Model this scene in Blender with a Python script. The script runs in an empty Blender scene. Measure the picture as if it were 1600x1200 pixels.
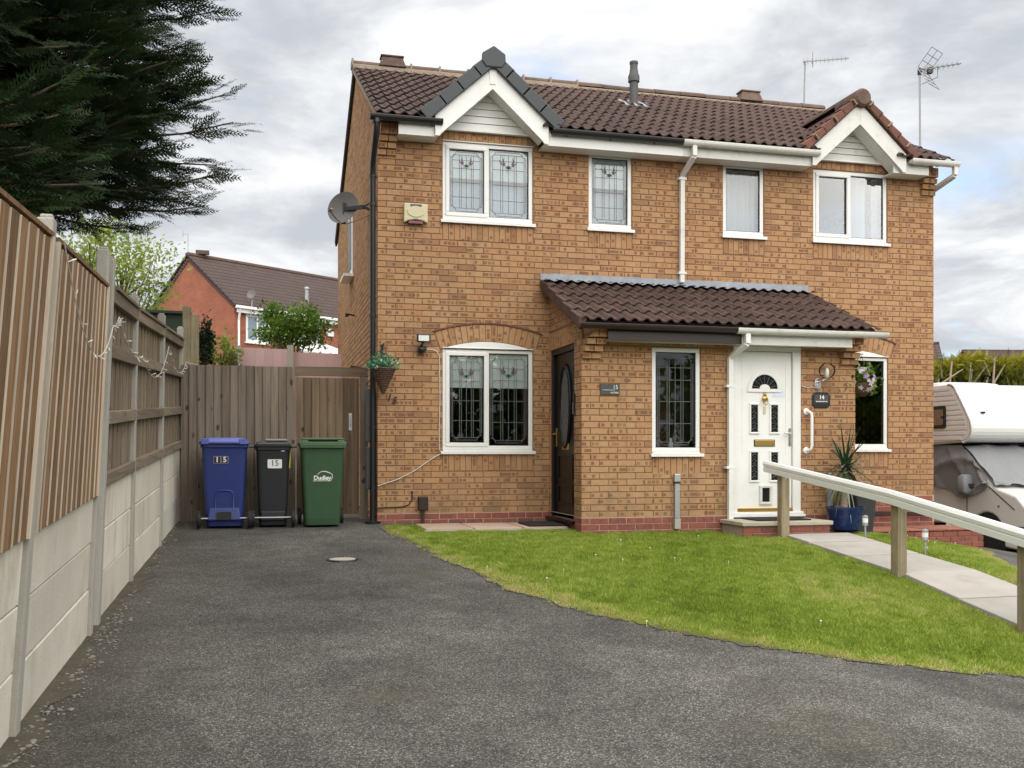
import bpy, math, random
import numpy as np
from mathutils import Vector, Matrix
random.seed(7); RNG = np.random.default_rng(7)
S = bpy.context.scene; COL = S.collection
# ---------------------------------------------------------------- camera
F_PX = 1540.0; TH = math.atan(.2504)
CAM = Vector((-1.3553, -12.2903, .907))
cd = bpy.data.cameras.new('camera'); cam = bpy.data.objects.new('camera', cd); COL.objects.link(cam)
cd.sensor_width = 36; cd.lens = 36 * F_PX / 1600; cd.shift_y = 108 / 1600
cd.clip_start = .05; cd.clip_end = 2000
cam.location = CAM; cam.rotation_euler = (math.radians(90), 0, -TH); S.camera = cam
# ---------------------------------------------------------------- sun, exposure
SUN_EL, SUN_AZ = 56.0, -174.0          # azimuth from +y towards +x, degrees
ld = bpy.data.lights.new('sun', 'SUN'); ld.energy = 3.5; ld.angle = math.radians(110); ld.color = (1, .95, .87)
sun = bpy.data.objects.new('sun', ld); COL.objects.link(sun)
_e, _a = math.radians(SUN_EL), math.radians(SUN_AZ)
sd = Vector((math.sin(_a) * math.cos(_e), math.cos(_a) * math.cos(_e), math.sin(_e)))
sun.rotation_euler = sd.to_track_quat('Z', 'Y').to_euler()
S.view_settings.view_transform = 'Standard'; S.view_settings.look = 'None'
S.view_settings.exposure = .6; S.view_settings.gamma = 1
S.render.resolution_x, S.render.resolution_y = 1024, 768
S.render.engine = 'CYCLES'
# ---------------------------------------------------------------- node helper
class NT:
    def __init__(s, tree): s.t = tree; s.n = tree.nodes; s.l = tree.links
    def node(s, typ, **kw):
        n = s.n.new(typ)
        for k, v in kw.items(): setattr(n, k, v)
        return n
    def put(s, sock, v):
        if v is None: return
        if hasattr(v, 'default_value') or hasattr(v, 'is_output'): s.l.new(v, sock)
        else:
            try: sock.default_value = v
            except Exception: sock.default_value = (*v, 1) if len(v) == 3 else v
    def m(s, op, a=None, b=None, c=None, clamp=False):
        n = s.node('ShaderNodeMath', operation=op, use_clamp=clamp)
        for i, v in enumerate((a, b, c)): s.put(n.inputs[i], v)
        return n.outputs[0]
    def vm(s, op, a=None, b=None):
        n = s.node('ShaderNodeVectorMath', operation=op)
        s.put(n.inputs[0], a); s.put(n.inputs[1], b)
        return n.outputs[0]
    def mix(s, f, a, b, blend='MIX'):
        n = s.node('ShaderNodeMix', data_type='RGBA', blend_type=blend)
        s.put(n.inputs[0], f); s.put(n.inputs[6], (*a, 1) if isinstance(a, tuple) and len(a) == 3 else a)
        s.put(n.inputs[7], (*b, 1) if isinstance(b, tuple) and len(b) == 3 else b)
        return n.outputs[2]
    def noise(s, vec, scale, detail=4, rough=.55, dist=0, out=0, dim='3D'):
        n = s.node('ShaderNodeTexNoise', noise_dimensions=dim)
        if vec is not None: s.l.new(vec, n.inputs['Vector'])
        n.inputs['Scale'].default_value = scale; n.inputs['Detail'].default_value = detail
        n.inputs['Roughness'].default_value = rough; n.inputs['Distortion'].default_value = dist
        return n.outputs[out]
    def voro(s, vec, scale, feature='F1', out='Distance'):
        n = s.node('ShaderNodeTexVoronoi', feature=feature)
        if vec is not None: s.l.new(vec, n.inputs['Vector'])
        n.inputs['Scale'].default_value = scale
        return n.outputs[out]
    def ss(s, v, a, b, lo=0, hi=1):
        n = s.node('ShaderNodeMapRange', interpolation_type='SMOOTHSTEP')
        s.put(n.inputs[0], v); n.inputs[1].default_value = a; n.inputs[2].default_value = b
        n.inputs[3].default_value = lo; n.inputs[4].default_value = hi
        return n.outputs[0]
    def mapping(s, vec, scale=(1, 1, 1), loc=(0, 0, 0), rot=(0, 0, 0)):
        n = s.node('ShaderNodeMapping'); s.l.new(vec, n.inputs[0])
        n.inputs[1].default_value = loc; n.inputs[2].default_value = rot; n.inputs[3].default_value = scale
        return n.outputs[0]
    def bump(s, h, strength=.3, dist=.01):
        n = s.node('ShaderNodeBump'); s.put(n.inputs['Height'], h)
        n.inputs['Strength'].default_value = strength; n.inputs['Distance'].default_value = dist
        return n.outputs[0]
# ---------------------------------------------------------------- world: clouded sky
W = bpy.data.worlds.new('World'); S.world = W; W.use_nodes = True
w = NT(W.node_tree); w.n.clear()
sky = w.node('ShaderNodeTexSky', sky_type='NISHITA'); sky.sun_disc = False
sky.sun_elevation = _e; sky.sun_rotation = _a; sky.air_density = 1; sky.dust_density = 1.5; sky.ozone_density = 2
tc = w.node('ShaderNodeTexCoord'); gen = tc.outputs['Generated']
sx = w.node('ShaderNodeSeparateXYZ'); w.l.new(gen, sx.inputs[0])
zz = w.m('ADD', w.m('ABSOLUTE', sx.outputs[2]), .22)
cx = w.node('ShaderNodeCombineXYZ'); w.put(cx.inputs[0], w.m('DIVIDE', sx.outputs[0], zz)); w.put(cx.inputs[1], w.m('DIVIDE', sx.outputs[1], zz))
w.put(cx.inputs[2], w.m('MULTIPLY', sx.outputs[2], .9))
pv = w.mapping(cx.outputs[0], (1, 1, 1), (3.1, 1.7, .4))
big = w.noise(pv, 1.25, 6, .56, .35)
det = w.noise(pv, 3.4, 7, .6, .5)
cov = w.ss(w.m('ADD', w.m('MULTIPLY', big, .8), w.m('MULTIPLY', det, .2)), .31, .47)
shade = w.ss(w.m('ADD', w.m('MULTIPLY', w.noise(w.mapping(pv, (1, 1, 1), (8.3, 2.2, 5)), 1.7, 6, .58, .4), .75), w.m('MULTIPLY', det, .25)), .38, .64)
ccol = w.mix(shade, (3.9, 4.15, 4.5), (7.3, 7.35, 7.4))
skyc = w.vm('MULTIPLY', sky.outputs[0], (1.5, 1.6, 1.7))
skyc = w.vm('ADD', skyc, (1.2, 1.5, 1.8))
fin = w.mix(cov, skyc, ccol)
bg = w.node('ShaderNodeBackground'); w.l.new(fin, bg.inputs[0]); bg.inputs[1].default_value = .1
wo = w.node('ShaderNodeOutputWorld'); w.l.new(bg.outputs[0], wo.inputs[0])
# ---------------------------------------------------------------- materials
MATS = {}
def newmat(name):
    m = bpy.data.materials.new(name); m.use_nodes = True
    t = NT(m.node_tree); t.n.clear()
    o = t.node('ShaderNodeOutputMaterial'); b = t.node('ShaderNodeBsdfPrincipled'); t.l.new(b.outputs[0], o.inputs[0])
    MATS[name] = m; return m, t, b, o
def std(name, col, rough=.6, var=.12, ns=5.0, metal=0, bump=0, bs=80.0, orand=0, dirt=0, dcol=(.05, .045, .03), ds=2.0, stretch=None, spec=.5, coat=0):
    m, t, b, o = newmat(name)
    v = t.node('ShaderNodeTexCoord').outputs['Object']
    oi = t.node('ShaderNodeObjectInfo')
    if orand: v = t.vm('ADD', v, t.vm('MULTIPLY', oi.outputs['Random'], (37., 17., 29.)))
    if stretch: v = t.mapping(v, stretch)
    n1 = t.noise(v, ns, 5, .6)
    f = t.m('MULTIPLY_ADD', n1, 2 * var, 1 - var)
    if orand: f = t.m('MULTIPLY', f, t.m('MULTIPLY_ADD', oi.outputs['Random'], 2 * orand, 1 - orand))
    c = t.vm('MULTIPLY', (*col,), f)
    if dirt:
        dn = t.ss(t.noise(v, ds, 6, .65), .5, .72)
        c = t.mix(t.m('MULTIPLY', dn, dirt), c, dcol)
    t.put(b.inputs['Base Color'], c); b.inputs['Roughness'].default_value = rough; b.inputs['Metallic'].default_value = metal
    b.inputs['Specular IOR Level'].default_value = spec; b.inputs['Coat Weight'].default_value = coat
    if bump: t.l.new(t.bump(t.noise(v, bs, 4, .6), bump, .01), b.inputs['Normal'])
    return m
def brickmat(name, base, alt, dark, smud, weather):
    m, t, b, o = newmat(name)
    at = t.node('ShaderNodeAttribute', attribute_name='bc'); sp = t.node('ShaderNodeSeparateColor'); t.l.new(at.outputs['Color'], sp.inputs[0])
    r, g, bl = sp.outputs
    uv = t.node('ShaderNodeUVMap', uv_map='UVMap').outputs[0]
    su = t.node('ShaderNodeSeparateXYZ'); t.l.new(uv, su.inputs[0]); U, V = su.outputs[0], su.outputs[1]
    P = t.node('ShaderNodeNewGeometry').outputs['Position']
    seed = t.m('MULTIPLY', g, 91.7)
    cxx = t.node('ShaderNodeCombineXYZ'); t.put(cxx.inputs[0], t.m('MULTIPLY', U, 1)); t.put(cxx.inputs[1], V); t.put(cxx.inputs[2], seed)
    q = cxx.outputs[0]
    wob = t.noise(q, 70, 3, .6)
    uw = t.m('ADD', U, t.m('MULTIPLY_ADD', wob, .02, -.01))
    vw = t.m('ADD', V, t.m('MULTIPLY_ADD', t.noise(t.vm('ADD', q, (5., 5., 5.)), 90, 3, .6), .02, -.01))
    def smudge(cell, thr, off, wd):
        x = t.m('ADD', t.m('DIVIDE', uw, cell), t.m('MULTIPLY', seed, off))
        wn = t.node('ShaderNodeTexWhiteNoise', noise_dimensions='1D'); t.put(wn.inputs['W'], t.m('FLOOR', x))
        fr = t.m('ABSOLUTE', t.m('SUBTRACT', t.m('FRACT', x), .5))
        a = t.ss(fr, wd, wd - .22)
        vv = t.ss(t.m('ABSOLUTE', t.m('SUBTRACT', vw, .0325)), .026, .014)
        return t.m('MULTIPLY', t.m('MULTIPLY', a, vv), t.m('GREATER_THAN', wn.outputs[0], thr))
    s1 = smudge(.054, .58, 1.37, .46); s2 = smudge(.115, .80, 2.11, .48)
    sm = t.m('MULTIPLY', t.m('MAXIMUM', s1, s2), t.m('MULTIPLY', t.ss(t.m('ADD', t.m('MULTIPLY', bl, .6), t.m('MULTIPLY', t.noise(t.vm('MULTIPLY', P, (.8, .8, 2.2)), 1.0, 3, .6), .8)), .35, .75), smud))
    c = t.mix(r, base, alt)
    c = t.mix(t.m('MULTIPLY', t.ss(g, .86, .95), .45), c, dark)
    c = t.vm('MULTIPLY', c, t.m('MULTIPLY_ADD', t.noise(q, 22, 5, .65), .5, .75))
    sandy = t.noise(t.vm('MULTIPLY', P, (1., 1., 1.)), 900, 2, .5)
    c = t.vm('MULTIPLY', c, t.m('MULTIPLY_ADD', sandy, .4, .8))
    c = t.mix(sm, c, dark)
    if weather:
        z = t.node('ShaderNodeSeparateXYZ'); t.l.new(P, z.inputs[0])
        low = t.ss(z.outputs[2], .95, .1)
        n = t.ss(t.noise(P, 2.2, 6, .62), .42, .7)
        c = t.mix(t.m('MULTIPLY', t.m('MULTIPLY', low, n), .6), c, (.17, .145, .085))
        ef = t.ss(t.noise(t.vm('ADD', P, (9., 3., 1.)), 1.1, 7, .72), .62, .8)
        c = t.mix(t.m('MULTIPLY', ef, .28), c, (.56, .45, .33))
        sk = t.ss(t.noise(t.vm('MULTIPLY', P, (7., 7., .42)), 1.0, 5, .65), .50, .74)
        c = t.mix(t.m('MULTIPLY', sk, .32), c, (.20, .13, .075))
        st = t.ss(t.noise(t.vm('ADD', P, (2., 7., 4.)), .9, 6, .65), .5, .75)
        c = t.mix(t.m('MULTIPLY', st, .25), c, (.24, .15, .075))
    t.put(b.inputs['Base Color'], c); b.inputs['Roughness'].default_value = .88; b.inputs['Specular IOR Level'].default_value = .2
    t.l.new(t.bump(t.noise(P, 260, 4, .7), .35, .004), b.inputs['Normal'])
    return m
brickmat('brick', (.43, .262, .140), (.405, .222, .110), (.175, .08, .052), .8, True)
brickmat('red_brick', (.285, .10, .07), (.235, .085, .065), (.14, .06, .055), .5, False)
std('mortar', (.25, .142, .082), .95, .2, 9, bump=.4, bs=300)
std('mortar_red', (.42, .33, .26), .95, .25, 9, bump=.4, bs=300)
std('upvc', (.78, .78, .76), .32, .03, 3, dirt=.12, dcol=(.45, .42, .36), ds=5)
std('upvc_old', (.66, .655, .62), .45, .06, 3, dirt=.35, dcol=(.35, .34, .28), ds=7)
std('black_plastic', (.013, .013, .014), .35, .15, 4)
std('brown_plastic', (.024, .013, .010), .4, .2, 6)
std('black_door', (.006, .0056, .0056), .35, .1, 4, spec=.3)
std('lead_came', (.15, .155, .16), .5, .1, 20, metal=.2)
std('lead_sheet', (.27, .30, .34), .55, .35, 7, dirt=.5, dcol=(.42, .42, .40), ds=4, bump=.4, bs=25)
std('roof_tile', (.066, .037, .030), .85, .45, 14, bump=.7, bs=150, orand=.25, dirt=.35, dcol=(.10, .075, .055), ds=6)
std('roof_tile_worn', (.062, .034, .027), .88, .45, 10, bump=.7, bs=150, orand=.28, dirt=.6, dcol=(.15, .085, .06), ds=11)
std('roof_deck', (.05, .035, .03), .9)
std('ridge_tile', (.115, .072, .055), .9, .35, 8, bump=.5, bs=90, orand=.2, dirt=.5, dcol=(.16, .14, .10), ds=4)
std('ridge_mortar', (.34, .275, .21), .95, .25, 12, bump=.5, bs=90)
std('verge_cap', (.040, .045, .052), .5, .12, 5, bump=.1, bs=60)
std('terracotta_cap', (.15, .062, .042), .8, .3, 10, bump=.4, bs=80, orand=.15, dirt=.4, dcol=(.08, .05, .04), ds=6)
std('interior', (.10, .09, .08), .9)
std('blind', (.72, .76, .73), .85, .06, 3)
std('curtain', (.6, .59, .57), .9, .15, 3)
std('net', (.66, .71, .76), .9, .08, 3)
std('brass', (.62, .40, .12), .28, .1, 9, metal=.9)
std('chrome', (.6, .6, .6), .25, .1, 9, metal=.95)
std('galvanised', (.42, .43, .44), .45, .2, 25, metal=.6, bump=.1, bs=60)
std('aerial_metal', (.32, .32, .33), .45, .2, 9, metal=.5)
std('dish_mesh', (.13, .12, .115), .6, .1, 30)
std('white_paint', (.80, .80, .79), .35, .05, 4, dirt=.12, dcol=(.5, .48, .42), ds=8)
std('slate_sign', (.055, .058, .058), .5, .15, 20)
std('sign_white', (.75, .75, .73), .5, .02)
std('cream', (.58, .52, .34), .45, .12, 9, dirt=.3, dcol=(.4, .3, .16), ds=9)
std('rubber', (.012, .012, .012), .75, .2, 20)
std('doormat', (.020, .019, .019), .95, .5, 60, bump=1, bs=400)
std('cable_white', (.6, .57, .5), .5, .1)
std('cable_black', (.02, .018, .018), .5, .1)
std('concrete', (.69, .645, .545), .9, .25, 2.2, bump=.45, bs=120, dirt=.55, dcol=(.40, .32, .20), ds=2.4, orand=.10, stretch=(1, 1, .45))
std('concrete_grey', (.40, .38, .335), .9, .25, 3, bump=.5, bs=120, dirt=.3, dcol=(.2, .18, .13), ds=3, orand=.06)
std('paving', (.355, .335, .30), .9, .22, 3, bump=.4, bs=140, dirt=.4, dcol=(.24, .2, .16), ds=2.5, orand=.08)
std('paving_pink', (.46, .34, .26), .9, .2, 3, bump=.3, bs=140, dirt=.3, dcol=(.3, .24, .19), ds=3, orand=.08)
def wood(name, a, b_, knots=.6, sc=1.0, orand=.16, axis=2, green=0):
    m, t, b, o = newmat(name)
    v = t.node('ShaderNodeTexCoord').outputs['Object']; oi = t.node('ShaderNodeObjectInfo')
    v = t.vm('ADD', v, t.vm('MULTIPLY', oi.outputs['Random'], (31., 17., 53.)))
    st = [26 * sc] * 3; st[axis] = 1.1 * sc
    g = t.noise(t.mapping(v, tuple(st)), 1.0, 6, .62, .6)
    st2 = [3.0] * 3; st2[axis] = .5
    g2 = t.noise(t.mapping(v, tuple(st2)), 1.0, 4, .6)
    st3 = [1.0] * 3; st3[axis] = .55
    kd = t.voro(t.vm('ADD', t.mapping(v, tuple(st3)), t.vm('MULTIPLY', t.noise(v, 9, 2, .5, out=1), (.05, .05, .05))), 7.0)
    c = t.mix(t.ss(g, .3, .7), a, b_)
    c = t.vm('MULTIPLY', c, t.m('MULTIPLY_ADD', g2, .7, .65))
    c = t.vm('MULTIPLY', c, t.m('MULTIPLY_ADD', oi.outputs['Random'], 2 * orand, 1 - orand))
    c = t.mix(t.m('MULTIPLY', t.ss(kd, .17, .10), knots), c, tuple(x * .25 for x in a))
    if green:
        z = t.node('ShaderNodeSeparateXYZ'); t.l.new(t.node('ShaderNodeNewGeometry').outputs['Position'], z.inputs[0])
        c = t.mix(t.m('MULTIPLY', t.ss(t.noise(v, 4, 5, .6), .42, .7), green), c, (.10, .12, .05))
    t.put(b.inputs['Base Color'], c); b.inputs['Roughness'].default_value = .85; b.inputs['Specular IOR Level'].default_value = .25
    t.l.new(t.bump(g, .35, .006), b.inputs['Normal'])
    return m
wood('slat_wood', (.165, .092, .044), (.275, .165, .086), .45, orand=.24)
wood('slat_edge', (.62, .53, .42), (.52, .43, .33), .1)  # pale tone paints the light on slat edges; the end stiles share it
wood('fence_wood', (.165, .125, .085), (.265, .215, .155), .5)
wood('gate_wood', (.145, .115, .088), (.245, .202, .158), .85, orand=.2)
wood('gate_door', (.130, .088, .056), (.21, .152, .102), .85, orand=.22)
wood('rail_x', (.16, .125, .088), (.25, .205, .15), .3, axis=1)
wood('beam_wood', (.15, .11, .075), (.23, .175, .12), .4, axis=0)
wood('post_wood', (.20, .16, .10), (.31, .255, .17), .4, green=.5)
def glass(name, tint=(.93, .95, .95), refl=1.0, ior=1.55):
    m, t, b, o = newmat(name); t.n.remove(b)
    fr = t.node('ShaderNodeFresnel'); fr.inputs[0].default_value = ior
    v = t.node('ShaderNodeTexCoord').outputs['Object']
    bmp = t.bump(t.noise(v, 2.2, 2, .5), .012, .05)
    tr = t.node('ShaderNodeBsdfTransparent'); tr.inputs[0].default_value = (*tint, 1)
    gl = t.node('ShaderNodeBsdfGlossy'); gl.inputs['Roughness'].default_value = .015; t.l.new(bmp, gl.inputs['Normal'])
    mx = t.node('ShaderNodeMixShader'); t.put(mx.inputs[0], t.m('MULTIPLY', fr.outputs[0], refl, clamp=True))
    t.l.new(tr.outputs[0], mx.inputs[1]); t.l.new(gl.outputs[0], mx.inputs[2]); t.l.new(mx.outputs[0], o.inputs[0])
glass('glass'); glass('glass_upper', (.88, .92, .94), 1.6); glass('glass_clear', (.95, .96, .95), 1.0, 1.2)
def leafmat(name, cols, rough=.55, trans=.25):
    m, t, b, o = newmat(name)
    at = t.node('ShaderNodeAttribute', attribute_name='lc'); sp = t.node('ShaderNodeSeparateColor'); t.l.new(at.outputs['Color'], sp.inputs[0])
    r = t.node('ShaderNodeValToRGB'); t.l.new(sp.outputs[0], r.inputs[0])
    el = r.color_ramp.elements
    while len(el) < len(cols): el.new(.5)
    for i, c in enumerate(cols): el[i].position = i / max(1, len(cols) - 1); el[i].color = (*c, 1)
    t.l.new(r.outputs[0], b.inputs['Base Color']); b.inputs['Roughness'].default_value = rough; b.inputs['Specular IOR Level'].default_value = .3
    if trans:
        tl = t.node('ShaderNodeBsdfTranslucent'); t.l.new(r.outputs[0], tl.inputs[0])
        mx = t.node('ShaderNodeMixShader'); mx.inputs[0].default_value = trans
        t.l.new(b.outputs[0], mx.inputs[1]); t.l.new(tl.outputs[0], mx.inputs[2]); t.l.new(mx.outputs[0], o.inputs[0])
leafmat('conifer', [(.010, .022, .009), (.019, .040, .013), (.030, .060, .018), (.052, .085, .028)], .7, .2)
leafmat('conifer_yellow', [(.06, .08, .01), (.19, .20, .014), (.44, .37, .03)], .7, .25)
leafmat('grass', [(.13, .19, .018), (.23, .32, .036), (.34, .43, .07), (.52, .47, .19)], .5, .35)
leafmat('leaf_pale', [(.13, .20, .03), (.25, .33, .055), (.38, .45, .10)], .5, .45)
leafmat('leaf_green', [(.05, .11, .014), (.115, .215, .026), (.22, .34, .055)], .4, .35)
leafmat('leaf_dark', [(.012, .03, .016), (.022, .05, .025), (.04, .08, .04)], .6, .1)
leafmat('leaf_artificial', [(.02, .12, .06), (.05, .26, .13), (.35, .55, .40)], .4, .1)
leafmat('flower', [(.70, .55, .62), (.78, .72, .74), (.36, .20, .52)], .6, .2)
leafmat('strap_leaf', [(.022, .055, .028), (.04, .085, .04), (.085, .115, .05), (.30, .30, .24)], .35, .1)
std('bark', (.10, .072, .05), .95, .4, 6, bump=.8, bs=40)
std('bark_pale', (.36, .29, .22), .9, .3, 8, bump=.5, bs=40)
# ---------------------------------------------------------------- geometry helpers
LOC = {}                                 # world location of every parent (translation only)
def _loc(o): return LOC.get(o.name, Vector((0, 0, 0))) if o else Vector((0, 0, 0))
def link(o, parent=None, label=None, cat=None, group=None, kind=None):
    COL.objects.link(o)
    if parent: o.parent = parent
    if label: o['label'] = label
    if cat: o['category'] = cat
    if group: o['group'] = group
    if kind: o['kind'] = kind
    return o
def thing(name, label, cat, loc=(0, 0, 0), group=None, parent=None):
    o = bpy.data.objects.new(name, None); o.empty_display_size = .1
    link(o, parent, label, cat, group)
    o.location = Vector(loc) - _loc(parent); LOC[o.name] = Vector(loc); return o
class MB:
    def __init__(s): s.v = []; s.f = []; s.m = []; s.uv = []; s.bc = []
    def poly(s, pts, mi=0):
        k = len(s.v); s.v.extend([tuple(p) for p in pts]); s.f.append(tuple(range(k, k + len(pts)))); s.m.append(mi)
    def hexa(s, p, mi=0):                # p: 8 corners, bottom 4 then top 4
        k = len(s.v); s.v.extend([tuple(q) for q in p])
        for a in ((0, 3, 2, 1), (4, 5, 6, 7), (0, 1, 5, 4), (1, 2, 6, 5), (2, 3, 7, 6), (3, 0, 4, 7)):
            s.f.append(tuple(k + i for i in a)); s.m.append(mi)
        return s
    def box(s, x0, x1, y0, y1, z0, z1, mi=0):
        return s.hexa([(x0, y0, z0), (x1, y0, z0), (x1, y1, z0), (x0, y1, z0), (x0, y0, z1), (x1, y0, z1), (x1, y1, z1), (x0, y1, z1)], mi)
    def fbox(s, F, u0, u1, o0, o1, z0, z1, mi=0):
        return s.hexa([F(u0, o0, z0), F(u1, o0, z0), F(u1, o1, z0), F(u0, o1, z0), F(u0, o0, z1), F(u1, o0, z1), F(u1, o1, z1), F(u0, o1, z1)], mi)
    def bar(s, a, b, w, h, up=(0, 0, 1), mi=0):
        a, b = Vector(a), Vector(b); d = (b - a).normalized(); r = d.cross(Vector(up))
        if r.length < 1e-5: r = d.cross(Vector((1, 0, 0)))
        r.normalize(); u = r.cross(d); r *= w / 2; u *= h / 2
        return s.hexa([a - r - u, a + r - u, b + r - u, b - r - u, a - r + u, a + r + u, b + r + u, b - r + u], mi)
    def tube(s, pts, r, n=8, mi=0, cap=True):
        pts = [Vector(p) for p in pts]; rs = r if isinstance(r, (list, tuple)) else [r] * len(pts)
        k = len(s.v); prev = None
        for i, p in enumerate(pts):
            d = (pts[min(i + 1, len(pts) - 1)] - pts[max(i - 1, 0)]).normalized()
            if prev is None:
                a = d.cross(Vector((0, 0, 1)));
                if a.length < 1e-3: a = d.cross(Vector((1, 0, 0)))
            else: a = prev - d * prev.dot(d)
            a.normalize(); prev = a; b = d.cross(a)
            for j in range(n):
                t = 2 * math.pi * j / n; s.v.append(tuple(p + (a * math.cos(t) + b * math.sin(t)) * rs[i]))
        for i in range(len(pts) - 1):
            for j in range(n):
                s.f.append((k + i * n + j, k + i * n + (j + 1) % n, k + (i + 1) * n + (j + 1) % n, k + (i + 1) * n + j)); s.m.append(mi)
        if cap:
            s.f.append(tuple(k + j for j in range(n))); s.m.append(mi)
            e = k + (len(pts) - 1) * n; s.f.append(tuple(e + j for j in reversed(range(n)))); s.m.append(mi)
        return s
    def lathe(s, prof, c=(0, 0, 0), n=20, mi=0, M=None, cap=True):
        k = len(s.v); c = Vector(c)
        for r, z in prof:
            for j in range(n):
                t = 2 * math.pi * j / n; p = Vector((r * math.cos(t), r * math.sin(t), z))
                s.v.append(tuple((M @ p if M else p) + c))
        for i in range(len(prof) - 1):
            for j in range(n):
                s.f.append((k + i * n + j, k + i * n + (j + 1) % n, k + (i + 1) * n + (j + 1) % n, k + (i + 1) * n + j)); s.m.append(mi)
        if cap:
            s.f.append(tuple(k + j for j in reversed(range(n)))); s.m.append(mi)
            e = k + (len(prof) - 1) * n; s.f.append(tuple(e + j for j in range(n))); s.m.append(mi)
        return s
    def extr(s, poly, fn, w0, w1, mi=0):  # fn(u, v, w) -> point
        n = len(poly); k = len(s.v)
        for w_ in (w0, w1):
            s.v.extend([tuple(fn(u, v, w_)) for u, v in poly])
        s.f.append(tuple(k + i for i in reversed(range(n)))); s.m.append(mi)
        s.f.append(tuple(k + n + i for i in range(n))); s.m.append(mi)
        for i in range(n):
            j = (i + 1) % n; s.f.append((k + i, k + j, k + n + j, k + n + i)); s.m.append(mi)
        return s
    def xf(s, fn, k=0): s.v[k:] = [tuple(fn(Vector(p))) for p in s.v[k:]]; return s
    def mesh(s, name, mats, off=Vector((0, 0, 0)), smooth=False):
        me = bpy.data.meshes.new(name)
        me.from_pydata([(p[0] - off[0], p[1] - off[1], p[2] - off[2]) for p in s.v], [], s.f)
        if isinstance(mats, str): mats = [mats]
        for q in mats: me.materials.append(MATS[q])
        if len(mats) > 1: me.polygons.foreach_set('material_index', s.m)
        if smooth: me.polygons.foreach_set('use_smooth', [True] * len(me.polygons))
        if s.uv:
            l = me.uv_layers.new(name='UVMap'); l.data.foreach_set('uv', np.array(s.uv, 'f').ravel())
            a = me.color_attributes.new('bc', 'FLOAT_COLOR', 'CORNER'); a.data.foreach_set('color', np.array(s.bc, 'f').ravel())
        me.update(); return me
    def build(s, name, mats, parent=None, smooth=False, bevel=0, label=None, cat=None, group=None, kind=None, loc=None, seg=2):
        off = _loc(parent)
        if loc is not None: off = Vector(loc)
        o = bpy.data.objects.new(name, s.mesh(name, mats, off, smooth))
        link(o, parent, label, cat, group, kind)
        if loc is not None: o.location = Vector(loc) - _loc(parent)
        LOC[o.name] = off.copy()
        if bevel:
            md = o.modifiers.new('bevel', 'BEVEL'); md.width = bevel; md.segments = seg; md.limit_method = 'ANGLE'; md.angle_limit = math.radians(40)
            md.harden_normals = False
        if smooth and not bevel:
            pass
        return o
def smooth_by_angle(o, deg=35):
    me = o.data
    try: me.set_sharp_from_angle(angle=math.radians(deg))
    except Exception: pass
    return o
def rrect(w, h, r, n=4):                  # rounded rectangle outline centred at 0
    out = []
    for cx_, cy_, a0 in ((w / 2 - r, h / 2 - r, 0), (-w / 2 + r, h / 2 - r, 90), (-w / 2 + r, -h / 2 + r, 180), (w / 2 - r, -h / 2 + r, 270)):
        for i in range(n + 1):
            a = math.radians(a0 + 90 * i / n); out.append((cx_ + r * math.cos(a), cy_ + r * math.sin(a)))
    return out
def front(y0): return lambda u, o, z: (u, y0 - o, z)        # wall facing -y
def left(x0): return lambda u, o, z: (x0 - o, u, z)         # wall facing -x
def right(x0): return lambda u, o, z: (x0 + o, u, z)        # wall facing +x
def text_mesh(mb, txt, size, fn, thick=.002, mi=0, align='CENTER', bold=0, shear=0):
    c = bpy.data.curves.new('t', 'FONT'); c.body = txt; c.size = size; c.align_x = align; c.align_y = 'CENTER'; c.extrude = thick / 2; c.offset = bold; c.shear = shear
    c.resolution_u = 3
    o = bpy.data.objects.new('t', c); COL.objects.link(o)
    bpy.context.view_layer.update()
    me = bpy.data.meshes.new_from_object(o.evaluated_get(bpy.context.evaluated_depsgraph_get()))
    k = len(mb.v)
    for q in me.vertices: mb.v.append(tuple(fn(q.co.x, q.co.y, q.co.z)))
    for p in me.polygons: mb.f.append(tuple(k + i for i in p.vertices)); mb.m.append(mi)
    bpy.data.objects.remove(o); bpy.data.curves.remove(c); bpy.data.meshes.remove(me)
def rect_holes(u0, u1, z0, z1, holes):
    us = sorted({u0, u1, *[h[0] for h in holes], *[h[1] for h in holes]}); zs = sorted({z0, z1, *[h[2] for h in holes], *[h[3] for h in holes]})
    us = [u for u in us if u0 <= u <= u1]; zs = [z for z in zs if z0 <= z <= z1]; out = []
    for a, b in zip(us, us[1:]):
        for c, d in zip(zs, zs[1:]):
            um, zm = (a + b) / 2, (c + d) / 2
            if not any(h[0] < um < h[1] and h[2] < zm < h[3] for h in holes): out.append((a, b, c, d))
    return out
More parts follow.
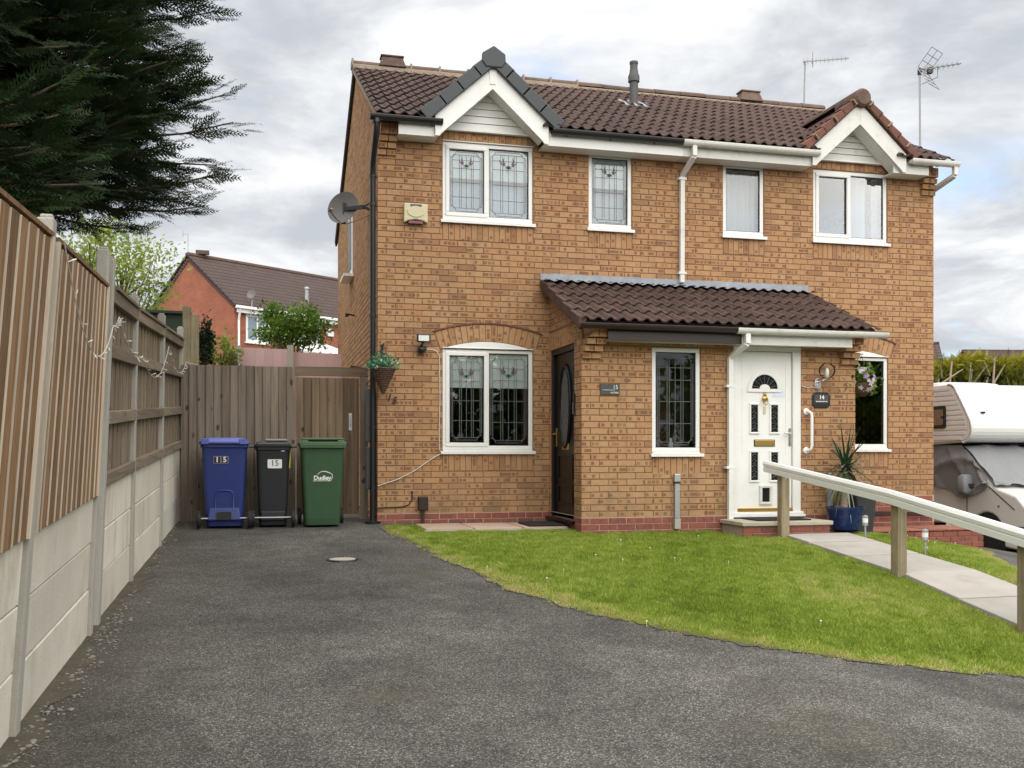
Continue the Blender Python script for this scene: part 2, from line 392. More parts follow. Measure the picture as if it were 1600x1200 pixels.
# ---- instanced leaf geometry (numpy)
def leaf_object(name, V, Fc, lc, mat, parent=None, **kw):
    """V: (n,k,3) verts per leaf, faces Fc (list of index tuples, all same length), lc: (n,) shade."""
    n, k, _ = V.shape; off = _loc(parent)
    if kw.get('loc') is not None: off = Vector(kw['loc'])
    V = V.reshape(-1, 3) - np.array(off)
    fl = len(Fc[0]); Fa = (np.array(Fc)[None] + (np.arange(n) * k)[:, None, None]).reshape(-1, fl)
    me = bpy.data.meshes.new(name); me.vertices.add(len(V)); me.vertices.foreach_set('co', V.astype('f').ravel())
    me.loops.add(Fa.size); me.loops.foreach_set('vertex_index', Fa.astype('i').ravel())
    me.polygons.add(len(Fa)); me.polygons.foreach_set('loop_start', np.arange(0, Fa.size, fl).astype('i'))
    try: me.polygons.foreach_set('loop_total', np.full(len(Fa), fl, 'i'))
    except Exception: pass
    me.materials.append(MATS[mat]); me.update(calc_edges=True)
    a = me.color_attributes.new('lc', 'FLOAT_COLOR', 'POINT'); c = np.ones((len(V), 4), 'f'); c[:, 0] = np.repeat(np.clip(lc, 0, 1), k); a.data.foreach_set('color', c.ravel())
    o = bpy.data.objects.new(name, me); loc = kw.pop('loc', None); link(o, parent, **kw)
    if loc is not None: o.location = Vector(loc) - _loc(parent)
    LOC[o.name] = Vector(off); return o
def frames(d, rng=RNG, twist=1.0):
    d = d / np.linalg.norm(d, axis=1, keepdims=True); n = len(d)
    up = np.tile([0, 0, 1.], (n, 1)) + rng.normal(0, .35 * twist, (n, 3))
    r = np.cross(d, up); r /= np.linalg.norm(r, axis=1, keepdims=True) + 1e-9
    u = np.cross(r, d); return r, d, u
def place(T, P, d, scale, twist=1.0, rng=RNG):
    """T (k,3) template with y along the leaf; placed at P along d."""
    r, f, u = frames(d, rng, twist)
    return P[:, None, :] + scale[:, None, None] * (T[None, :, 0:1] * r[:, None] + T[None, :, 1:2] * f[:, None] + T[None, :, 2:3] * u[:, None])
LEAF = np.array([(0, 0, 0), (.28, .45, .05), (0, 1, -.05), (-.28, .45, .05)]); LEAF_F = [(0, 1, 2, 3)]
# ---- ground height
def sst(a, b, t): t = max(0, min(1, (t - a) / (b - a))); return t * t * (3 - 2 * t)
def G(x, y):
    z = .0513 * (min(y, .6) + .6)
    z -= float(np.interp(y, [-12, -8, -5.67, -4.13, -2], [.62, .42, .243, .077, 0])) * sst(1.2, 4.5, x)
    z -= min(.8, .16 * max(0, x - 5.6))
    return z
def ray(px, py):
    a = (px - 800) / F_PX; c, s = math.cos(TH), math.sin(TH)
    return Vector((c * a + s, -s * a + c, (708 - py) / F_PX))
def at(px, py, D): return CAM + ray(px, py) * D      # a point at depth D
# ================================================================ THE SETTING
def asphalt():
    m, t, b, o = newmat('asphalt')
    P = t.node('ShaderNodeNewGeometry').outputs['Position']
    st = t.voro(P, 115, out='Color'); sp = t.node('ShaderNodeSeparateColor'); t.l.new(st, sp.inputs[0])
    d = t.voro(P, 115)
    c = t.mix(t.ss(sp.outputs[0], .15, 1.0), (.076, .0725, .066), (.222, .212, .194))
    c = t.mix(t.m('MULTIPLY', t.m('GREATER_THAN', sp.outputs[1], .93), .8), c, (.36, .35, .32))
    c = t.mix(t.m('MULTIPLY', t.ss(d, .35, .6), .7), c, (.030, .029, .027))
    big = t.noise(P, .55, 6, .62)
    c = t.vm('MULTIPLY', c, t.m('MULTIPLY_ADD', t.ss(big, .25, .75), .75, .66))
    mid = t.noise(t.vm('ADD', P, (4., 9., 0.)), 3.1, 6, .68)
    c = t.vm('MULTIPLY', c, t.m('MULTIPLY_ADD', mid, 1.3, .38))
    x = t.node('ShaderNodeSeparateXYZ'); t.l.new(P, x.inputs[0])
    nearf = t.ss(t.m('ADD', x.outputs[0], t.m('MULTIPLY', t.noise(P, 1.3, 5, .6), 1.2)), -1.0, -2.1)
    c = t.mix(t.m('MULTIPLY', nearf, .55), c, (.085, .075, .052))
    mud = t.ss(t.noise(t.vm('ADD', P, (1., 2., 7.)), .8, 5, .6), .54, .74)
    c = t.mix(t.m('MULTIPLY', mud, .5), c, (.085, .072, .045))
    t.put(b.inputs['Base Color'], c); b.inputs['Roughness'].default_value = .9; b.inputs['Specular IOR Level'].default_value = .22
    h = t.m('ADD', t.m('MULTIPLY', t.ss(d, .55, .05), 1.0), t.m('MULTIPLY', sp.outputs[2], .7))
    t.l.new(t.bump(h, .8, .006), b.inputs['Normal'])
asphalt()
def lawnmat():
    m, t, b, o = newmat('lawn_soil')
    P = t.node('ShaderNodeNewGeometry').outputs['Position']
    c = t.mix(t.ss(t.noise(P, 1.5, 5, .65), .35, .7), (.10, .135, .016), (.19, .19, .05))
    c = t.vm('MULTIPLY', c, t.m('MULTIPLY_ADD', t.noise(P, 90, 3, .7), 1.0, .35))
    t.put(b.inputs['Base Color'], c); b.inputs['Roughness'].default_value = 1; b.inputs['Specular IOR Level'].default_value = .05
lawnmat()
std('dirt', (.075, .062, .042), .95, .6, 9, bump=1, bs=45, dirt=.5, dcol=(.04, .036, .026), ds=12)
std('earth', (.09, .075, .05), .95, .3, 2, bump=.6, bs=20, dirt=.6, dcol=(.06, .085, .025), ds=.8)
std('pebble', (.21, .19, .165), .8, .95, 45, bump=.2, bs=60)
# --- far ground sheet to the horizon
def GF(x, y):
    z = G(max(-6, min(14, x)), max(-14, min(.6, y))) - .06
    z += .085 * max(0, min(y, 34) - 3.5) + .01 * max(0, y - 34)
    if x < -2.6: z += .0
    return z
def sheet(name, xs, ys, fn, mat, **kw):
    mb = MB(); nx = len(xs)
    for y in ys:
        for x in xs: mb.v.append((x, y, fn(x, y)))
    for j in range(len(ys) - 1):
        for i in range(nx - 1):
            a = j * nx + i; mb.f.append((a, a + 1, a + nx + 1, a + nx)); mb.m.append(0)
    return mb.build(name, mat, smooth=True, **kw)
def ladder(a, b, c, d, fine, n=14):
    near = list(np.arange(b, c + 1e-6, fine)); lo = [b - (b - a) * (k / n) ** 2 for k in range(n, 0, -1)]; hi = [c + (d - c) * (k / n) ** 2 for k in range(1, n + 1)]
    return lo + near + hi
sheet('ground', ladder(-500, -8, 14, 500, .5), ladder(-120, -16, 36, 700, .5), GF, 'earth', kind='structure')
def drive_z(x, y): return G(x, y) + .007 * math.sin(1.7 * x + .6 * y) * math.sin(1.1 * y - .5 * x)
sheet('driveway', list(np.arange(-2.6, 14.01, .2)), list(np.arange(-20, .95, .2)), drive_z, 'asphalt', kind='structure')
# --- lawns
EDGE = [(.01, -.28), (-.01, -.43), (.02, -.85), (.15, -1.72), (.28, -2.65), (.40, -3.33), (.59, -4.54), (.85, -5.42), (1.12, -5.99), (1.40, -6.40), (1.72, -6.68), (2.13, -6.82), (2.61, -6.86), (3.17, -6.80), (3.74, -6.76), (4.48, -6.78)]
LAWN = EDGE + [(4.48, -1.98), (3.9, -1.9), (3.9, -1.37), (2.2, -1.37), (2.2, -.98), (.62, -.98), (.44, -.28)]
LAWN_R = [(5.32, -7.0), (6.2, -6.2), (6.5, -3.4), (7.2, -2.1), (8.3, -.75), (6.3, -.75), (5.75, -1.45), (5.32, -1.95)]
def inpoly(P, poly):
    x, y = P[:, 0], P[:, 1]; r = np.zeros(len(P), bool); j = len(poly) - 1
    for i in range(len(poly)):
        xi, yi = poly[i]; xj, yj = poly[j]
        if yi != yj: r ^= ((yi > y) != (yj > y)) & (x < (xj - xi) * (y - yi) / (yj - yi) + xi)
        j = i
    return r
def edge_dist(P, poly):
    d = np.full(len(P), 9.0)
    for i in range(len(poly) - 1):
        a, b = np.array(poly[i]), np.array(poly[i + 1]); ab = b - a
        t = np.clip(((P - a) @ ab) / (ab @ ab), 0, 1); d = np.minimum(d, np.linalg.norm(P - a - t[:, None] * ab, axis=1))
    return d
Gv = np.vectorize(G)
def hnoise(x, y, s, seed):                # cheap smooth noise for patches
    r = np.random.default_rng(seed); v = np.zeros_like(x)
    for k in range(7):
        a = r.uniform(0, 6.28); f = s * r.uniform(.6, 1.9); v += np.sin(f * (x * math.cos(a) + y * math.sin(a)) + r.uniform(0, 6.28))
    return v / 4.0
def lawn(name, poly, nblade, edge, seed, label):
    st = .06; xs = [p[0] for p in poly]; ys = [p[1] for p in poly]
    gx, gy = np.meshgrid(np.arange(min(xs), max(xs), st), np.arange(min(ys), max(ys), st)); C = np.stack([gx.ravel() + st / 2, gy.ravel() + st / 2], 1)
    jit = lambda A: A + .05 * np.stack([hnoise(A[:, 0], A[:, 1], 9, seed + 7), hnoise(A[:, 0], A[:, 1], 11, seed + 8)], 1) + .025 * np.stack([hnoise(A[:, 0], A[:, 1], 31, seed + 9), hnoise(A[:, 0], A[:, 1], 37, seed + 10)], 1)
    C = C[inpoly(jit(C), poly)]; mb = MB()
    for x, y in C:
        h = st / 2; mb.poly([(a, b, drive_z(a, b) + .005) for a, b in ((x - h, y - h), (x + h, y - h), (x + h, y + h), (x - h, y + h))], int(edge_dist(np.array([[x, y]]), edge)[0] < .055))
    base = mb.build(name, ['lawn_soil', 'dirt'], kind='structure')
    r = np.random.default_rng(seed); P = np.stack([r.uniform(min(xs), max(xs), nblade * 3), r.uniform(min(ys), max(ys), nblade * 3)], 1)
    P = P[inpoly(jit(P) + r.normal(0, .012, P.shape), poly)][:nblade]; n = len(P); z = Gv(P[:, 0], P[:, 1]) + .002
    ed = edge_dist(P, edge); patch = hnoise(P[:, 0], P[:, 1], 2.3, seed) ; fine = hnoise(P[:, 0], P[:, 1], 14, seed + 1)
    hgt = r.uniform(.014, .034, n) * (1 + .3 * fine) * np.clip(ed / .16, .4, 1) ; lean = r.normal(0, .55, (n, 2)); wd = r.uniform(.0028, .006, n); a = r.uniform(0, 6.28, n)
    V = np.zeros((n, 3, 3)); B = np.stack([P[:, 0], P[:, 1], z], 1); sx_ = np.stack([np.cos(a) * wd, np.sin(a) * wd, 0 * a], 1)
    V[:, 0] = B - sx_; V[:, 1] = B + sx_; V[:, 2] = B + np.stack([lean[:, 0] * hgt, lean[:, 1] * hgt, hgt], 1)
    V[:, 2] += 0
    dry = np.clip(1 - ed / (.16 + .16 * (fine + 1)), 0, 1) * .85 + np.clip(patch - .55, 0, 1) * .5 * (fine > -.3)
    vf = hnoise(P[:, 0], P[:, 1], 38, seed + 2); tuft = (hnoise(P[:, 0], P[:, 1], 5.5, seed + 3) > .75); hgt = hgt * np.where(tuft, 1.35, 1.0)
    V[:, 2] = B + np.stack([lean[:, 0] * hgt, lean[:, 1] * hgt, hgt], 1)
    lc = np.clip(.42 + .20 * patch + .14 * fine + .10 * vf - .13 * tuft + r.normal(0, .14, n), .02, .85) + dry * r.uniform(.3, 1, n)
    leaf_object('grass', V, [(0, 1, 2)], lc, 'grass', label=label, cat='grass', kind='stuff')
lawn('lawn', LAWN, 270000, EDGE, 3, 'short mown green grass between the driveway and the front porch')
lawn('lawn', LAWN_R, 60000, LAWN_R, 5, 'short green grass between the sloping path and the parked motorhome')
std('daisy', (.8, .8, .76), .6, .05); std('leaf_litter', (.36, .23, .05), .8, .4, 30)
for i in range(24):
    R_ = i >= 12; poly = LAWN_R if R_ else LAWN
    for _ in range(200):
        p = np.array([[random.uniform(0, 8), random.uniform(-6.7, -1)]])
        if inpoly(p, poly)[0]: break
    else: continue
    x, y = p[0]; mb = MB(); r = random.uniform(.005, .010)
    mb.lathe([(r, 0), (r * .8, .004), (.001, .006)], (x, y, G(x, y) + .045), 7)
    mb.tube([(x, y, G(x, y) + .012), (x, y, G(x, y) + .046)], .0015, 4)
    mb.build('daisy', 'daisy', label='tiny white daisy in the grass ' + ('beside the sloping path' if R_ else 'before the porch'), cat='daisy', group='daisies in the lawn beside the path' if R_ else 'daisies in the lawn before the porch', loc=(x, y, G(x, y)))
# --- sloping path of slabs
path = MB(); ys = np.arange(-11.5, -1.9, .5)
for a, b in zip(ys, ys[1:]):
    path.poly([(x, y, G(x, y) + .012) for x, y in ((4.44, a), (5.36, a), (5.36, b), (4.44, b))])
path = path.build('path', 'earth', kind='structure')
rows = [-1.97, -2.52, -3.28, -4.12, -4.95, -5.8, -6.65, -7.5, -8.35, -9.2]
for a, b in zip(rows, rows[1:]):
    j = lambda: random.uniform(-.006, .006)
    c = [(4.48 + j(), b + .011), (5.32 + j(), b + .011), (5.32 + j(), a - .006), (4.48 + j(), a - .006)]
    mb = MB(); h = random.uniform(.034, .042)
    mb.hexa([(x, y, G(x, y) - .02) for x, y in c] + [(x, y, G(x, y) + h + j() * .4) for x, y in c]).build('paving_slab', 'paving', path, bevel=.006)
# --- pink slabs in front of house 15
pt = MB().box(.44, 2.2, -.96, -.02, -.05, .006).build('patio', 'concrete_grey', kind='structure')
for x0, x1, y0 in ((.46, 1.03, -.92), (1.04, 1.62, -.94), (1.63, 2.19, -.95)):
    MB().box(x0, x1 - .01, y0, -.03, -.02, .024 + random.uniform(-.003, .003)).build('paving_slab', 'paving_pink', pt, bevel=.005)
# ================================================================ THE HOUSE PAIR
house = thing('semi_detached_house', 'pair of joined yellow brick houses with brown tiled roof and shared porch', 'house')
PL = .155; CR = .075
BR = []           # every brick: dict(part, pts, uv, bc, centre, full)
def brick_piece(part, F, u0, u1, z0, z1, out=0.0, mat='brick', tone=None, vert=False):
    o1 = out + random.uniform(-.0012, .0012)
    BR.append(dict(part=part, F=F, u0=u0, u1=u1, z0=z0, z1=z1, o=o1, ob=min(-.03, out - .03), mat=mat, vert=vert,
                   bc=(random.random(), random.random(), random.random() if tone is None else tone, 1), c=Vector(F((u0 + u1) / 2, o1, (z0 + z1) / 2))))
def brick_mesh_into(mb, d):
    F, u0, u1, z0, z1, o, ob = d['F'], d['u0'], d['u1'], d['z0'], d['z1'], d['o'], d['ob']
    k = len(mb.v); b = .0022
    quad = d.get('quad')
    if quad: q = quad
    else: q = [(u0, z0), (u1, z0), (u1, z1), (u0, z1)]
    cu, cz = sum(p[0] for p in q) / 4, sum(p[1] for p in q) / 4
    for p in q: mb.v.append(F(p[0], ob, p[1]))
    for p in q: mb.v.append(F(p[0], o - b, p[1]))
    for p in q:
        mb.v.append(F(p[0] + (b if p[0] < cu else -b), o, p[1] + (b if p[1] < cz else -b)))
    def uvof(p): return ((p[1] - z0), (p[0] - u0)) if d['vert'] else ((p[0] - u0), (p[1] - z0))
    def face(ix, ps):
        mb.f.append(tuple(k + i for i in ix)); mb.m.append(0)
        for p in ps: mb.uv.append(uvof(p)); mb.bc.append(d['bc'])
    face((8, 9, 10, 11), q)
    for i in range(4):
        j = (i + 1) % 4
        face((4 + i, 4 + j, 8 + j, 8 + i), (q[i], q[j], q[j], q[i]))
        face((i, j, 4 + j, 4 + i), (q[i], q[j], q[j], q[i]))
def courses(part, F, u0, u1, n0, n1, excl, mat='brick', clip=None, base=PL, phase=0):
    for n in range(n0, n1):
        z0 = base + CR * n; z1 = z0 + .065; zm = (z0 + z1) / 2
        segs = [(u0, u1)]
        if clip:
            c = clip(zm)
            if not c: continue
            segs = [(max(u0, c[0]), min(u1, c[1]))]
        for e in excl:
            iv = e(zm) if callable(e) else ((e[0], e[1]) if e[2] < zm < e[3] else None)
            if not iv: continue
            ns = []
            for a, b in segs:
                if iv[1] <= a or iv[0] >= b: ns.append((a, b)); continue
                if iv[0] > a: ns.append((a, iv[0]))
                if iv[1] < b: ns.append((iv[1], b))
            segs = ns
        off = u0 + (.1125 if (n + phase) % 2 else 0) - .225
        for a, b in segs:
            k = math.floor((a - off) / .225)
            while True:
                p = off + k * .225 + random.uniform(-.0025, .0025); q = off + (k + 1) * .225 - .010
                if p >= b: break
                p2, q2 = max(p, a + (.0 if a == u0 else .006)), min(q, b - (.0 if b == u1 else .006))
                if q2 - p2 > .028: brick_piece(part, F, p2, q2, z0 + random.uniform(-.001, .001), z1 + random.uniform(-.001, .001), 0, mat)
                k += 1
def soldiers(part, F, u0, u1, z0, z1, mat='brick'):
    n = max(1, round((u1 - u0) / .075)); w_ = (u1 - u0) / n
    for i in range(n): brick_piece(part, F, u0 + i * w_ + .004, u0 + (i + 1) * w_ - .004, z0 + .004, z1 - .006, 0, mat, vert=True)
def wall_part(name, F, rects, mat, reveals=(), depth=.14):
    mb = MB()
    for a, b, c, d in rects: mb.poly([F(a, -.008, c), F(b, -.008, c), F(b, -.008, d), F(a, -.008, d)])
    for a, b, c, d in reveals:
        for p, q in (((a, c), (b, c)), ((b, c), (b, d)), ((b, d), (a, d)), ((a, d), (a, c))):
            mb.poly([F(p[0], -.008, p[1]), F(q[0], -.008, q[1]), F(q[0], -depth, q[1]), F(p[0], -depth, p[1])])
    return mb.build(name, mat, house)
FW = front(0)
WIN = dict(A=(.82, 2.0, 3.83, 4.855), B=(2.76, 3.36, 3.83, 4.845), C=(4.68, 5.29, 3.84, 4.845), D=(6.05, 7.22, 3.845, 4.865), E=(.82, 2.0, .905, 2.235), Fq=(6.05, 7.23, .935, 2.265))
def arch_geo(w):
    uc = (w[0] + w[1]) / 2; hw = (w[1] - w[0]) / 2; rise = .095; R = (hw * hw + rise * rise) / (2 * rise); return uc, w[3] + rise - R, R, hw
def arch_excl(w):
    uc, zc, R, hw = arch_geo(w)
    def f(z):
        if z < w[3] or z > zc + R + .23: return None
        h = math.sqrt(max(0, (R + .232) ** 2 - (z - zc) ** 2)); h = min(h, hw + .055 + (z - w[3]) * .25)
        return (uc - h, uc + h)
    return f
fwall = wall_part('front_wall', FW, rect_holes(0, 7.98, .08, 5.10, [*WIN.values()]), 'mortar', WIN.values())
ex = [w for w in WIN.values()] + [(w[0], w[1], w[2] - .225, w[2]) for w in WIN.values()] + [(2.235, 5.80, 0, 3.05), (.74, 2.08, 4.85, 5.2), (5.95, 7.30, 4.85, 5.2), arch_excl(WIN['E']), arch_excl(WIN['Fq']), (7.98 - 2.2, 7.98, .0, .31)]
courses(fwall, FW, 0, 7.98, 0, 65, ex)
for w in WIN.values(): soldiers(fwall, FW, w[0], w[1], w[2] - .225, w[2])
soldiers(fwall, FW, .74, 2.08, 4.862, 5.085); soldiers(fwall, FW, 5.95, 7.30, 4.872, 5.095)
for key in ('E', 'Fq'):
    w = WIN[key]; uc, zc, R, hw = arch_geo(w); am = math.asin((hw + .03) / R); n = 17
    for i in range(n):
        if key == 'Fq' and i < 0: continue
        a0 = -am + 2 * am * i / n + .0022; a1 = -am + 2 * am * (i + 1) / n - .0022
        brick_piece(fwall, FW, uc + R * math.sin(a0), uc + R * math.sin(a1), zc + R, zc + R + .215, vert=True)
        BR[-1]['quad'] = [(uc + R * math.sin(a0), zc + R * math.cos(a0)), (uc + R * math.sin(a1), zc + R * math.cos(a1)), (uc + (R + .218) * math.sin(a1), zc + (R + .218) * math.cos(a1)), (uc + (R + .218) * math.sin(a0), zc + (R + .218) * math.cos(a0))]
        BR[-1]['c'] = Vector(FW(uc + R * math.sin(a0), 0, zc + R))
    n = 14                                # creasing tiles over the arch, each a small red tile
    for i in range(n):
        a0, a1 = -am * 1.04 + 2.08 * am * i / n, -am * 1.04 + 2.08 * am * (i + 1) / n
        r0, r1 = R + .224, R + .243; mb = MB()
        mb.hexa([FW(uc + r0 * math.sin(a0), -.03, zc + r0 * math.cos(a0)), FW(uc + r0 * math.sin(a1), -.03, zc + r0 * math.cos(a1)), FW(uc + r0 * math.sin(a1), .012, zc + r0 * math.cos(a1) - .004), FW(uc + r0 * math.sin(a0), .014, zc + r0 * math.cos(a0) + .003),
                 FW(uc + r1 * math.sin(a0), -.03, zc + r1 * math.cos(a0)), FW(uc + r1 * math.sin(a1), -.03, zc + r1 * math.cos(a1)), FW(uc + r1 * math.sin(a1), .012, zc + r1 * math.cos(a1) - .004), FW(uc + r1 * math.sin(a0), .014, zc + r1 * math.cos(a0) + .003)])
        mb.build('creasing_tile', 'terracotta_cap', fwall)
# side walls under the gables
RIDGE_Y, RIDGE_Z, EAVE_Z, BACK_Y = 3.0, 6.80, 5.02, 6.9
SL = (RIDGE_Z - EAVE_Z) / (RIDGE_Y + .28)
SLB = (RIDGE_Z - 4.98) / (BACK_Y + .1 - RIDGE_Y)
def roof_z(y): return EAVE_Z + SL * (y + .28) if y < RIDGE_Y else RIDGE_Z - SLB * (y - RIDGE_Y)
def gclip(z):
    z += .02
    a = max(0, (z - EAVE_Z) / SL - .28) if z > roof_z(0) - .05 else 0
    b = BACK_Y if z < roof_z(BACK_Y) - .05 else RIDGE_Y + (RIDGE_Z - z) / SLB
    return (a, b) if b - a > .1 else None
for nm, F in (('side_wall', left(0)), ('side_wall', right(7.98))):
    mb = MB(); yy = np.linspace(0, BACK_Y, 24)
    for a, b in zip(yy, yy[1:]): mb.poly([F(a, -.008, -.6), F(b, -.008, -.6), F(b, -.008, roof_z(b) - .03), F(a, -.008, roof_z(a) - .03)])
    sw = mb.build(nm, 'mortar', house)
    e2 = [(3.55, 4.15, 3.83, 4.86)] if F(0, 0, 0)[0] == 0 else []
    courses(sw, F, 0, BACK_Y, 0, 88, [], clip=gclip, phase=1)
MB().poly([(0, BACK_Y, -.6), (7.98, BACK_Y, -.6), (7.98, BACK_Y, 5.1), (0, BACK_Y, 5.1)]); 
mb = MB(); mb.box(0, 7.98, BACK_Y - .1, BACK_Y, -.6, 5.0); mb.build('rear_wall', 'mortar', house)
# porch
PY, PX0, PX1 = -1.35, 2.22, 5.82
PF, PLF, PRF = front(PY), left(PX0), right(PX1)
PW = (3.10, 3.72, .875, 2.165); PD = (4.15, 5.06, .12, 2.21); BD = (-1.06, -.05, .10, 2.225)
def porch_z(y): return 2.40 + (y + 1.62) * .445
pwall = wall_part('porch_wall', PF, rect_holes(PX0, PX1, .08, 2.42, [PW, PD]), 'mortar', [PW, PD])
courses(pwall, PF, PX0, PX1, 0, 30, [PW, PD, (PW[0], PW[1], PW[2] - .225, PW[2])])
soldiers(pwall, PF, PW[0], PW[1], PW[2] - .225, PW[2])
for nm, F in (('L', PLF), ('R', PRF)):
    mb = MB(); holes = [BD] if nm == 'L' else []
    for a, b, c, d in rect_holes(PY, 0, .08, 2.43, holes): mb.poly([F(a, -.008, c), F(b, -.008, c), F(b, -.008, d), F(a, -.008, d)])
    yy = np.linspace(PY, 0, 8)
    for a, b in zip(yy, yy[1:]): mb.poly([F(a, -.008, 2.43), F(b, -.008, 2.43), F(b, -.008, porch_z(b)), F(a, -.008, porch_z(a))])
    if holes:
        a, b, c, d = BD
        for p, q in (((a, c), (b, c)), ((b, c), (b, d)), ((b, d), (a, d)), ((a, d), (a, c))): mb.poly([F(p[0], -.008, p[1]), F(q[0], -.008, q[1]), F(q[0], -.12, q[1]), F(p[0], -.12, p[1])])
    ps = mb.build('porch_side_wall', 'mortar', house)
    exs = [(-1.07, 0.01, 0, 2.45)] if nm == 'L' else []
    exs = [BD, (BD[0] - .0, 0.01, BD[3], BD[3] + .225)] if nm == 'L' else []
    courses(ps, F, PY, 0, 0, 42, exs, clip=lambda z: (max(PY, (z + .07 - 2.40) / .445 - 1.62), 0) if z + .07 < 3.1 else None, phase=1)
    if nm == 'L': soldiers(ps, F, BD[0], 0, BD[3], BD[3] + .225)
# corbelled corners
def corbel(part, F, ua, ub, z0, n, sgn, step=.035):
    for i in range(n):
        e = step * (i + 1); za = z0 + i * .078; zb = za + (.066 if i < n - 1 else .13)
        wsh = .010 * i * sgn; um = (ua + ub) / 2
        for a, b in ((ua, um - .004), (um + .004, ub)):
            brick_piece(part, F, a + wsh, b + wsh, za, zb, e); BR[-1]['ob'] = -.05
corbel(fwall, FW, -.004, .215, 4.615, 4, 1); corbel(fwall, FW, 7.765, 7.984, 4.605, 4, -1)
corbel(pwall, PF, PX0 - .004, PX0 + .22, 2.01, 4, 1, .055); corbel(pwall, PF, PX1 - .22, PX1 + .004, 2.01, 4, -1, .055)
# red plinths
def plinth(F, u0, u1, ztop, n, excl=()):
    mb = MB(); 
    for a, b, c, d in rect_holes(u0, u1, ztop - n * CR, ztop, list(excl)): mb.poly([F(a, .002, c), F(b, .002, c), F(b, .002, d), F(a, .002, d)])
    mb.poly([F(u0, .002, ztop), F(u1, .002, ztop), F(u1, -.03, ztop), F(u0, -.03, ztop)])
    p = mb.build('plinth', 'mortar_red', house)
    k0 = len(BR); courses(p, F, u0, u1, -n, 0, excl, 'red_brick', base=ztop)
    for d in BR[k0:]: d['o'] += .008
plinth(FW, -.004, 2.2, PL, 4); plinth(PF, PX0 - .004, PX1 + .004, PL, 4, [PD]); plinth(PLF, PY, 0, PL, 4, [BD]); plinth(PRF, PY, 0, PL, 5)
plinth(FW, 5.83, 7.984, PL + .15, 9); plinth(left(0), 0, 6.9, PL, 5)
plinth(right(7.98), 0, 6.9, PL + .15, 10)
# bricks: the 300 that show largest become objects, the rest one joined part per wall
vis = [d for d in BR if d['F'] in (FW, PF, PLF)]
vis.sort(key=lambda d: (d['c'] - CAM).length); near = {id(d) for d in vis[:300]}
rest = {}; proto = {}
for d in BR:
    if id(d) in near:
        off = Vector(d['F'](d['u0'], 0, d['z0']))
        full = abs(d['u1'] - d['u0'] - .215) < .004 and not d.get('quad') and not d['vert'] and abs(d['z1'] - d['z0'] - .065) < .004
        key = (d['part'].name, d['mat'], random.randrange(14)) if full else None
        if key in proto and key: me = proto[key]
        else:
            mb = MB(); brick_mesh_into(mb, d); me = mb.mesh('brick', d['mat'], off)
            if key: proto[key] = me
        o = bpy.data.objects.new('brick', me); link(o, d['part']); o.location = off - _loc(d['part'])
    else: rest.setdefault((d['part'].name, d['mat']), []).append(d)
for (pn, mt), L in rest.items():
    mb = MB()
    for d in L: brick_mesh_into(mb, d)
    mb.build('brickwork', mt, L[0]['part'], kind='stuff')
# interior floor slabs so the rooms behind the glass are rooms
mb = MB(); mb.box(.05, 7.93, .15, 6.7, 2.55, 2.75); mb.box(.05, 7.93, .15, 6.7, -.02, .1); mb.box(3.9, 4.05, -1.2, 6.7, .1, 2.15); mb.box(3.9, 4.05, .16, 6.7, 2.16, 4.9); mb.box(.05, 7.93, 3.3, 3.4, .1, 4.9)
mb.box(2.3, 5.75, -1.25, .1, .02, .1); mb.box(.05, 7.93, .15, 6.7, 4.92, 4.97)
mb.build('interior', 'interior', house)
std('door_glass', (.012, .014, .014), .12, .3, 12, spec=.6); std('flue_grey', (.075, .075, .078), .6, .2, 6); std('oval_glass', (.07, .07, .068), .3, .2, 20); std('leaf_stem', (.06, .11, .03), .6)
# ---------------------------------------------------------------- windows
for nm, c in (('stain_red', (.16, .03, .035)), ('stain_blue', (.045, .06, .13)), ('stain_green', (.03, .20, .08))): std(nm, c, .3, .1)
def leading(mb, F, a, b, c, d, o, full=True):
    w_, h = b - a, d - c; L = .0055; k = o + .003
    X = lambda t: a + t * w_
    Z = lambda t: c + t * h
    def vl(t, z0, z1): mb.fbox(F, X(t) - L / 2, X(t) + L / 2, o, k, Z(z0), Z(z1))
    def hl(z, t0, t1): mb.fbox(F, X(t0), X(t1), o, k, Z(z) - L / 2, Z(z) + L / 2)
    bx, bz = .10, .055 * .95 / h
    for e in (0, 1):
        vl(.055 + e * .89, .11, .89)
        vl(bx + e * (1 - 2 * bx), bz + .03, 1 - bz - .03)
    hl(.03, .20, .80); hl(.97, .20, .80); hl(bz + .012, .13, .87); hl(1 - bz - .012, .13, .87)
    for t in (.30, .355, .50, .645, .70): vl(t, bz + .012, 1 - bz - .012)
    for z in (.255, .485, .71, .84): hl(z, bx, 1 - bx)
    for sx_, sz in ((0, 0), (1, 0), (0, 1), (1, 1)):
        cu, cz = X(.055 + .89 * sx_), Z(.03 + .94 * sz); R = .062; n = 6
        for i in range(n):
            t0, t1 = (math.pi / 2) * i / n, (math.pi / 2) * (i + 1) / n
            p = [(cu + (1 - 2 * sx_) * R * math.cos(t), cz + (1 - 2 * sz) * R * math.sin(t)) for t in (t0, t1)]
            mb.bar(F(p[0][0], o + .0015, p[0][1]), F(p[1][0], o + .0015, p[1][1]), .0055, .003, up=F(0, 1, 0) if False else (0, 1, 0))
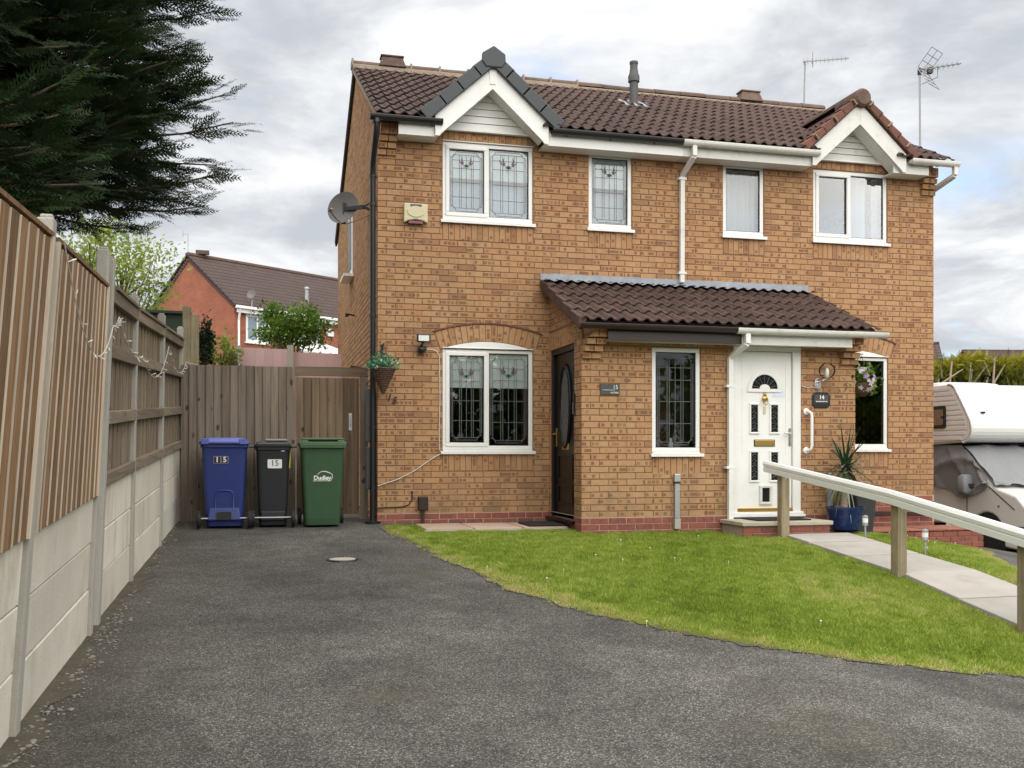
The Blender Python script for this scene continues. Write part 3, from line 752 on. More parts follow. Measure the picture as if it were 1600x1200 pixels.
def motif(mb, F, a, b, c, d, o):
    cu, cz = (a + b) / 2, c + .80 * (d - c); s = .85 * (b - a) / .45; k = o + .004
    def pg(pts, mi): mb.extr([(cu + u * s, cz + v * s) for u, v in pts], lambda u, v, w_: F(u, w_, v), o, k, mi)
    for q in (-1, 1):
        pg([(q * .035, .0), (q * .06, .035), (q * .055, .09), (q * .085, .03), (q * .07, -.005)], 1)
        pg([(q * .04, -.01), (q * .08, .0), (q * .125, .05), (q * .10, .0), (q * .06, -.03)], 0)
        pg([(q * .025, -.04), (q * .05, -.015), (q * .035, -.045)], 0)
        pg([(0, -.03), (q * .05, -.065), (q * .02, -.055), (0, -.075)], 2)
    pg([(-.03, -.03), (0, -.015), (.03, -.03), (.015, -.055), (-.015, -.055)], 2)
def window(F, w_, lights, lead=True, gl='glass', blind=None, net=None, curtain=None, sill=.05, mat='upvc', over=.03, colour=True):
    u0, u1, z0, z1 = w_; zs = z0 + .045
    mb = MB(); t = .052; oa, ob = -.085, -.018
    mb.fbox(F, u0, u1, oa, ob, zs, zs + t); mb.fbox(F, u0, u1, oa, ob, z1 - t, z1); mb.fbox(F, u0, u0 + t, oa, ob, zs + t, z1 - t); mb.fbox(F, u1 - t, u1, oa, ob, zs + t, z1 - t)
    for a, b, s in lights[:-1]: mb.fbox(F, b - .001, b + .03, oa, ob, zs + t, z1 - t)
    win = mb.build('window', mat, house, bevel=.007)
    mb = MB(); mb.fbox(F, u0 - over, u1 + over, -.08, .045, z0 + .005, z0 + .028); mb.fbox(F, u0 - over, u1 + over, .030, .046, z0 - .012, z0 + .006); mb.fbox(F, u0 + .004, u1 - .004, -.08, .006, z0 + .029, zs - .001)
    mb.build('window_sill', mat, win, bevel=.004)
    for a, b, s in lights:
        c, d = zs + t, z1 - t
        if s:
            e = .038; mb = MB(); p0, p1 = -.06, -.004
            a2, b2, c2, d2 = a - .012, b + .012, c - .012, d + .012
            mb.fbox(F, a2, b2, p0, p1, c2, c2 + e + .012); mb.fbox(F, a2, b2, p0, p1, d2 - e - .012, d2); mb.fbox(F, a2, a2 + e + .012, p0, p1, c2 + e + .012, d2 - e - .012); mb.fbox(F, b2 - e - .012, b2, p0, p1, c2 + e + .012, d2 - e - .012)
            mb.build('sash', mat, win, bevel=.008); a, b, c, d = a + e, b - e, c + e, d - e
        g = .008; mb = MB()
        for q in ((a, b, c, c + g), (a, b, d - g, d), (a, a + g, c + g, d - g), (b - g, b, c + g, d - g)): mb.fbox(F, q[0], q[1], -.05, -.034, q[2], q[3])
        mb.build('gasket', 'rubber', win)
        mb = MB(); mb.fbox(F, a, b, -.052, -.046, c, d); mb.build('pane', gl, win)
        if lead:
            mb = MB(); leading(mb, F, a, b, c, d, -.0455); mb.build('leading', 'lead_came', win)
            if colour:
                mb = MB(); motif(mb, F, a, b, c, d, -.0455); mb.build('stained_glass', ['stain_red', 'stain_blue', 'stain_green'], win)
    if blind:
        zb = z1 - (z1 - z0) * blind; mb = MB()
        for a, b, s in lights: mb.fbox(F, a - .02, b + .02, -.078, -.074, zb, z1 - .03); mb.fbox(F, a - .02, b + .02, -.084, -.070, zb - .014, zb)
        mb.build('roller_blind', 'blind', win)
    def drape(ua, ub, za, zb, o, amp, mt, nm):
        mb = MB(); n = max(8, int((ub - ua) / .02)); k = 0
        pts = [(ua + (ub - ua) * i / n, o + amp * math.sin(i * .9 + 1.3 * math.sin(i * .31)) ) for i in range(n + 1)]
        for (p, q), (r_, s_) in zip(pts, pts[1:]):
            mb.poly([F(p, q, za), F(r_, s_, za), F(r_, s_, zb), F(p, q, zb)])
        mb.build(nm, mt, win, smooth=True)
    if net: drape(u0 + .03, u1 - .03, z0 + .05, z1 - .03, -.20, .006, 'net', 'net_curtain')
    for cu in (curtain or ()): drape(u0 + cu[0] * (u1 - u0), u0 + cu[1] * (u1 - u0), z0 + .05, z1 - .02, -.22, .022, 'curtain', 'curtain')
    return win
def two(w_): m = (w_[0] + w_[1]) / 2; return [(w_[0] + .052, m - .015, True), (m + .015, w_[1] - .052, False)]
def one(w_): return [(w_[0] + .052, w_[1] - .052, False)]
window(FW, WIN['A'], two(WIN['A']), gl='glass_upper', blind=.42, net=True)
window(FW, WIN['B'], one(WIN['B']), gl='glass_upper', blind=.42, net=True)
window(FW, WIN['C'], one(WIN['C']), lead=False, gl='glass_upper', curtain=[(0.05, .95)])
window(FW, WIN['D'], two(WIN['D']), lead=False, gl='glass_upper', curtain=[(.56, .82), (.9, .98)])
window(FW, WIN['E'], two(WIN['E']), blind=.36)
wr = window(FW, WIN['Fq'], two(WIN['Fq']), lead=False, net=False)
window(PF, PW, one(PW), colour=False)
# arched head panels over the ground floor windows
for key in ('E', 'Fq'):
    w_ = WIN[key]; uc, zc, R, hw = arch_geo(w_); n = 12; am = math.asin(hw / R)
    pts = [(uc + R * math.sin(-am + 2 * am * i / n), zc + R * math.cos(-am + 2 * am * i / n) - .004) for i in range(n + 1)]
    mb = MB(); mb.extr(pts + [(w_[1], w_[3] + .002), (w_[0], w_[3] + .002)], lambda u, v, q: FW(u, q, v), -.05, .002)
    mb.fbox(FW, w_[0] - .004, w_[1] + .004, -.05, .012, w_[3] + .001, w_[3] + .012); mb.build('window_head', 'upvc', house, bevel=.003)
# head trim of the upper windows of house 15 + trickle strip
for k in ('A', 'B'):
    w_ = WIN[k]; MB().fbox(FW, w_[0] - .004, w_[1] + .004, -.06, .006, w_[3] + .001, w_[3] + .014).build('head_trim', 'upvc_old', house)
# small upper window of the side wall
SF = left(0)
mb = MB(); mb.fbox(SF, 3.45, 4.1, .002, .03, 3.75, 4.75); sw_ = mb.build('window', 'upvc', house, bevel=.006)
MB().fbox(SF, 3.52, 4.03, .031, .035, 3.83, 4.68).build('pane', 'black_plastic', sw_)
MB().fbox(SF, 3.40, 4.15, .002, .16, 3.70, 3.745).build('window_sill', 'upvc', sw_)
# a plant and bottle on the porch window ledge
mb = MB(); mb.lathe([(.03, 0), (.033, .09), (.015, .12), (.013, .16)], (3.42, PY + .2, .93), 12); mb.build('bottle', ['blind'], label='small pale bottle on the ledge inside the leaded porch window', cat='bottle', smooth=True)
MB().box(3.05, 3.76, PY + .13, PY + .56, .895, .925).build('inner_sill', 'upvc', house)
n = 46; P = np.tile([3.24, PY + .42, .98], (n, 1)) + RNG.normal(0, .02, (n, 3)); d = np.stack([RNG.normal(0, .5, n), RNG.normal(-.1, .2, n), RNG.uniform(.2, 1, n)], 1)
pp = thing('potted_plant', 'leafy green plant behind the leaded porch window', 'plant', (3.24, PY + .42, .925))
leaf_object('foliage', place(LEAF, P + d * np.array([1, .4, 1]) * RNG.uniform(.1, .75, n)[:, None], d * np.array([1, .3, 1]) + .3 * RNG.normal(0, .3, (n, 3)), RNG.uniform(.10, .2, n)), LEAF_F, RNG.uniform(0, .8, n), 'leaf_green', pp)
MB().lathe([(.06, 0), (.08, .10)], (3.24, PY + .42, .925), 14).build('pot', 'terracotta_cap', pp)
mb = MB()
for i in range(8): mb.tube([(3.24, PY + .42, 1.02), (3.24 + random.uniform(-.12, .1), PY + .42, 1.3), (3.24 + random.uniform(-.16, .14), PY + .42, 1.65)], .005, 5)
mb.build('stem', 'leaf_stem' if 'leaf_stem' in MATS else 'bark', pp)
# ---------------------------------------------------------------- white front door (house 14)
F = PF; u0, u1, z0, z1 = PD; uc = 4.56
mb = MB(); t = .055
mb.fbox(F, u0, u1, -.10, .004, z1 - t, z1); mb.fbox(F, u0, u0 + t, -.10, .004, z0 + .04, z1 - t); mb.fbox(F, u1 - t - .05, u1, -.10, .004, z0 + .04, z1 - t)
wd = mb.build('front_door', 'upvc', house, bevel=.006, label='white panelled door with fanlight and glazed panels')
a, b, c, d = u0 + t + .004, u1 - t - .054, z0 + .075, z1 - t - .004; uc = (a + b) / 2
mb = MB(); mb.fbox(F, a, b, -.09, -.03, c, d); mb.build('door_leaf', 'upvc', wd, bevel=.008)
mb = MB()
for q in ((a + .07, b - .07, d - .11, d - .095), (a + .07, a + .082, c + .7, d - .11), (b - .082, b - .07, c + .7, d - .11)): mb.fbox(F, *q[:2], -.031, -.025, *q[2:])
mb.build('moulding', 'upvc', wd)
def glazed(ua, ub, za, zb):
    mb = MB(); e = .026
    for q in ((ua - e, ub + e, za - e, za), (ua - e, ub + e, zb, zb + e), (ua - e, ua, za, zb), (ub, ub + e, za, zb)): mb.fbox(F, q[0], q[1], -.04, -.014, q[2], q[3])
    m_ = mb.build('panel_moulding', 'upvc', wd, bevel=.009)
    mb = MB(); mb.fbox(F, ua, ub, -.034, -.026, za, zb); mb.build('pane', 'door_glass', wd)
    mb = MB(); k = 5
    for i in range(k):
        zc = za + (i + .5) * (zb - za) / k; um = (ua + ub) / 2; s = (zb - za) / k / 2; q = 1 if i % 2 else -1
        mb.tube([F(um - .02 * q, -.024, zc - s), F(um + .025 * q, -.024, zc), F(um - .02 * q, -.024, zc + s)], .0028, 4)
        mb.tube([F(ua + .005, -.024, zc), F(um, -.024, zc + s * .5), F(ub - .005, -.024, zc)], .0022, 4)
    mb.build('leading', 'lead_came', wd)

for s in (-1, 1):
    glazed(uc + s * .135 - .045, uc + s * .135 + .045, c + .97, c + 1.30); glazed(uc + s * .135 - .045, uc + s * .135 + .045, c + .38, c + .72)
zf = c + 1.50; n = 14
def arc(r, n=14): return [(uc + r * math.cos(math.pi * i / n), zf + r * math.sin(math.pi * i / n)) for i in range(n + 1)]
mb = MB(); o_, i_ = arc(.225), arc(.175)
for k in range(n): mb.hexa([F(*p) for p in [(o_[k][0], -.04, o_[k][1]), (o_[k + 1][0], -.04, o_[k + 1][1]), (i_[k + 1][0], -.04, i_[k + 1][1]), (i_[k][0], -.04, i_[k][1]), (o_[k][0], -.012, o_[k][1]), (o_[k + 1][0], -.012, o_[k + 1][1]), (i_[k + 1][0], -.012, i_[k + 1][1]), (i_[k][0], -.012, i_[k][1])]])
mb.fbox(F, uc - .225, uc + .225, -.04, -.013, zf - .04, zf + .0); mb.extr([(uc + .07 * math.cos(math.pi * i / 8), zf + .055 * math.sin(math.pi * i / 8)) for i in range(9)], lambda u, v, q: F(u, q, v), -.04, -.012)
mb.build('fanlight_moulding', 'upvc', wd)
mb = MB(); mb.extr(i_, lambda u, v, q: F(u, q, v), -.034, -.024); mb.build('fanlight', 'door_glass', wd)
mb = MB()
for k in range(7):
    an = math.pi * (k + .5) / 7; mb.tube([F(uc + .06 * math.cos(an), -.022, zf + .06 * math.sin(an)), F(uc + .17 * math.cos(an), -.022, zf + .17 * math.sin(an))], .003, 4)
    a2 = math.pi * (k + 1) / 7; mb.tube([F(uc + .12 * math.cos(an), -.022, zf + .12 * math.sin(an)), F(uc + .145 * math.cos((an + a2) / 2), -.022, zf + .145 * math.sin((an + a2) / 2)), F(uc + .12 * math.cos(a2), -.022, zf + .12 * math.sin(a2))], .002, 4)
mb.build('leading', 'lead_came', wd)
mb = MB(); mb.fbox(F, uc - .13, uc + .13, -.031, -.016, c + .80, c + .87); mb.build('letter_plate', 'brass', wd, bevel=.004)
mb = MB(); mb.fbox(F, uc - .14, uc + .14, -.031, -.024, c + .793, c + .877); mb.build('letter_surround', 'black_plastic', wd)
mb = MB(); mb.lathe([(.0, 0), (.035, .002), (.035, .012), (.02, .018)], F(uc, -.02, zf - .12), 14, M=Matrix.Rotation(math.pi / 2, 3, 'X')); mb.tube([F(uc - .03, 0, zf - .125), F(uc - .028, .01, zf - .18), F(uc, .012, zf - .20), F(uc + .028, .01, zf - .18), F(uc + .03, 0, zf - .125)], .007, 6); mb.fbox(F, uc - .012, uc + .012, -.03, .0, zf - .09, zf - .05); mb.build('knocker', 'brass', wd, smooth=True)
mb = MB(); mb.fbox(F, uc - .02, uc + .02, -.031, -.02, zf - .31, zf - .22); mb.build('spyhole_plate', 'cream', wd, bevel=.006)

mb = MB(); mb.fbox(F, b - .045, b - .015, -.031, -.018, c + .80, c + 1.02); mb.tube([F(b - .03, -.02, c + .955), F(b - .03, .02, c + .955), F(b - .13, .022, c + .957)], .009, 8); mb.build('handle', 'chrome', wd, smooth=False, bevel=.003)
mb = MB(); cf = uc + .015
for q in ((cf - .085, cf + .085, .03, .065), (cf - .085, cf + .085, .235, .27), (cf - .085, cf - .05, .065, .235), (cf + .05, cf + .085, .065, .235)): mb.fbox(F, q[0], q[1], -.032, -.006, c + q[2] + .05, c + q[3] + .05)
ct = mb.build('cat_flap', 'upvc_old', wd, bevel=.007)
MB().fbox(F, cf - .05, cf + .05, -.033, -.024, c + .115, c + .285).build('cat_flap_pane', 'door_glass', wd)
mb = MB(); mb.fbox(F, a - .0, b + .0, -.04, -.012, c + .0, c + .045); mb.build('threshold_strip', 'brass', wd, bevel=.006)
mb = MB(); mb.fbox(F, u0 - .02, u1 + .04, -.12, .05, z0 + .01, z0 + .04); mb.fbox(F, u0 - .01, u1 + .03, -.12, .02, z0 + .042, z0 + .07); mb.build('threshold', 'upvc', wd, bevel=.004)
# ---------------------------------------------------------------- black door in the porch's side (house 15)
F = PLF; u0, u1, z0, z1 = BD
mb = MB(); t = .07
mb.fbox(F, u0, u1, -.11, -.015, z1 - t, z1); mb.fbox(F, u0, u0 + t, -.11, -.015, z0, z1 - t); mb.fbox(F, u1 - t, u1, -.11, -.015, z0, z1 - t)
bd = mb.build('side_door', 'black_door', house, bevel=.008, label='black door with an oval leaded window')
a, b, c, d = u0 + t, u1 - t, z0 + .05, z1 - t; uc = (a + b) / 2
mb = MB(); mb.fbox(F, a, b, -.10, -.055, c, d); mb.build('door_leaf', 'black_door', bd, bevel=.004)
mb = MB()
for za, zb in ((.12, .36), (.42, .74)):
    for q in ((a + .12, b - .12, c + za, c + za + .022), (a + .12, b - .12, c + zb - .022, c + zb), (a + .12, a + .142, c + za + .022, c + zb - .022), (b - .142, b - .12, c + za + .022, c + zb - .022)): mb.fbox(F, q[0], q[1], -.058, -.035, q[2], q[3])
mb.build('moulding', 'black_door', bd, bevel=.008)
zc = c + 1.34; n = 28
def ov(s): return [(uc + s * .20 * math.cos(2 * math.pi * i / n), zc + (s * .47) * math.sin(2 * math.pi * i / n)) for i in range(n)]
mb = MB(); A_, B_ = ov(1.16), ov(1.0)
mb.tube([F(u, -.045, v) for u, v in ov(1.08)] + [F(*(lambda p: (p[0], -.045, p[1]))(ov(1.08)[0]))], .024, 8, cap=False); mb.build('oval_moulding', 'black_door_gloss', bd, smooth=True) if 'black_door_gloss' in MATS else mb.build('oval_moulding', 'black_door', bd, smooth=True)
mb = MB(); mb.extr(ov(1.02), lambda u, v, q: F(u, q, v), -.06, -.05); mb.build('oval_pane', 'oval_glass' if 'oval_glass' in MATS else 'net', bd)
mb = MB()
for k in range(-6, 7):
    for s in (-1, 1):
        pts = []
        for q in np.linspace(-.5, .5, 30):
            u, v = uc + k * .07 + s * q * .5, zc + q
            if ((u - uc) / .2) ** 2 + ((v - zc) / .47) ** 2 < 1: pts.append(F(u, -.048, v))
        if len(pts) > 1: mb.tube([pts[0], pts[-1]], .003, 4)
mb.build('leading', 'lead_came', bd)
mb = MB(); mb.fbox(F, uc - .13, uc + .13, -.056, -.043, c + .80, c + .875); mb.build('letter_plate', 'brass', bd, bevel=.004)
mb = MB(); mb.fbox(F, b - .05, b - .02, -.056, -.045, c + .84, c + 1.08); mb.tube([F(b - .035, -.045, c + 1.0), F(b - .035, .0, c + 1.0), F(b - .14, .0, c + 1.005)], .009, 8); mb.build('handle', 'brass', bd, bevel=.002)
mb = MB(); mb.fbox(F, u0 - .06, u1 + .0, -.12, .07, z0 - .035, z0 - .002); mb.build('threshold', 'black_door', bd, bevel=.006)
mb = MB(); mb.fbox(F, -1.125, -1.09, .002, .03, 1.36, 1.62); mb.build('doorbell', 'black_plastic', label='black and silver video doorbell beside the black door', cat='doorbell', bevel=.005) 
MB().fbox(F, -1.123, -1.092, .0305, .033, 1.38, 1.50).build('button_plate', 'chrome', bpy.data.objects['doorbell'])
# ---------------------------------------------------------------- roofs
def tile_mesh(wd=.30, ln=.40, roll=.032):
    mb = MB(); n = 16; th = .016
    def prof(t):
        q = (t * 2) % 1.0; return roll * max(0, math.sin(math.pi * min(1, q / .62))) ** 1.15 if q < .62 else -.004 * math.sin(math.pi * (q - .62) / .38)
    top = [(wd * i / n, prof(i / n)) for i in range(n + 1)]
    for v, lift in ((0, .034), (ln, .006)):
        for u, h in top: mb.v.append((u, v, h + lift))
    for u, h in top: mb.v.append((u, 0, h + .034 - th))
    N_ = n + 1
    for i in range(n):
        mb.f.append((i, i + 1, N_ + i + 1, N_ + i)); mb.m.append(0); mb.f.append((2 * N_ + i, 2 * N_ + i + 1, i + 1, i)); mb.m.append(0)
    mb.f.append((0, N_, 2 * N_)); mb.m.append(0); mb.f.append((n, 2 * N_ + n, N_ + n)); mb.m.append(0)
    return mb
TILES = []
def lay(parent, origin, ax, up, nu, nv, gauge, mat, skip=None, wd=.30, ln=.40):
    ax, up = Vector(ax).normalized(), Vector(up).normalized(); nrm = ax.cross(up).normalized()
    for j in range(nv):
        for i in range(nu):
            p = Vector(origin) + ax * (i * wd) + up * (j * gauge)
            c = p + ax * wd / 2 + up * gauge / 2
            if skip and skip(c): continue
            a = random.uniform(-.012, .012)
            M = Matrix.Translation(p + nrm * random.uniform(0, .004)) @ Matrix((ax, up, nrm)).transposed().to_4x4() @ Matrix.Rotation(a, 4, 'Z')
            TILES.append(dict(parent=parent, M=M, c=c, mat=mat))
GA = (1.395, 5.80, .87); GB = (6.57, 5.78, .87)           # gablet: centre x, ridge height, half width
GSL = (5.80 - 5.02) / .87
def under_gablet(c):
    for gx, gz, hw in (GA, GB):
        if abs(c.x - gx) < hw - .05 and c.z < gz - abs(c.x - gx) * GSL - .06 and c.y < 1.4: return True
    return False
mb = MB(); E0 = -.36; ez = roof_z(E0)
def deck(x0, x1, y0):
    za = roof_z(y0)
    mb.hexa([(x0, y0, za - .02), (x1, y0, za - .02), (x1, RIDGE_Y, RIDGE_Z - .03), (x0, RIDGE_Y, RIDGE_Z - .03), (x0, y0, za), (x1, y0, za), (x1, RIDGE_Y, RIDGE_Z - .01), (x0, RIDGE_Y, RIDGE_Z - .01)])
for a, b, c in ((-.05, GA[0] - .74, E0 + .05), (GA[0] - .74, GA[0] + .74, .25), (GA[0] + .74, GB[0] - .74, E0 + .05), (GB[0] - .74, GB[0] + .74, .25), (GB[0] + .74, 8.03, E0 + .05)): deck(a, b, c)
bz_ = roof_z(BACK_Y + .15)
mb.hexa([(-.05, RIDGE_Y, RIDGE_Z - .03), (8.03, RIDGE_Y, RIDGE_Z - .03), (8.03, BACK_Y + .15, bz_), (-.05, BACK_Y + .15, bz_), (-.05, RIDGE_Y, RIDGE_Z + .03), (8.03, RIDGE_Y, RIDGE_Z + .03), (8.03, BACK_Y + .15, bz_ + .06), (-.05, BACK_Y + .15, bz_ + .06)])
roof = mb.build('roof', 'roof_deck', house)
upv = Vector((0, RIDGE_Y + .28, RIDGE_Z - EAVE_Z)).normalized(); slen = math.hypot(RIDGE_Y - E0, RIDGE_Z - ez); nrow = 11; gauge = slen / nrow * .995
lay(roof, (-.06, E0, ez + .02), (1, 0, 0), upv, 27, nrow, gauge, 'roof_tile', under_gablet)
# verge mortar strip on the left gable edge
mb = MB()
for k in range(22):
    ya, yb = E0 + (RIDGE_Y - E0) * k / 22, E0 + (RIDGE_Y - E0) * (k + 1) / 22
    mb.hexa([(-.055, ya, roof_z(ya) - .035), (.02, ya, roof_z(ya) - .035), (.02, yb, roof_z(yb) - .035), (-.055, yb, roof_z(yb) - .035), (-.055, ya, roof_z(ya) + .035), (.02, ya, roof_z(ya) + .035), (.02, yb, roof_z(yb) + .035 - .02 * (k % 2)), (-.055, yb, roof_z(yb) + .035 - .02 * (k % 2))])
    pass
mb.build('verge_mortar', 'ridge_mortar', roof)
mb = MB(); mb.box(-.045, -.008, RIDGE_Y, BACK_Y + .1, 0, .1); mb.xf(lambda p: Vector((p.x, p.y, roof_z(p.y) - .08 + p.z))); mb.build('rear_verge', 'roof_deck', roof)
# ridge tiles
def half_round(r, ln, n=8):
    mb = MB()
    for x in (0, ln):
        for i in range(n + 1):
            a = math.pi * i / n; mb.v.append((x, -r * math.cos(a), r * math.sin(a) * .8))
    for i in range(n): mb.f.append((i, i + 1, n + 2 + i, n + 1 + i)); mb.m.append(0)
    mb.f.append(tuple(range(n + 1))); mb.m.append(0); mb.f.append(tuple(range(2 * n + 1, n, -1))); mb.m.append(0); return mb
rm = half_round(.115, .44).mesh('ridge_tile', 'ridge_tile', smooth=False)
for k in range(18):
    o = bpy.data.objects.new('ridge_tile', rm); link(o, roof); o.location = (-.06 + k * .4495, RIDGE_Y, RIDGE_Z + .045 + random.uniform(-.006, .006)); o.rotation_euler = (random.uniform(-.03, .03), random.uniform(-.012, .012), 0)
mb = MB()
for k in range(18):
    h = .02 if k < 8 else 0
    mb.box(-.06 + k * .4495, -.06 + (k + 1) * .4495, RIDGE_Y - .128, RIDGE_Y + .1, RIDGE_Z - .02, RIDGE_Z + .05) if k < 8 else mb.box(-.06 + k * .4495, -.06 + (k + 1) * .4495, RIDGE_Y - .12, RIDGE_Y + .1, RIDGE_Z - .02, RIDGE_Z + .03)
    if k < 9: mb.box(-.075 + k * .4495, -.045 + k * .4495, RIDGE_Y - .125, RIDGE_Y + .1, RIDGE_Z + .02, RIDGE_Z + .140)
mb.build('ridge_mortar', 'ridge_mortar', roof, bevel=.01)
for x in (.55, 6.62):
    mb = MB(); mb.hexa([(x - .21, RIDGE_Y - .15, RIDGE_Z + .06), (x + .21, RIDGE_Y - .15, RIDGE_Z + .06), (x + .21, RIDGE_Y + .15, RIDGE_Z + .06), (x - .21, RIDGE_Y + .15, RIDGE_Z + .06), (x - .16, RIDGE_Y - .09, RIDGE_Z + .22), (x + .16, RIDGE_Y - .09, RIDGE_Z + .22), (x + .16, RIDGE_Y + .09, RIDGE_Z + .22), (x - .16, RIDGE_Y + .09, RIDGE_Z + .22)])
    mb.box(x - .18, x + .18, RIDGE_Y - .105, RIDGE_Y + .105, RIDGE_Z + .222, RIDGE_Z + .25); mb.build('ridge_vent', 'ridge_tile', roof, bevel=.01)
# gablets
for (gx, gz, hw), style in ((GA, 'grey'), (GB, 'brown')):
    yf = -.34
    mb = MB()
    for s in (-1, 1):
        p = [(gx, yf, gz - .03), (gx + s * hw, yf, gz - .03 - hw * GSL), (gx + s * hw, 1.6, gz - .03 - hw * GSL), (gx, 1.6, gz - .03)]
        mb.hexa([Vector(q) - Vector((0, 0, .03)) for q in p] + p)
    gr = mb.build('gablet_roof', 'roof_deck', house)
    for s in (-1, 1):
        if s < 0: lay(gr, (gx - hw + .0, yf + 1.5, gz - hw * GSL - .02), (0, -1, 0), (1, 0, GSL), 5, 4, .285, 'roof_tile_worn' if style == 'brown' else 'roof_tile')
        else: lay(gr, (gx + hw, yf, gz - hw * GSL - .02), (0, 1, 0), (-1, 0, GSL), 5, 4, .285, 'roof_tile_worn' if style == 'brown' else 'roof_tile')
    for k in range(4):                     # ridge of the gablet
        o = bpy.data.objects.new('ridge_tile', rm); link(o, gr); o.rotation_euler = (0, 0, math.pi / 2); o.location = (gx, yf - .02 + k * .44, gz + .02)
    # boarded triangle
    yb = -.045; zb0 = 5.0; apex = gz - .34; nb = 5
    sl = (apex - zb0) / .56
    for k in range(nb):
        za = zb0 + (apex - zb0) * k / nb; zb = zb0 + (apex - zb0) * (k + 1) / nb - .006
        ha, hb = .56 * (1 - k / nb) + .03, .56 * (1 - (k + 1) / nb) + .035
        mb = MB(); mb.hexa([(gx - ha, yb - .012, za), (gx + ha, yb - .012, za), (gx + ha, yb + .03, za), (gx - ha, yb + .03, za), (gx - hb, yb, zb), (gx + hb, yb, zb), (gx + hb, yb + .03, zb), (gx - hb, yb + .03, zb)])
        mb.build('cladding_board', 'upvc' if style == 'grey' else 'upvc_old', gr)
    MB().box(gx - .64, gx + .64, -.07, -.012, zb0 - .022, zb0 - .002).build('cladding_trim', 'upvc', gr)
    mb = MB(); mb.poly([(gx - .72, -.004, 5.09), (gx + .72, -.004, 5.09), (gx, -.004, gz)]); mb.build('gablet_backing', 'roof_deck', gr)
    # bargeboards, soffits
    bot = 4.81
    for s in (-1, 1):
        mb = MB(); wb = .215
        top = gz - .065; xo = .725; zo = top - xo * GSL
        poly = [(0, top), (s * xo, zo), (s * xo, bot), (s * (xo - .055), bot), (s * (xo - .075), bot + .03), (0, top - wb * 1.36)]
        mb.extr(poly, lambda u, v, q: (gx + u, q, v), -.325, -.30)
        mb.build('bargeboard', 'upvc' if style == 'grey' else 'upvc_old', gr, bevel=.003)
        mb = MB(); p = [(gx, top - wb * 1.3), (gx + s * .66, top - wb * 1.3 - .66 * GSL)]
        mb.hexa([(p[0][0], -.30, p[0][1]), (p[1][0], -.30, p[1][1]), (p[1][0], -.06, p[1][1]), (p[0][0], -.06, p[0][1]), (p[0][0], -.30, p[0][1] + .015), (p[1][0], -.30, p[1][1] + .015), (p[1][0], -.06, p[1][1] + .015), (p[0][0], -.06, p[0][1] + .015)])
        mb.build('verge_soffit', 'upvc', gr)
    if style == 'grey':
        MB().hexa([(gx - .035, -.335, gz - .30), (gx + .035, -.335, gz - .30), (gx + .035, -.324, gz - .30), (gx - .035, -.324, gz - .30), (gx - .05, -.335, gz - .12), (gx + .05, -.335, gz - .12), (gx + .05, -.324, gz - .12), (gx - .05, -.324, gz - .12)]).build('finial', 'upvc', gr)
    for s in (-1, 1):                       # verge units
        d = Vector((s, 0, -GSL)).normalized(); nr = Vector((s * GSL, 0, 1)).normalized(); L = math.hypot(hw, hw * GSL); n = 4 if style == 'grey' else 6
        for k in range(n):
            a_ = Vector((gx, 0, gz + .04)) + d * (L * k / n + (.10 if k == 0 else -.015)); b_ = Vector((gx, 0, gz + .04)) + d * (L * (k + 1) / n + .02)
            h0, h1 = (.0, .03)
            mb = MB(); 
            if style == 'grey':
                for q0, q1, e0, e1 in ((-.385, -.33, -.10, .055), (-.38, -.18, .035, .06)):
                    mb.hexa([(a_ + nr * (e0 + .003)) + Vector((0, q0, 0)), (b_ + nr * e0) + Vector((0, q0, 0)), (b_ + nr * e0) + Vector((0, q1, 0)), (a_ + nr * (e0 + .003)) + Vector((0, q1, 0)), (a_ + nr * (e1 - .006)) + Vector((0, q0, 0)), (b_ + nr * (e1 + .003)) + Vector((0, q0, 0)), (b_ + nr * (e1 + .003)) + Vector((0, q1, 0)), (a_ + nr * (e1 - .006)) + Vector((0, q1, 0))])
                mb.build('verge_cap', 'verge_cap', gr, bevel=.008)
            else:
                mb.hexa([a_ + nr * -.06 + Vector((0, -.375, 0)), b_ + nr * -.07 + Vector((0, -.375, 0)), b_ + nr * -.07 + Vector((0, -.31, 0)), a_ + nr * -.06 + Vector((0, -.31, 0)), a_ + nr * .03 + Vector((0, -.375, 0)), b_ + nr * .055 + Vector((0, -.375, 0)), b_ + nr * .055 + Vector((0, -.2, 0)), a_ + nr * .03 + Vector((0, -.2, 0))])
                mb.build('verge_tile', 'terracotta_cap', gr, bevel=.012)
                if k % 2: mb = MB(); mb.bar(a_ + nr * .03 + Vector((0, -.39, 0)), a_ + nr * -.05 + Vector((0, -.385, 0)), .012, .05, up=(0, 1, 0)); mb.build('verge_clip', 'ridge_mortar', gr)
    mb = MB()
    if style == 'grey': mb.extr([(-.15, -.07), (-.10, -.14), (.10, -.14), (.15, -.07), (.145, .03), (0, .125), (-.145, .03)], lambda u, v, q: (gx + u, q, gz + .03 + v), -.40, -.345); mb.build('apex_cap', 'verge_cap', gr, bevel=.01)
    else: mb.lathe([(.0, -.42), (.10, -.42), (.125, -.39), (.125, .1)], (gx, 0, gz - .01), 16, M=Matrix.Rotation(-math.pi / 2, 3, 'X')); mb.build('apex_cap', 'ridge_tile', gr, smooth=False)
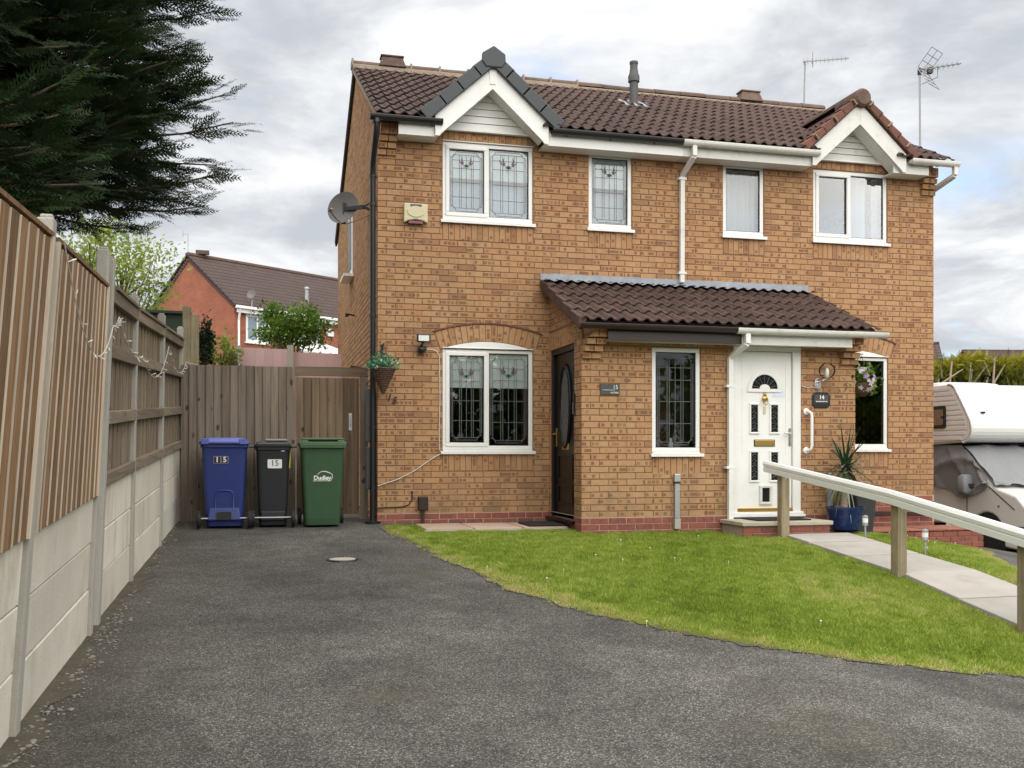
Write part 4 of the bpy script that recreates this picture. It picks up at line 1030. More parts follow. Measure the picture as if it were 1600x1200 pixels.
# porch roof
mb = MB(); A_ = (-1.66, porch_z(-1.66)); mb.hexa([(2.13, -1.6, porch_z(-1.6) - .0), (5.93, -1.6, porch_z(-1.6)), (5.93, -.01, porch_z(-.01)), (2.13, -.01, porch_z(-.01)), (2.13, -1.6, porch_z(-1.6) + .02), (5.93, -1.6, porch_z(-1.6) + .02), (5.93, -.01, porch_z(-.01) + .02), (2.13, -.01, porch_z(-.01) + .02)])
proof = mb.build('porch_roof', 'roof_deck', house)
pu = Vector((0, 1, .445)).normalized()
lay(proof, (2.12, -1.66, porch_z(-1.66) + .02), (1, 0, 0), pu, 13, 5, .345, 'roof_tile_worn', wd=.2942)
for x in (2.085,):
    mb = MB()
    for k in range(5):
        ya, yb = -1.66 + k * .318, -1.66 + (k + 1) * .318 + .03
        mb.hexa([(x, ya, porch_z(ya) - .07), (x + .05, ya, porch_z(ya) - .07), (x + .05, yb, porch_z(yb) - .07), (x, yb, porch_z(yb) - .07), (x, ya, porch_z(ya) + .075), (x + .12, ya, porch_z(ya) + .085), (x + .12, yb, porch_z(yb) + .05), (x, yb, porch_z(yb) + .045)])
    mb.build('verge_edge', 'roof_tile_worn', proof, bevel=.008)
# lead flashing
mb = MB(); xs = np.linspace(2.10, 5.96, 120); r = random.Random(4)
top = [3.235 + r.uniform(-.006, .006) for _ in xs]
for i in range(119):
    a, b = xs[i], xs[i + 1]
    mb.poly([(a, -.012, 3.14), (b, -.012, 3.14), (b, -.010, top[i + 1]), (a, -.010, top[i])]); mb.poly([(a, -.012, 3.14), (b, -.012, 3.14), (b, -.29, porch_z(-.29) + .108 + .014 * math.sin(b * 42)), (a, -.29, porch_z(-.29) + .108 + .014 * math.sin(a * 42))])
mb.build('lead_flashing', 'lead_sheet', proof)
# the tiles: up to 300 as objects, the rest joined
TILES.sort(key=lambda d: (d['c'] - CAM).length)
tmb = tile_mesh(); tm = {}
for i, d in enumerate(TILES):
    if i < 300:
        k = d['mat']
        if k not in tm: tm[k] = tmb.mesh('roof_tile', k)
        o = bpy.data.objects.new('roof_tile', tm[k]); link(o, d['parent']); o.matrix_local = Matrix.Translation(-_loc(d['parent'])) @ d['M']
rest = {}
for d in TILES[300:]: rest.setdefault((d['parent'].name, d['mat']), []).append(d)
for (pn, mt), L in rest.items():
    mb = MB()
    for d in L:
        k = len(mb.v); mb.v.extend([tuple(d['M'] @ Vector(p)) for p in tmb.v]); mb.f.extend([tuple(k + i for i in f) for f in tmb.f]); mb.m.extend([0] * len(tmb.f))
    mb.build('tile_courses', mt, L[0]['parent'], kind='stuff')
# fascia, soffit, gutters
def fascia(x0, x1, mat):
    mb = MB(); mb.box(x0, x1, -.27, -.25, 4.81, 5.0); mb.build('fascia', mat, house, bevel=.002)
    mb = MB(); mb.box(x0 + .001, x1 - .001, -.249, .0, 4.815, 4.828); mb.build('soffit', mat, house)
fascia(.225, GA[0] - .68, 'upvc'); fascia(GA[0] + .68, 3.98, 'upvc'); fascia(3.982, GB[0] - .70, 'upvc_old'); fascia(GB[0] + .56, 7.70, 'upvc_old')
def gutter(x0, x1, y, z, mat, r=.056, n=8, br=()):
    mb = MB(); o = [(r * math.cos(math.pi + math.pi * i / n), r * .95 * math.sin(math.pi + math.pi * i / n)) for i in range(n + 1)]
    i_ = [(p * .9, q * .88) for p, q in reversed(o)]
    mb.extr([(o[0][0], .012)] + o + [(o[-1][0], .012)] + [(i_[0][0], .012)] + i_ + [(i_[-1][0], .012)], lambda u, v, w_: (w_, y + u, z + v), x0, x1)
    for x in (x0, x1 - .004): mb.extr(o, lambda u, v, w_: (w_, y + u * .99, z + v * .99), x, x + .004)
    g = mb.build('gutter', mat, house)
    for x in br:
        mb = MB(); o2 = [(p * 1.07, q * 1.07) for p, q in o]
        mb.extr(o2 + [(.06, .0)], lambda u, v, w_: (w_, y + u, z + v), x, x + .022); mb.box(x - .003, x + .025, y + .03, y + .062, z - .05, z + .0); mb.build('gutter_bracket', mat, g)
    return g
gutter(-.13, .76, -.335, 4.99, 'black_plastic', br=(.22, .62)); gutter(2.16, 3.96, -.335, 4.99, 'black_plastic', br=(2.35, 2.95, 3.55))
gutter(3.94, 5.93, -.34, 4.985, 'upvc_old', .06, br=(4.32, 4.9, 5.45)); gutter(7.35, 8.12, -.34, 4.985, 'upvc_old', .06, br=(7.45, 7.8))
gutter(2.09, 4.06, -1.69, 2.37, 'brown_plastic', .055, br=(2.6, 3.4)); gutter(4.02, 6.03, -1.69, 2.365, 'upvc_old', .06, br=(4.55, 5.15, 5.7))
mb = MB(); mb.box(2.45, 4.12, -1.625, -1.60, 2.20, 2.37); mb.build('fascia', 'brown_plastic', house, label='dark brown board under the porch gutter', bevel=.002)
mb = MB(); mb.box(4.122, 5.60, -1.625, -1.60, 2.195, 2.36); mb.build('fascia', 'upvc_old', house, bevel=.002)
mb = MB(); mb.box(2.47, 5.58, -1.60, -1.34, 2.212, 2.225); mb.build('soffit', 'upvc_old', house)
# downpipes
mb = MB(); mb.tube([(-.05, -.335, 4.95), (-.05, -.335, 4.86), (-.055, -.28, 4.74), (-.06, -.04, 4.52), (-.06, .0, 4.44), (-.058, .02, 4.3), (-.058, .02, .06)], .035, 12); mb.lathe([(.05, 0), (.05, .05)], (-.05, -.335, 4.90), 12)
bp = mb.build('downpipe', 'black_plastic', house, smooth=True); smooth_by_angle(bp)
for z in (4.34, 3.98, 2.6, 1.2, .45): mb = MB(); mb.lathe([(.043, 0), (.043, .04)], (-.058, .02, z), 12); mb.box(-.075, -.0, .02, .075, z + .005, z + .03); mb.build('pipe_clip', 'black_plastic', bp)
MB().lathe([(.10, 0), (.10, .03), (.05, .04)], (-.058, .02, .03), 14).build('gully', 'black_plastic', bp)
def sq_pipe(pts, mat, w_=.062):
    mb = MB()
    for p, q in zip(pts, pts[1:]): mb.bar(p, q, w_, w_, up=(0, 1, .01))
    o = mb.build('downpipe', mat, house, bevel=.006); return o
d1 = sq_pipe([(4.10, -.34, 4.95), (4.10, -.34, 4.80), (4.06, -.04, 4.62), (4.055, -.04, 3.19)], 'upvc_old')
for z in (4.56, 3.3): MB().box(4.0, 4.11, -.078, -.002, z, z + .03).build('pipe_clip', 'upvc_old', d1)
d2 = sq_pipe([(4.16, -1.69, 2.33), (4.16, -1.69, 2.20), (4.085, -1.40, 2.06), (4.085, -1.40, .0)], 'upvc')
for z in (1.7, .72): MB().box(4.02, 4.13, -1.436, -1.352, z, z + .028).build('pipe_clip', 'upvc', d2)
d3 = sq_pipe([(8.07, -.34, 4.95), (8.07, -.34, 4.82), (7.99, .6, 4.58), (8.02, .6, 4.4), (8.02, .6, -.3)], 'upvc_old')
# flue on the roof
mb = MB(); mb.lathe([(.066, 0), (.066, .52), (.088, .53), (.088, .62), (.07, .66), (.058, .74), (.058, .80), (.066, .805), (.066, .84), (.045, .845)], (4.16, 2.0, 6.10), 18); vp = mb.build('vent_pipe', 'concrete_grey' if False else 'flue_grey', house, smooth=True) if 'flue_grey' in MATS else None
smooth_by_angle(vp, 30)
mb = MB(); mb.poly([(3.93, 1.72, roof_z(1.72) + .06), (4.39, 1.72, roof_z(1.72) + .06), (4.39, 2.15, roof_z(2.15) + .065), (3.93, 2.15, roof_z(2.15) + .065)]); mb.build('flashing', 'lead_sheet', vp)
std('cabinet_grey', (.10, .105, .115), .5, .1, 4); std('sign_grey', (.35, .33, .32), .5); std('wicker', (.10, .055, .035), .8, .4, 30); std('sticker_blue', (.62, .70, .80), .5, .2, 60); std('step_stone', (.42, .39, .30), .9, .25, 5, bump=.4, bs=90, dirt=.4, dcol=(.25, .22, .15), ds=4); std('terracotta_paver', (.28, .11, .075), .85, .3, 5, bump=.3, bs=80, orand=.15)
# ================================================================ FENCES, GATE, BINS
std('blue_plastic', (.019, .036, .175), .45, .15, 5, bump=.05, bs=200, dirt=.2, dcol=(.08, .08, .10), ds=6); std('blue_lid', (.09, .12, .40), .5, .15, 5, dirt=.2, dcol=(.16, .16, .2), ds=6)
std('green_plastic', (.032, .082, .036), .45, .15, 5, bump=.05, bs=200, dirt=.2, dcol=(.07, .08, .06), ds=6); std('green_lid', (.075, .15, .07), .5, .15, 5, dirt=.2, dcol=(.14, .15, .11), ds=6)
std('bin_black', (.014, .016, .018), .5, .2, 5); std('bin_black_lid', (.045, .047, .05), .45, .2, 5); std('yellow_sticker', (.55, .55, .03), .5)
FX = lambda y: -2.47 + .012 * max(0, y + 5)
def lean(y): return float(np.interp(y, [-9.5, -7.5, -5.3, -3.6, .6], [.085, .075, .045, .022, .012]))
def LZ(mb): return mb.xf(lambda p: Vector((p.x + lean(p.y) * max(0, p.z - G(-2.4, p.y)), p.y, p.z)))
zg = lambda y: G(-2.4, y)
def fx_box(mb, y0, y1, x0, x1, h0, h1, flat=False):
    a, b = zg(y0), zg(y1)
    if flat: a = b = zg((y0 + y1) / 2)
    return mb.hexa([(FX(y0) + x0, y0, a + h0), (FX(y0) + x1, y0, a + h0), (FX(y1) + x1, y1, b + h0), (FX(y1) + x0, y1, b + h0), (FX(y0) + x0, y0, a + h1), (FX(y0) + x1, y0, a + h1), (FX(y1) + x1, y1, b + h1), (FX(y1) + x0, y1, b + h1)])
def post(parent, y, h, w_=.085, cap=True):
    mb = MB(); fx_box(mb, y - w_ / 2, y + w_ / 2, -.045, .03, -.25, h, True)
    if cap: fx_box(mb, y - w_ / 2 + .02, y + w_ / 2 - .02, -.035, .02, h, h + .02, True)
    LZ(mb).build('post', 'concrete_grey', parent, bevel=.008)
nf = thing('slatted_fence', 'tall fence of brown vertical slats on pale concrete boards between leaning posts', 'fence', (FX(-7), -7, zg(-7)))
for y, h in ((-9.45, 2.31), (-7.50, 2.31), (-5.53, 2.46)): post(nf, y, h)
for y0, y1 in ((-9.39, -7.56), (-7.44, -5.56)):
    for k in range(3):
        mb = MB(); fx_box(mb, y0 - .02, y1 + .02, -.035, .012 + random.uniform(-.003, .003), .295 * k + .004 - (.05 if k == 0 else 0), .295 * (k + 1) - .004); LZ(mb).build('gravel_board', 'concrete', nf, bevel=.006)
    n = 12; w_ = (y1 - y0) / n
    for k in range(n):
        a = y0 + k * w_; o = .022 if k % 2 else .0
        o = random.uniform(.0, .006); mb = MB(); fx_box(mb, a + .006, a + w_ * .80, -.01 + o, .032 + o, .89, 2.21); LZ(mb).build('slat', 'slat_wood', nf)
        mb = MB(); fx_box(mb, a + w_ * .82, a + w_ * .82 + .016, -.011, .037 + o, .895, 2.205); LZ(mb).build('batten', 'slat_edge', nf)  # thin pale strip added to draw the light caught by each slat edge
        mb = MB(); fx_box(mb, a - .01, a + w_ + .012, -.030, -.012, .89, 2.205); LZ(mb).build('backing_board', 'slat_wood', nf)
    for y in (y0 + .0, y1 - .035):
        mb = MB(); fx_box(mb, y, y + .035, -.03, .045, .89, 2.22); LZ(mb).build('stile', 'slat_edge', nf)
    mb = MB(); fx_box(mb, y0, y1, -.03, .042, 2.221, 2.24); LZ(mb).build('capping', 'slat_wood', nf)
pf = thing('panel_fence', 'weathered grey brown board fence with horizontal rails on stained concrete boards', 'fence', (FX(-2), -2, zg(-2)))
PP = [(-5.22, 2.44), (-3.62, 2.36), (-1.52, 2.38), (.62, 2.40)]
for y, h in PP: post(pf, y, h, .09)
for (y0, _), (y1, _) in zip(PP, PP[1:]):
    y0 += .05; y1 -= .05
    for k in range(3):
        mb = MB(); fx_box(mb, y0 - .02, y1 + .02, -.035, .01 + random.uniform(-.004, .004), .305 * k + .004 - (.05 if k == 0 else 0), .305 * (k + 1) - .004); LZ(mb).build('gravel_board', 'concrete', pf, bevel=.006)
    n = int(round((y1 - y0) / .105)); w_ = (y1 - y0) / n
    for k in range(n):
        mb = MB(); o = .008 * (k % 2) + random.uniform(-.002, .002); fx_box(mb, y0 + k * w_ - .006, y0 + (k + 1) * w_ + .004, -.03 + o, -.012 + o, .92, 2.23); LZ(mb).build('board', 'fence_wood', pf)
    for h in (.96, 1.38, 1.83, 2.20):
        mb = MB(); fx_box(mb, y0, y1, -.004, .04, h - .045, h + .045); LZ(mb).build('rail', 'rail_x', pf, bevel=.006)
    mb = MB(); fx_box(mb, y0, y1, -.04, .055, 2.247, 2.27); LZ(mb).build('capping', 'rail_x', pf)
# taller timber posts standing behind the far end
for px, top, w_ in ((292, 484, .11), (305, 486, .11)):
    p = at(px, 560, 14.2 if px < 300 else 14.9); zt = CAM.z + (708 - top) / F_PX * 14.5
    mb = MB(); mb.box(p.x - w_ / 2, p.x + w_ / 2, p.y - .05, p.y + .05, GF(p.x, p.y) - .2, zt); mb.box(p.x - w_ / 2 + .02, p.x + w_ / 2 - .02, p.y - .03, p.y + .03, zt, zt + .01)
    mb.build('timber_post', 'post_wood', label='tall timber post behind the board fence, ' + ('beside the concrete post' if px < 300 else 'beside the dark conifer shrub'), cat='post', loc=(p.x, p.y, GF(p.x, p.y)), bevel=.006)
# back fence and gate
GY = .52
bf = thing('board_fence', 'grey brown vertical board fence behind the blue and black bins', 'fence', (-1.7, GY, .05))
xs = np.linspace(-2.36, -.985, 15)
for a, b in zip(xs, xs[1:]):
    mb = MB(); o = random.uniform(0, .008); mb.hexa([(a - .004, GY - .028 - o, .06), (b + .003, GY - .008 - o, .06), (b + .003, GY + .004, .06), (a - .004, GY + .004, .06), (a - .004, GY - .028 - o, 2.0 + random.uniform(-.004, .004)), (b + .003, GY - .008 - o, 2.0), (b + .003, GY + .004, 2.0), (a - .004, GY + .004, 2.0)]); mb.build('board', 'gate_wood', bf)
for z in (.3, 1.0, 1.8): MB().box(-2.36, -.99, GY + .006, GY + .05, z, z + .09).build('rail', 'beam_wood', bf)
MB().box(-2.36, -.99, GY - .006, GY + .02, -.03, .058).build('gravel_board', 'concrete', bf)
mb = MB(); mb.box(-.985, -.07, GY - .02, GY + .03, 1.895, 2.01); mb.build('header_beam', 'beam_wood', bf, bevel=.004)
MB().box(-.165, -.07, GY - .015, GY + .03, .05, 1.89).build('jamb_board', 'gate_wood', bf)
gt = thing('side_gate', 'brown vertical board gate with a steel latch beside the house', 'gate', (-.57, GY, .05))
xs = np.linspace(-.968, -.185, 9)
for a, b in zip(xs, xs[1:]):
    mb = MB(); o = random.uniform(0, .006); mb.hexa([(a - .003, GY - .028 - o, .125), (b + .003, GY - .008 - o, .125), (b + .003, GY + .004, .125), (a - .003, GY + .004, .125), (a - .003, GY - .028 - o, 1.868), (b + .003, GY - .008 - o, 1.868), (b + .003, GY + .004, 1.868), (a - .003, GY + .004, 1.868)]); mb.build('board', 'gate_door', gt)
for z in (.25, 1.0, 1.68): MB().box(-.96, -.19, GY + .006, GY + .045, z, z + .09).build('rail', 'beam_wood', gt)
mb = MB(); mb.box(-.315, -.275, GY - .033, GY - .027, 1.20, 1.42); mb.tube([(-.295, GY - .03, 1.25), (-.295, GY - .06, 1.27), (-.295, GY - .06, 1.36), (-.295, GY - .03, 1.38)], .006, 6); mb.build('latch', 'galvanised', gt)
MB().box(-.31, -.28, GY - .031, GY - .022, 1.12, 1.195).build('latch_block', 'gate_door', gt)
# meter cabinets beside the pipe
for z0, z1, d in ((1.05, 1.72, .14), (.45, .98, .11)):
    MB().box(-.095 - .03, -.002, .16, .16 + d, z0, z1).build('meter_cabinet', 'cabinet_grey', label='slim dark grey cabinet on the side wall by the gate, ' + ('the upper one' if z0 > 1 else 'the lower one'), cat='cabinet', bevel=.008) if 'cabinet_grey' in MATS else None
# fairy lights
fl = thing('fairy_lights', 'string of small white lights drooping along the fence tops', 'lights', (FX(-4), -4, zg(-4) + 2))
pts = []
def sag(a, b, d, n=14): return [Vector(a).lerp(Vector(b), i / n) - Vector((0, 0, d * 4 * (i / n) * (1 - i / n))) for i in range(n + 1)]
def fp(y, h, out=.07): return Vector((FX(y) + out + lean(y) * h, y, zg(y) + h))
anch = [(fp(-7.5, 2.22), fp(-5.5, 1.98), .34), (fp(-5.5, 1.98), fp(-5.2, 2.06), .02), (fp(-5.2, 2.06), fp(-3.62, 1.86), .10), (fp(-3.62, 1.86), fp(-1.52, 2.06), .24), (fp(-1.52, 2.06), fp(.6, 1.98), .2), (fp(.6, 1.98), Vector((-1.65, GY + .03, 2.0)), .04)]
mb = MB(); bl = MB(); rr = random.Random(5)
for a, b, d in anch:
    P_ = sag(a, b, d, 18); mb.tube(P_, .0032, 5)
    for i in range(1, 18):
        q = P_[i]; dr = Vector((rr.uniform(.2, 1), rr.uniform(-1, 1), rr.uniform(-1, .8))).normalized() * .045
        if i % 2: mb.tube([q, q + dr * .5], .003, 4); bl.tube([q + dr * .5, q + dr], [.0045, .003], 5)
mb.build('cord', 'cable_white', fl); bl.build('bulbs', 'sign_white', fl)
# wheelie bins
def loft(mb, secs, n=4, mi=0):
    k0 = len(mb.v); m_ = 4 * (n + 1)
    for z, cx_, cy_, w_, d_, r in secs: mb.v.extend([(cx_ + u, cy_ + v, z) for u, v in rrect(w_, d_, r, n)])
    for i in range(len(secs) - 1):
        for j in range(m_): mb.f.append((k0 + i * m_ + j, k0 + i * m_ + (j + 1) % m_, k0 + (i + 1) * m_ + (j + 1) % m_, k0 + (i + 1) * m_ + j)); mb.m.append(mi)
    mb.f.append(tuple(k0 + j for j in reversed(range(m_)))); mb.m.append(mi); e = k0 + (len(secs) - 1) * m_; mb.f.append(tuple(e + j for j in range(m_))); mb.m.append(mi)
    return mb
def wheel(parent, x, y, z, r, w_):
    M = Matrix.Rotation(math.pi / 2, 3, 'Y'); mb = MB(); mb.lathe([(r * .55, -w_ / 2), (r * .95, -w_ / 2), (r, -w_ / 3), (r, w_ / 3), (r * .95, w_ / 2), (r * .55, w_ / 2)], (x, y, z), 20, M=M)
    o = mb.build('wheel', 'rubber', parent, smooth=True); smooth_by_angle(o)
    MB().lathe([(.0, -w_ / 2 - .004), (r * .5, -w_ / 2 - .002), (r * .5, w_ / 2 + .002), (.0, w_ / 2 + .004)], (x, y, z), 14, M=M).build('hub', 'bin_black_lid', parent)
def wbin(name, label, xc, yf, w_, dep, h, mats, back):
    z0 = drive_z(xc, yf + dep / 2); t = thing(name, label, 'bin', (xc, yf + dep / 2, z0)); body, lid = mats
    yc = yf + dep / 2; s = -1 if back else 1        # back=True: hinge and wheels towards the driveway
    mb = MB(); loft(mb, [(z0 + .02, xc, yc + s * .05 * 0 - s * .0, w_ * .78, dep * .66, .05), (z0 + .10, xc, yc, w_ * .80, dep * .70, .05), (z0 + h * .80, xc, yc, w_ * .93, dep * .90, .05), (z0 + h * .885, xc, yc, w_ * .95, dep * .93, .05), (z0 + h * .89, xc, yc, w_ * 1.0, dep * .99, .045), (z0 + h * .925, xc, yc, w_ * 1.0, dep * .99, .045)])
    o = mb.build('body', body, t, bevel=.004)
    mb = MB(); loft(mb, [(z0 + h * .927, xc, yc, w_ * 1.06, dep * 1.03, .05), (z0 + h * .955, xc, yc, w_ * 1.06, dep * 1.03, .05), (z0 + h * .965, xc, yc, w_ * .97, dep * .96, .06), (z0 + h * .99, xc, yc + s * .03, w_ * .86, dep * .76, .07), (z0 + h * 1.0, xc, yc + s * .03, w_ * .72, dep * .6, .07)])
    l = mb.build('lid', lid, t, bevel=.006)
    return t, z0, yc
def lidbits_front(t, z0, xc, yf, w_, h, mat):
    mb = MB(); mb.box(xc - w_ * .40, xc + w_ * .40, yf - .035, yf + .01, z0 + h * .972, z0 + h * .985); mb.box(xc - w_ * .49, xc + w_ * .49, yf - .025, yf + .0, z0 + h * .915, z0 + h * .945); mb.build('lid_handle', mat, t, bevel=.008)
BH = 1.06
# blue, hinge towards the drive
xc, w_ = -1.82, .53; yf = -.36
t, z0, yc = wbin('wheelie_bin', 'blue wheelie bin numbered 15 in black squares', xc, yf, w_, .66, BH, ('blue_plastic', 'blue_lid'), True)
yb = lambda z: yf + .045 + .09 * (1 - (z - z0) / BH)
mb = MB(); mb.tube([(xc - w_ * .40, yf - .03, z0 + BH * .945), (xc + w_ * .40, yf - .03, z0 + BH * .945)], .013, 8)
for s in (-1, 1): mb.box(xc + s * w_ * .40 - .04, xc + s * w_ * .40 + .04, yf - .045, yf + .08, z0 + BH * .925, z0 + BH * .985)
mb.build('handle', 'blue_lid', t, bevel=.006)
def face_y(z, lo, hi): f_ = (z - z0 - .10) / (BH * .80 - .10); return lo + (hi - lo) * f_
def on_face(xc, z0, yc, dep): return lambda z: yc - dep * (.70 + .20 * ((z - z0 - .10) / (BH * .80 - .10))) / 2
fy = on_face(xc, z0, yc, .66)
mb = MB()
pth = [(-.10, .12), (-.10, .40), (-.085, .425), (-.06, .44), (.06, .44), (.085, .425), (.10, .40), (.10, .12)]
mb.tube([(xc + u, fy(z0 + v) - .002, z0 + v) for u, v in pth], .010, 6); mb.build('rib', 'blue_plastic', t, smooth=True)
mb = MB(); mb.hexa([(xc - .19, fy(z0 + .07) - .05, z0 + .09), (xc + .19, fy(z0 + .07) - .05, z0 + .09), (xc + .19, fy(z0 + .12) + .03, z0 + .09), (xc - .19, fy(z0 + .12) + .03, z0 + .09), (xc - .17, fy(z0 + .22) - .008, z0 + .24), (xc + .17, fy(z0 + .22) - .008, z0 + .24), (xc + .17, fy(z0 + .22) + .03, z0 + .24), (xc - .17, fy(z0 + .22) + .03, z0 + .24)]); mb.build('axle_housing', 'blue_plastic', t, bevel=.015)
MB().box(xc - .08, xc + .08, fy(z0 + .1) - .062, fy(z0 + .1) - .02, z0 + .10, z0 + .19).build('axle_slot', 'bin_black', t)
mb = MB(); mb.tube([(xc - .30, fy(z0 + .1) - .03, z0 + .115), (xc + .30, fy(z0 + .1) - .03, z0 + .115)], .010, 8); mb.build('axle', 'galvanised', t)
for s in (-1, 1): wheel(t, xc + s * .285, fy(z0 + .1) - .03, z0 + .105, .10, .045)
for k, ch in enumerate('15'):
    u = xc - .035 + (k - .5) * .085; z = z0 + .80; y = fy(z) - .004
    MB().box(u - .040, u + .040, y - .002, y + .01, z - .042, z + .042).build('number_plate', 'sign_grey', t)
    mb = MB(); mb.box(u - .035, u + .035, y - .0045, y - .0025, z - .037, z + .037); mb.build('number_square', 'bin_black', t)
    mb = MB(); text_mesh(mb, ch, .085, lambda a, b, c, u=u, y=y, z=z: (u + a, y - .0065 - c, z + b), bold=.002); mb.build('digit', 'sign_white', t)
# black, hinge towards the drive
xc, w_ = -1.265, .41; yf = -.30
t, z0, yc = wbin('wheelie_bin', 'black wheelie bin with a white number 15 plate', xc, yf, w_, .60, BH - .03, ('bin_black', 'bin_black_lid'), True); fy = on_face(xc, z0, yc, .60)
mb = MB(); mb.tube([(xc - w_ * .44, yf - .03, z0 + BH * .93), (xc + w_ * .44, yf - .03, z0 + BH * .93)], .014, 8); mb.box(xc - w_ * .46, xc + w_ * .46, yf - .03, yf + .05, z0 + BH * .905, z0 + BH * .955)
for s in (-1, 1): mb.tube([(xc + s * .2, yf + .06, z0 + BH * .90), (xc + s * .275, yf + .06, z0 + BH * .905)], .016, 8)
mb.build('handle', 'bin_black_lid', t, bevel=.004)
MB().box(xc - .085, xc + .16, yf + .03, yf + .30, z0 + BH * .972, z0 + BH * .99).build('lid_panel', 'sign_grey', t)
mb = MB(); mb.box(xc - .14, xc + .14, fy(z0 + .1) - .035, fy(z0 + .1) + .03, z0 + .08, z0 + .19); mb.build('axle_housing', 'bin_black', t, bevel=.012)
mb = MB(); mb.tube([(xc - .25, fy(z0 + .1) - .03, z0 + .115), (xc + .25, fy(z0 + .1) - .03, z0 + .115)], .010, 8); mb.build('axle', 'galvanised', t)
for s in (-1, 1): wheel(t, xc + s * .235, fy(z0 + .1) - .03, z0 + .105, .10, .045)
z = z0 + .755; mb = MB(); mb.extr(rrect(.165, .11, .012), lambda u, v, q: (xc + .02 + u, q, z + v), fy(z) - .006, fy(z) + .01); mb.build('number_plate', 'sign_white', t)
mb = MB(); text_mesh(mb, '15', .098, lambda a, b, c: (xc + .02 + a, fy(z) - .0085 - c, z + b + .004)); mb.build('digit', 'bin_black', t)
z = z0 + .925; MB().box(xc + .095, xc + .135, fy(z) - .005, fy(z) + .01, z - .025, z + .025).build('sticker', 'sign_white', t)
MB().hexa([(xc + .186, yf + .10, z0 + .70), (xc + .20, yf + .10, z0 + .70), (xc + .20, yf + .26, z0 + .70), (xc + .186, yf + .26, z0 + .70), (xc + .198, yf + .10, z0 + .88), (xc + .207, yf + .10, z0 + .88), (xc + .207, yf + .26, z0 + .88), (xc + .198, yf + .26, z0 + .88)]).build('sticker', 'yellow_sticker', t)
# green, lid lip towards the drive
xc, w_ = -.69, .53; yf = -.40
t, z0, yc = wbin('wheelie_bin', 'green wheelie bin with white lettering beside the gate', xc, yf, w_, .66, BH, ('green_plastic', 'green_lid'), False); fy = on_face(xc, z0, yc, .66)
mb = MB(); mb.box(xc - .265, xc + .265, yf - .02, yf + .02, z0 + .945, z0 + .962); mb.box(xc - .268, xc + .268, yf - .028, yf + .02, z0 + .968, z0 + .985); mb.box(xc - .268, xc + .268, yf - .022, yf + .02, z0 + .99, z0 + 1.005); mb.build('rim', 'green_lid', t, bevel=.006)
mb = MB(); mb.box(xc - .25, xc + .25, yf - .03, yf + .08, z0 + 1.045, z0 + 1.062); mb.box(xc - .25, xc - .17, yf - .02, yf + .08, z0 + 1.0, z0 + 1.045); mb.box(xc + .17, xc + .25, yf - .02, yf + .08, z0 + 1.0, z0 + 1.045); mb.build('lid_handle', 'green_lid', t, bevel=.008)
for s in (-1, 1): wheel(t, xc + s * .255, yf + .56, z0 + .105, .10, .045)
z = z0 + .585; y_ = fy(z) - .003
mb = MB(); text_mesh(mb, 'Dudley', .070, lambda a, b, c: (xc - .005 + a, y_ - .0015 - c, z + b), bold=.0025)
mb.box(xc - .115, xc + .09, y_ - .002, y_ + .002, z - .037, z - .031)
mb.tube([(xc - .06 + .17 * i / 10, y_ - .001, z + .035 + .045 * math.sin(math.pi * (i / 10) ** .7 * .93)) for i in range(11)], [.003 + .004 * math.sin(math.pi * i / 10) for i in range(11)], 5); mb.tube([(xc + .11, y_ - .001, z + .045), (xc + .113, y_ - .001, z + .01), (xc + .095, y_ - .001, z - .034)], .004, 5); mb.build('lettering', 'sign_white', t)
# ================================================================ SMALL THINGS ON AND BY THE HOUSE
def solo(mb, name, mats, label, cat, loc, **kw): return mb.build(name, mats, label=label, cat=cat, loc=loc, **kw)
# alarm box
t = thing('alarm_box', 'yellowed cream alarm box on the upper wall of house 15', 'alarm', (.47, 0, 3.89))
mb = MB(); mb.extr([(-.15, .125), (.15, .125), (.15, -.12), (.09, -.09), (0, -.075), (-.09, -.09), (-.15, -.12)], lambda u, v, q: (.47 + u, q, 3.90 + v), -.075, -.004); mb.build('case', 'cream', t, bevel=.012)
MB().box(.40, .54, -.081, -.074, 3.985, 4.01).build('badge', 'slate_sign', t); mb = MB(); mb.extr([(.11 * math.cos(a), .07 * math.sin(a)) for a in np.linspace(0, 6.28, 20)[:-1]], lambda u, v, q: (.47 + u, q, 3.92 + v), -.084, -.074); mb.build('panel', 'cream', t, bevel=.003); MB().box(.38, .56, -.06, -.005, 3.775, 3.81).build('lens', 'stain_red', t)
# floodlight
t = thing('floodlight', 'small black security floodlight beside the arched window', 'light', (.55, 0, 2.3))
mb = MB(); mb.box(.47, .64, -.16, -.12, 2.285, 2.385); mb.build('lamp_head', 'black_plastic', t, bevel=.008); MB().box(.49, .62, -.1625, -.158, 2.30, 2.37).build('lens', 'blind', t)
mb = MB(); mb.tube([(.545, -.14, 2.285), (.535, -.10, 2.25), (.525, -.05, 2.235), (.525, -.005, 2.235)], .014, 8); mb.lathe([(.04, 0), (.045, .03), (.03, .06)], (.545, -.09, 2.17), 12); mb.box(.50, .60, -.10, -.003, 2.185, 2.235); mb.build('sensor', 'black_plastic', t, bevel=.004)
mb = MB(); mb.tube([(.6, -.03, 2.21), (.68, -.014, 2.21), (.74, -.012, 2.19), (.775, -.012, 2.13), (.782, -.012, 1.6), (.772, -.012, 1.2), (.775, -.012, .95), (.80, -.012, .90), (.70, -.012, .85), (.45, -.012, .68), (.25, -.012, .58), (.0, -.012, .50)], .006, 6); mb.build('cable', 'cable_white', label='thin pale cable from the floodlight down beside the arched window', cat='cable', loc=(.78, -.01, 1.5))
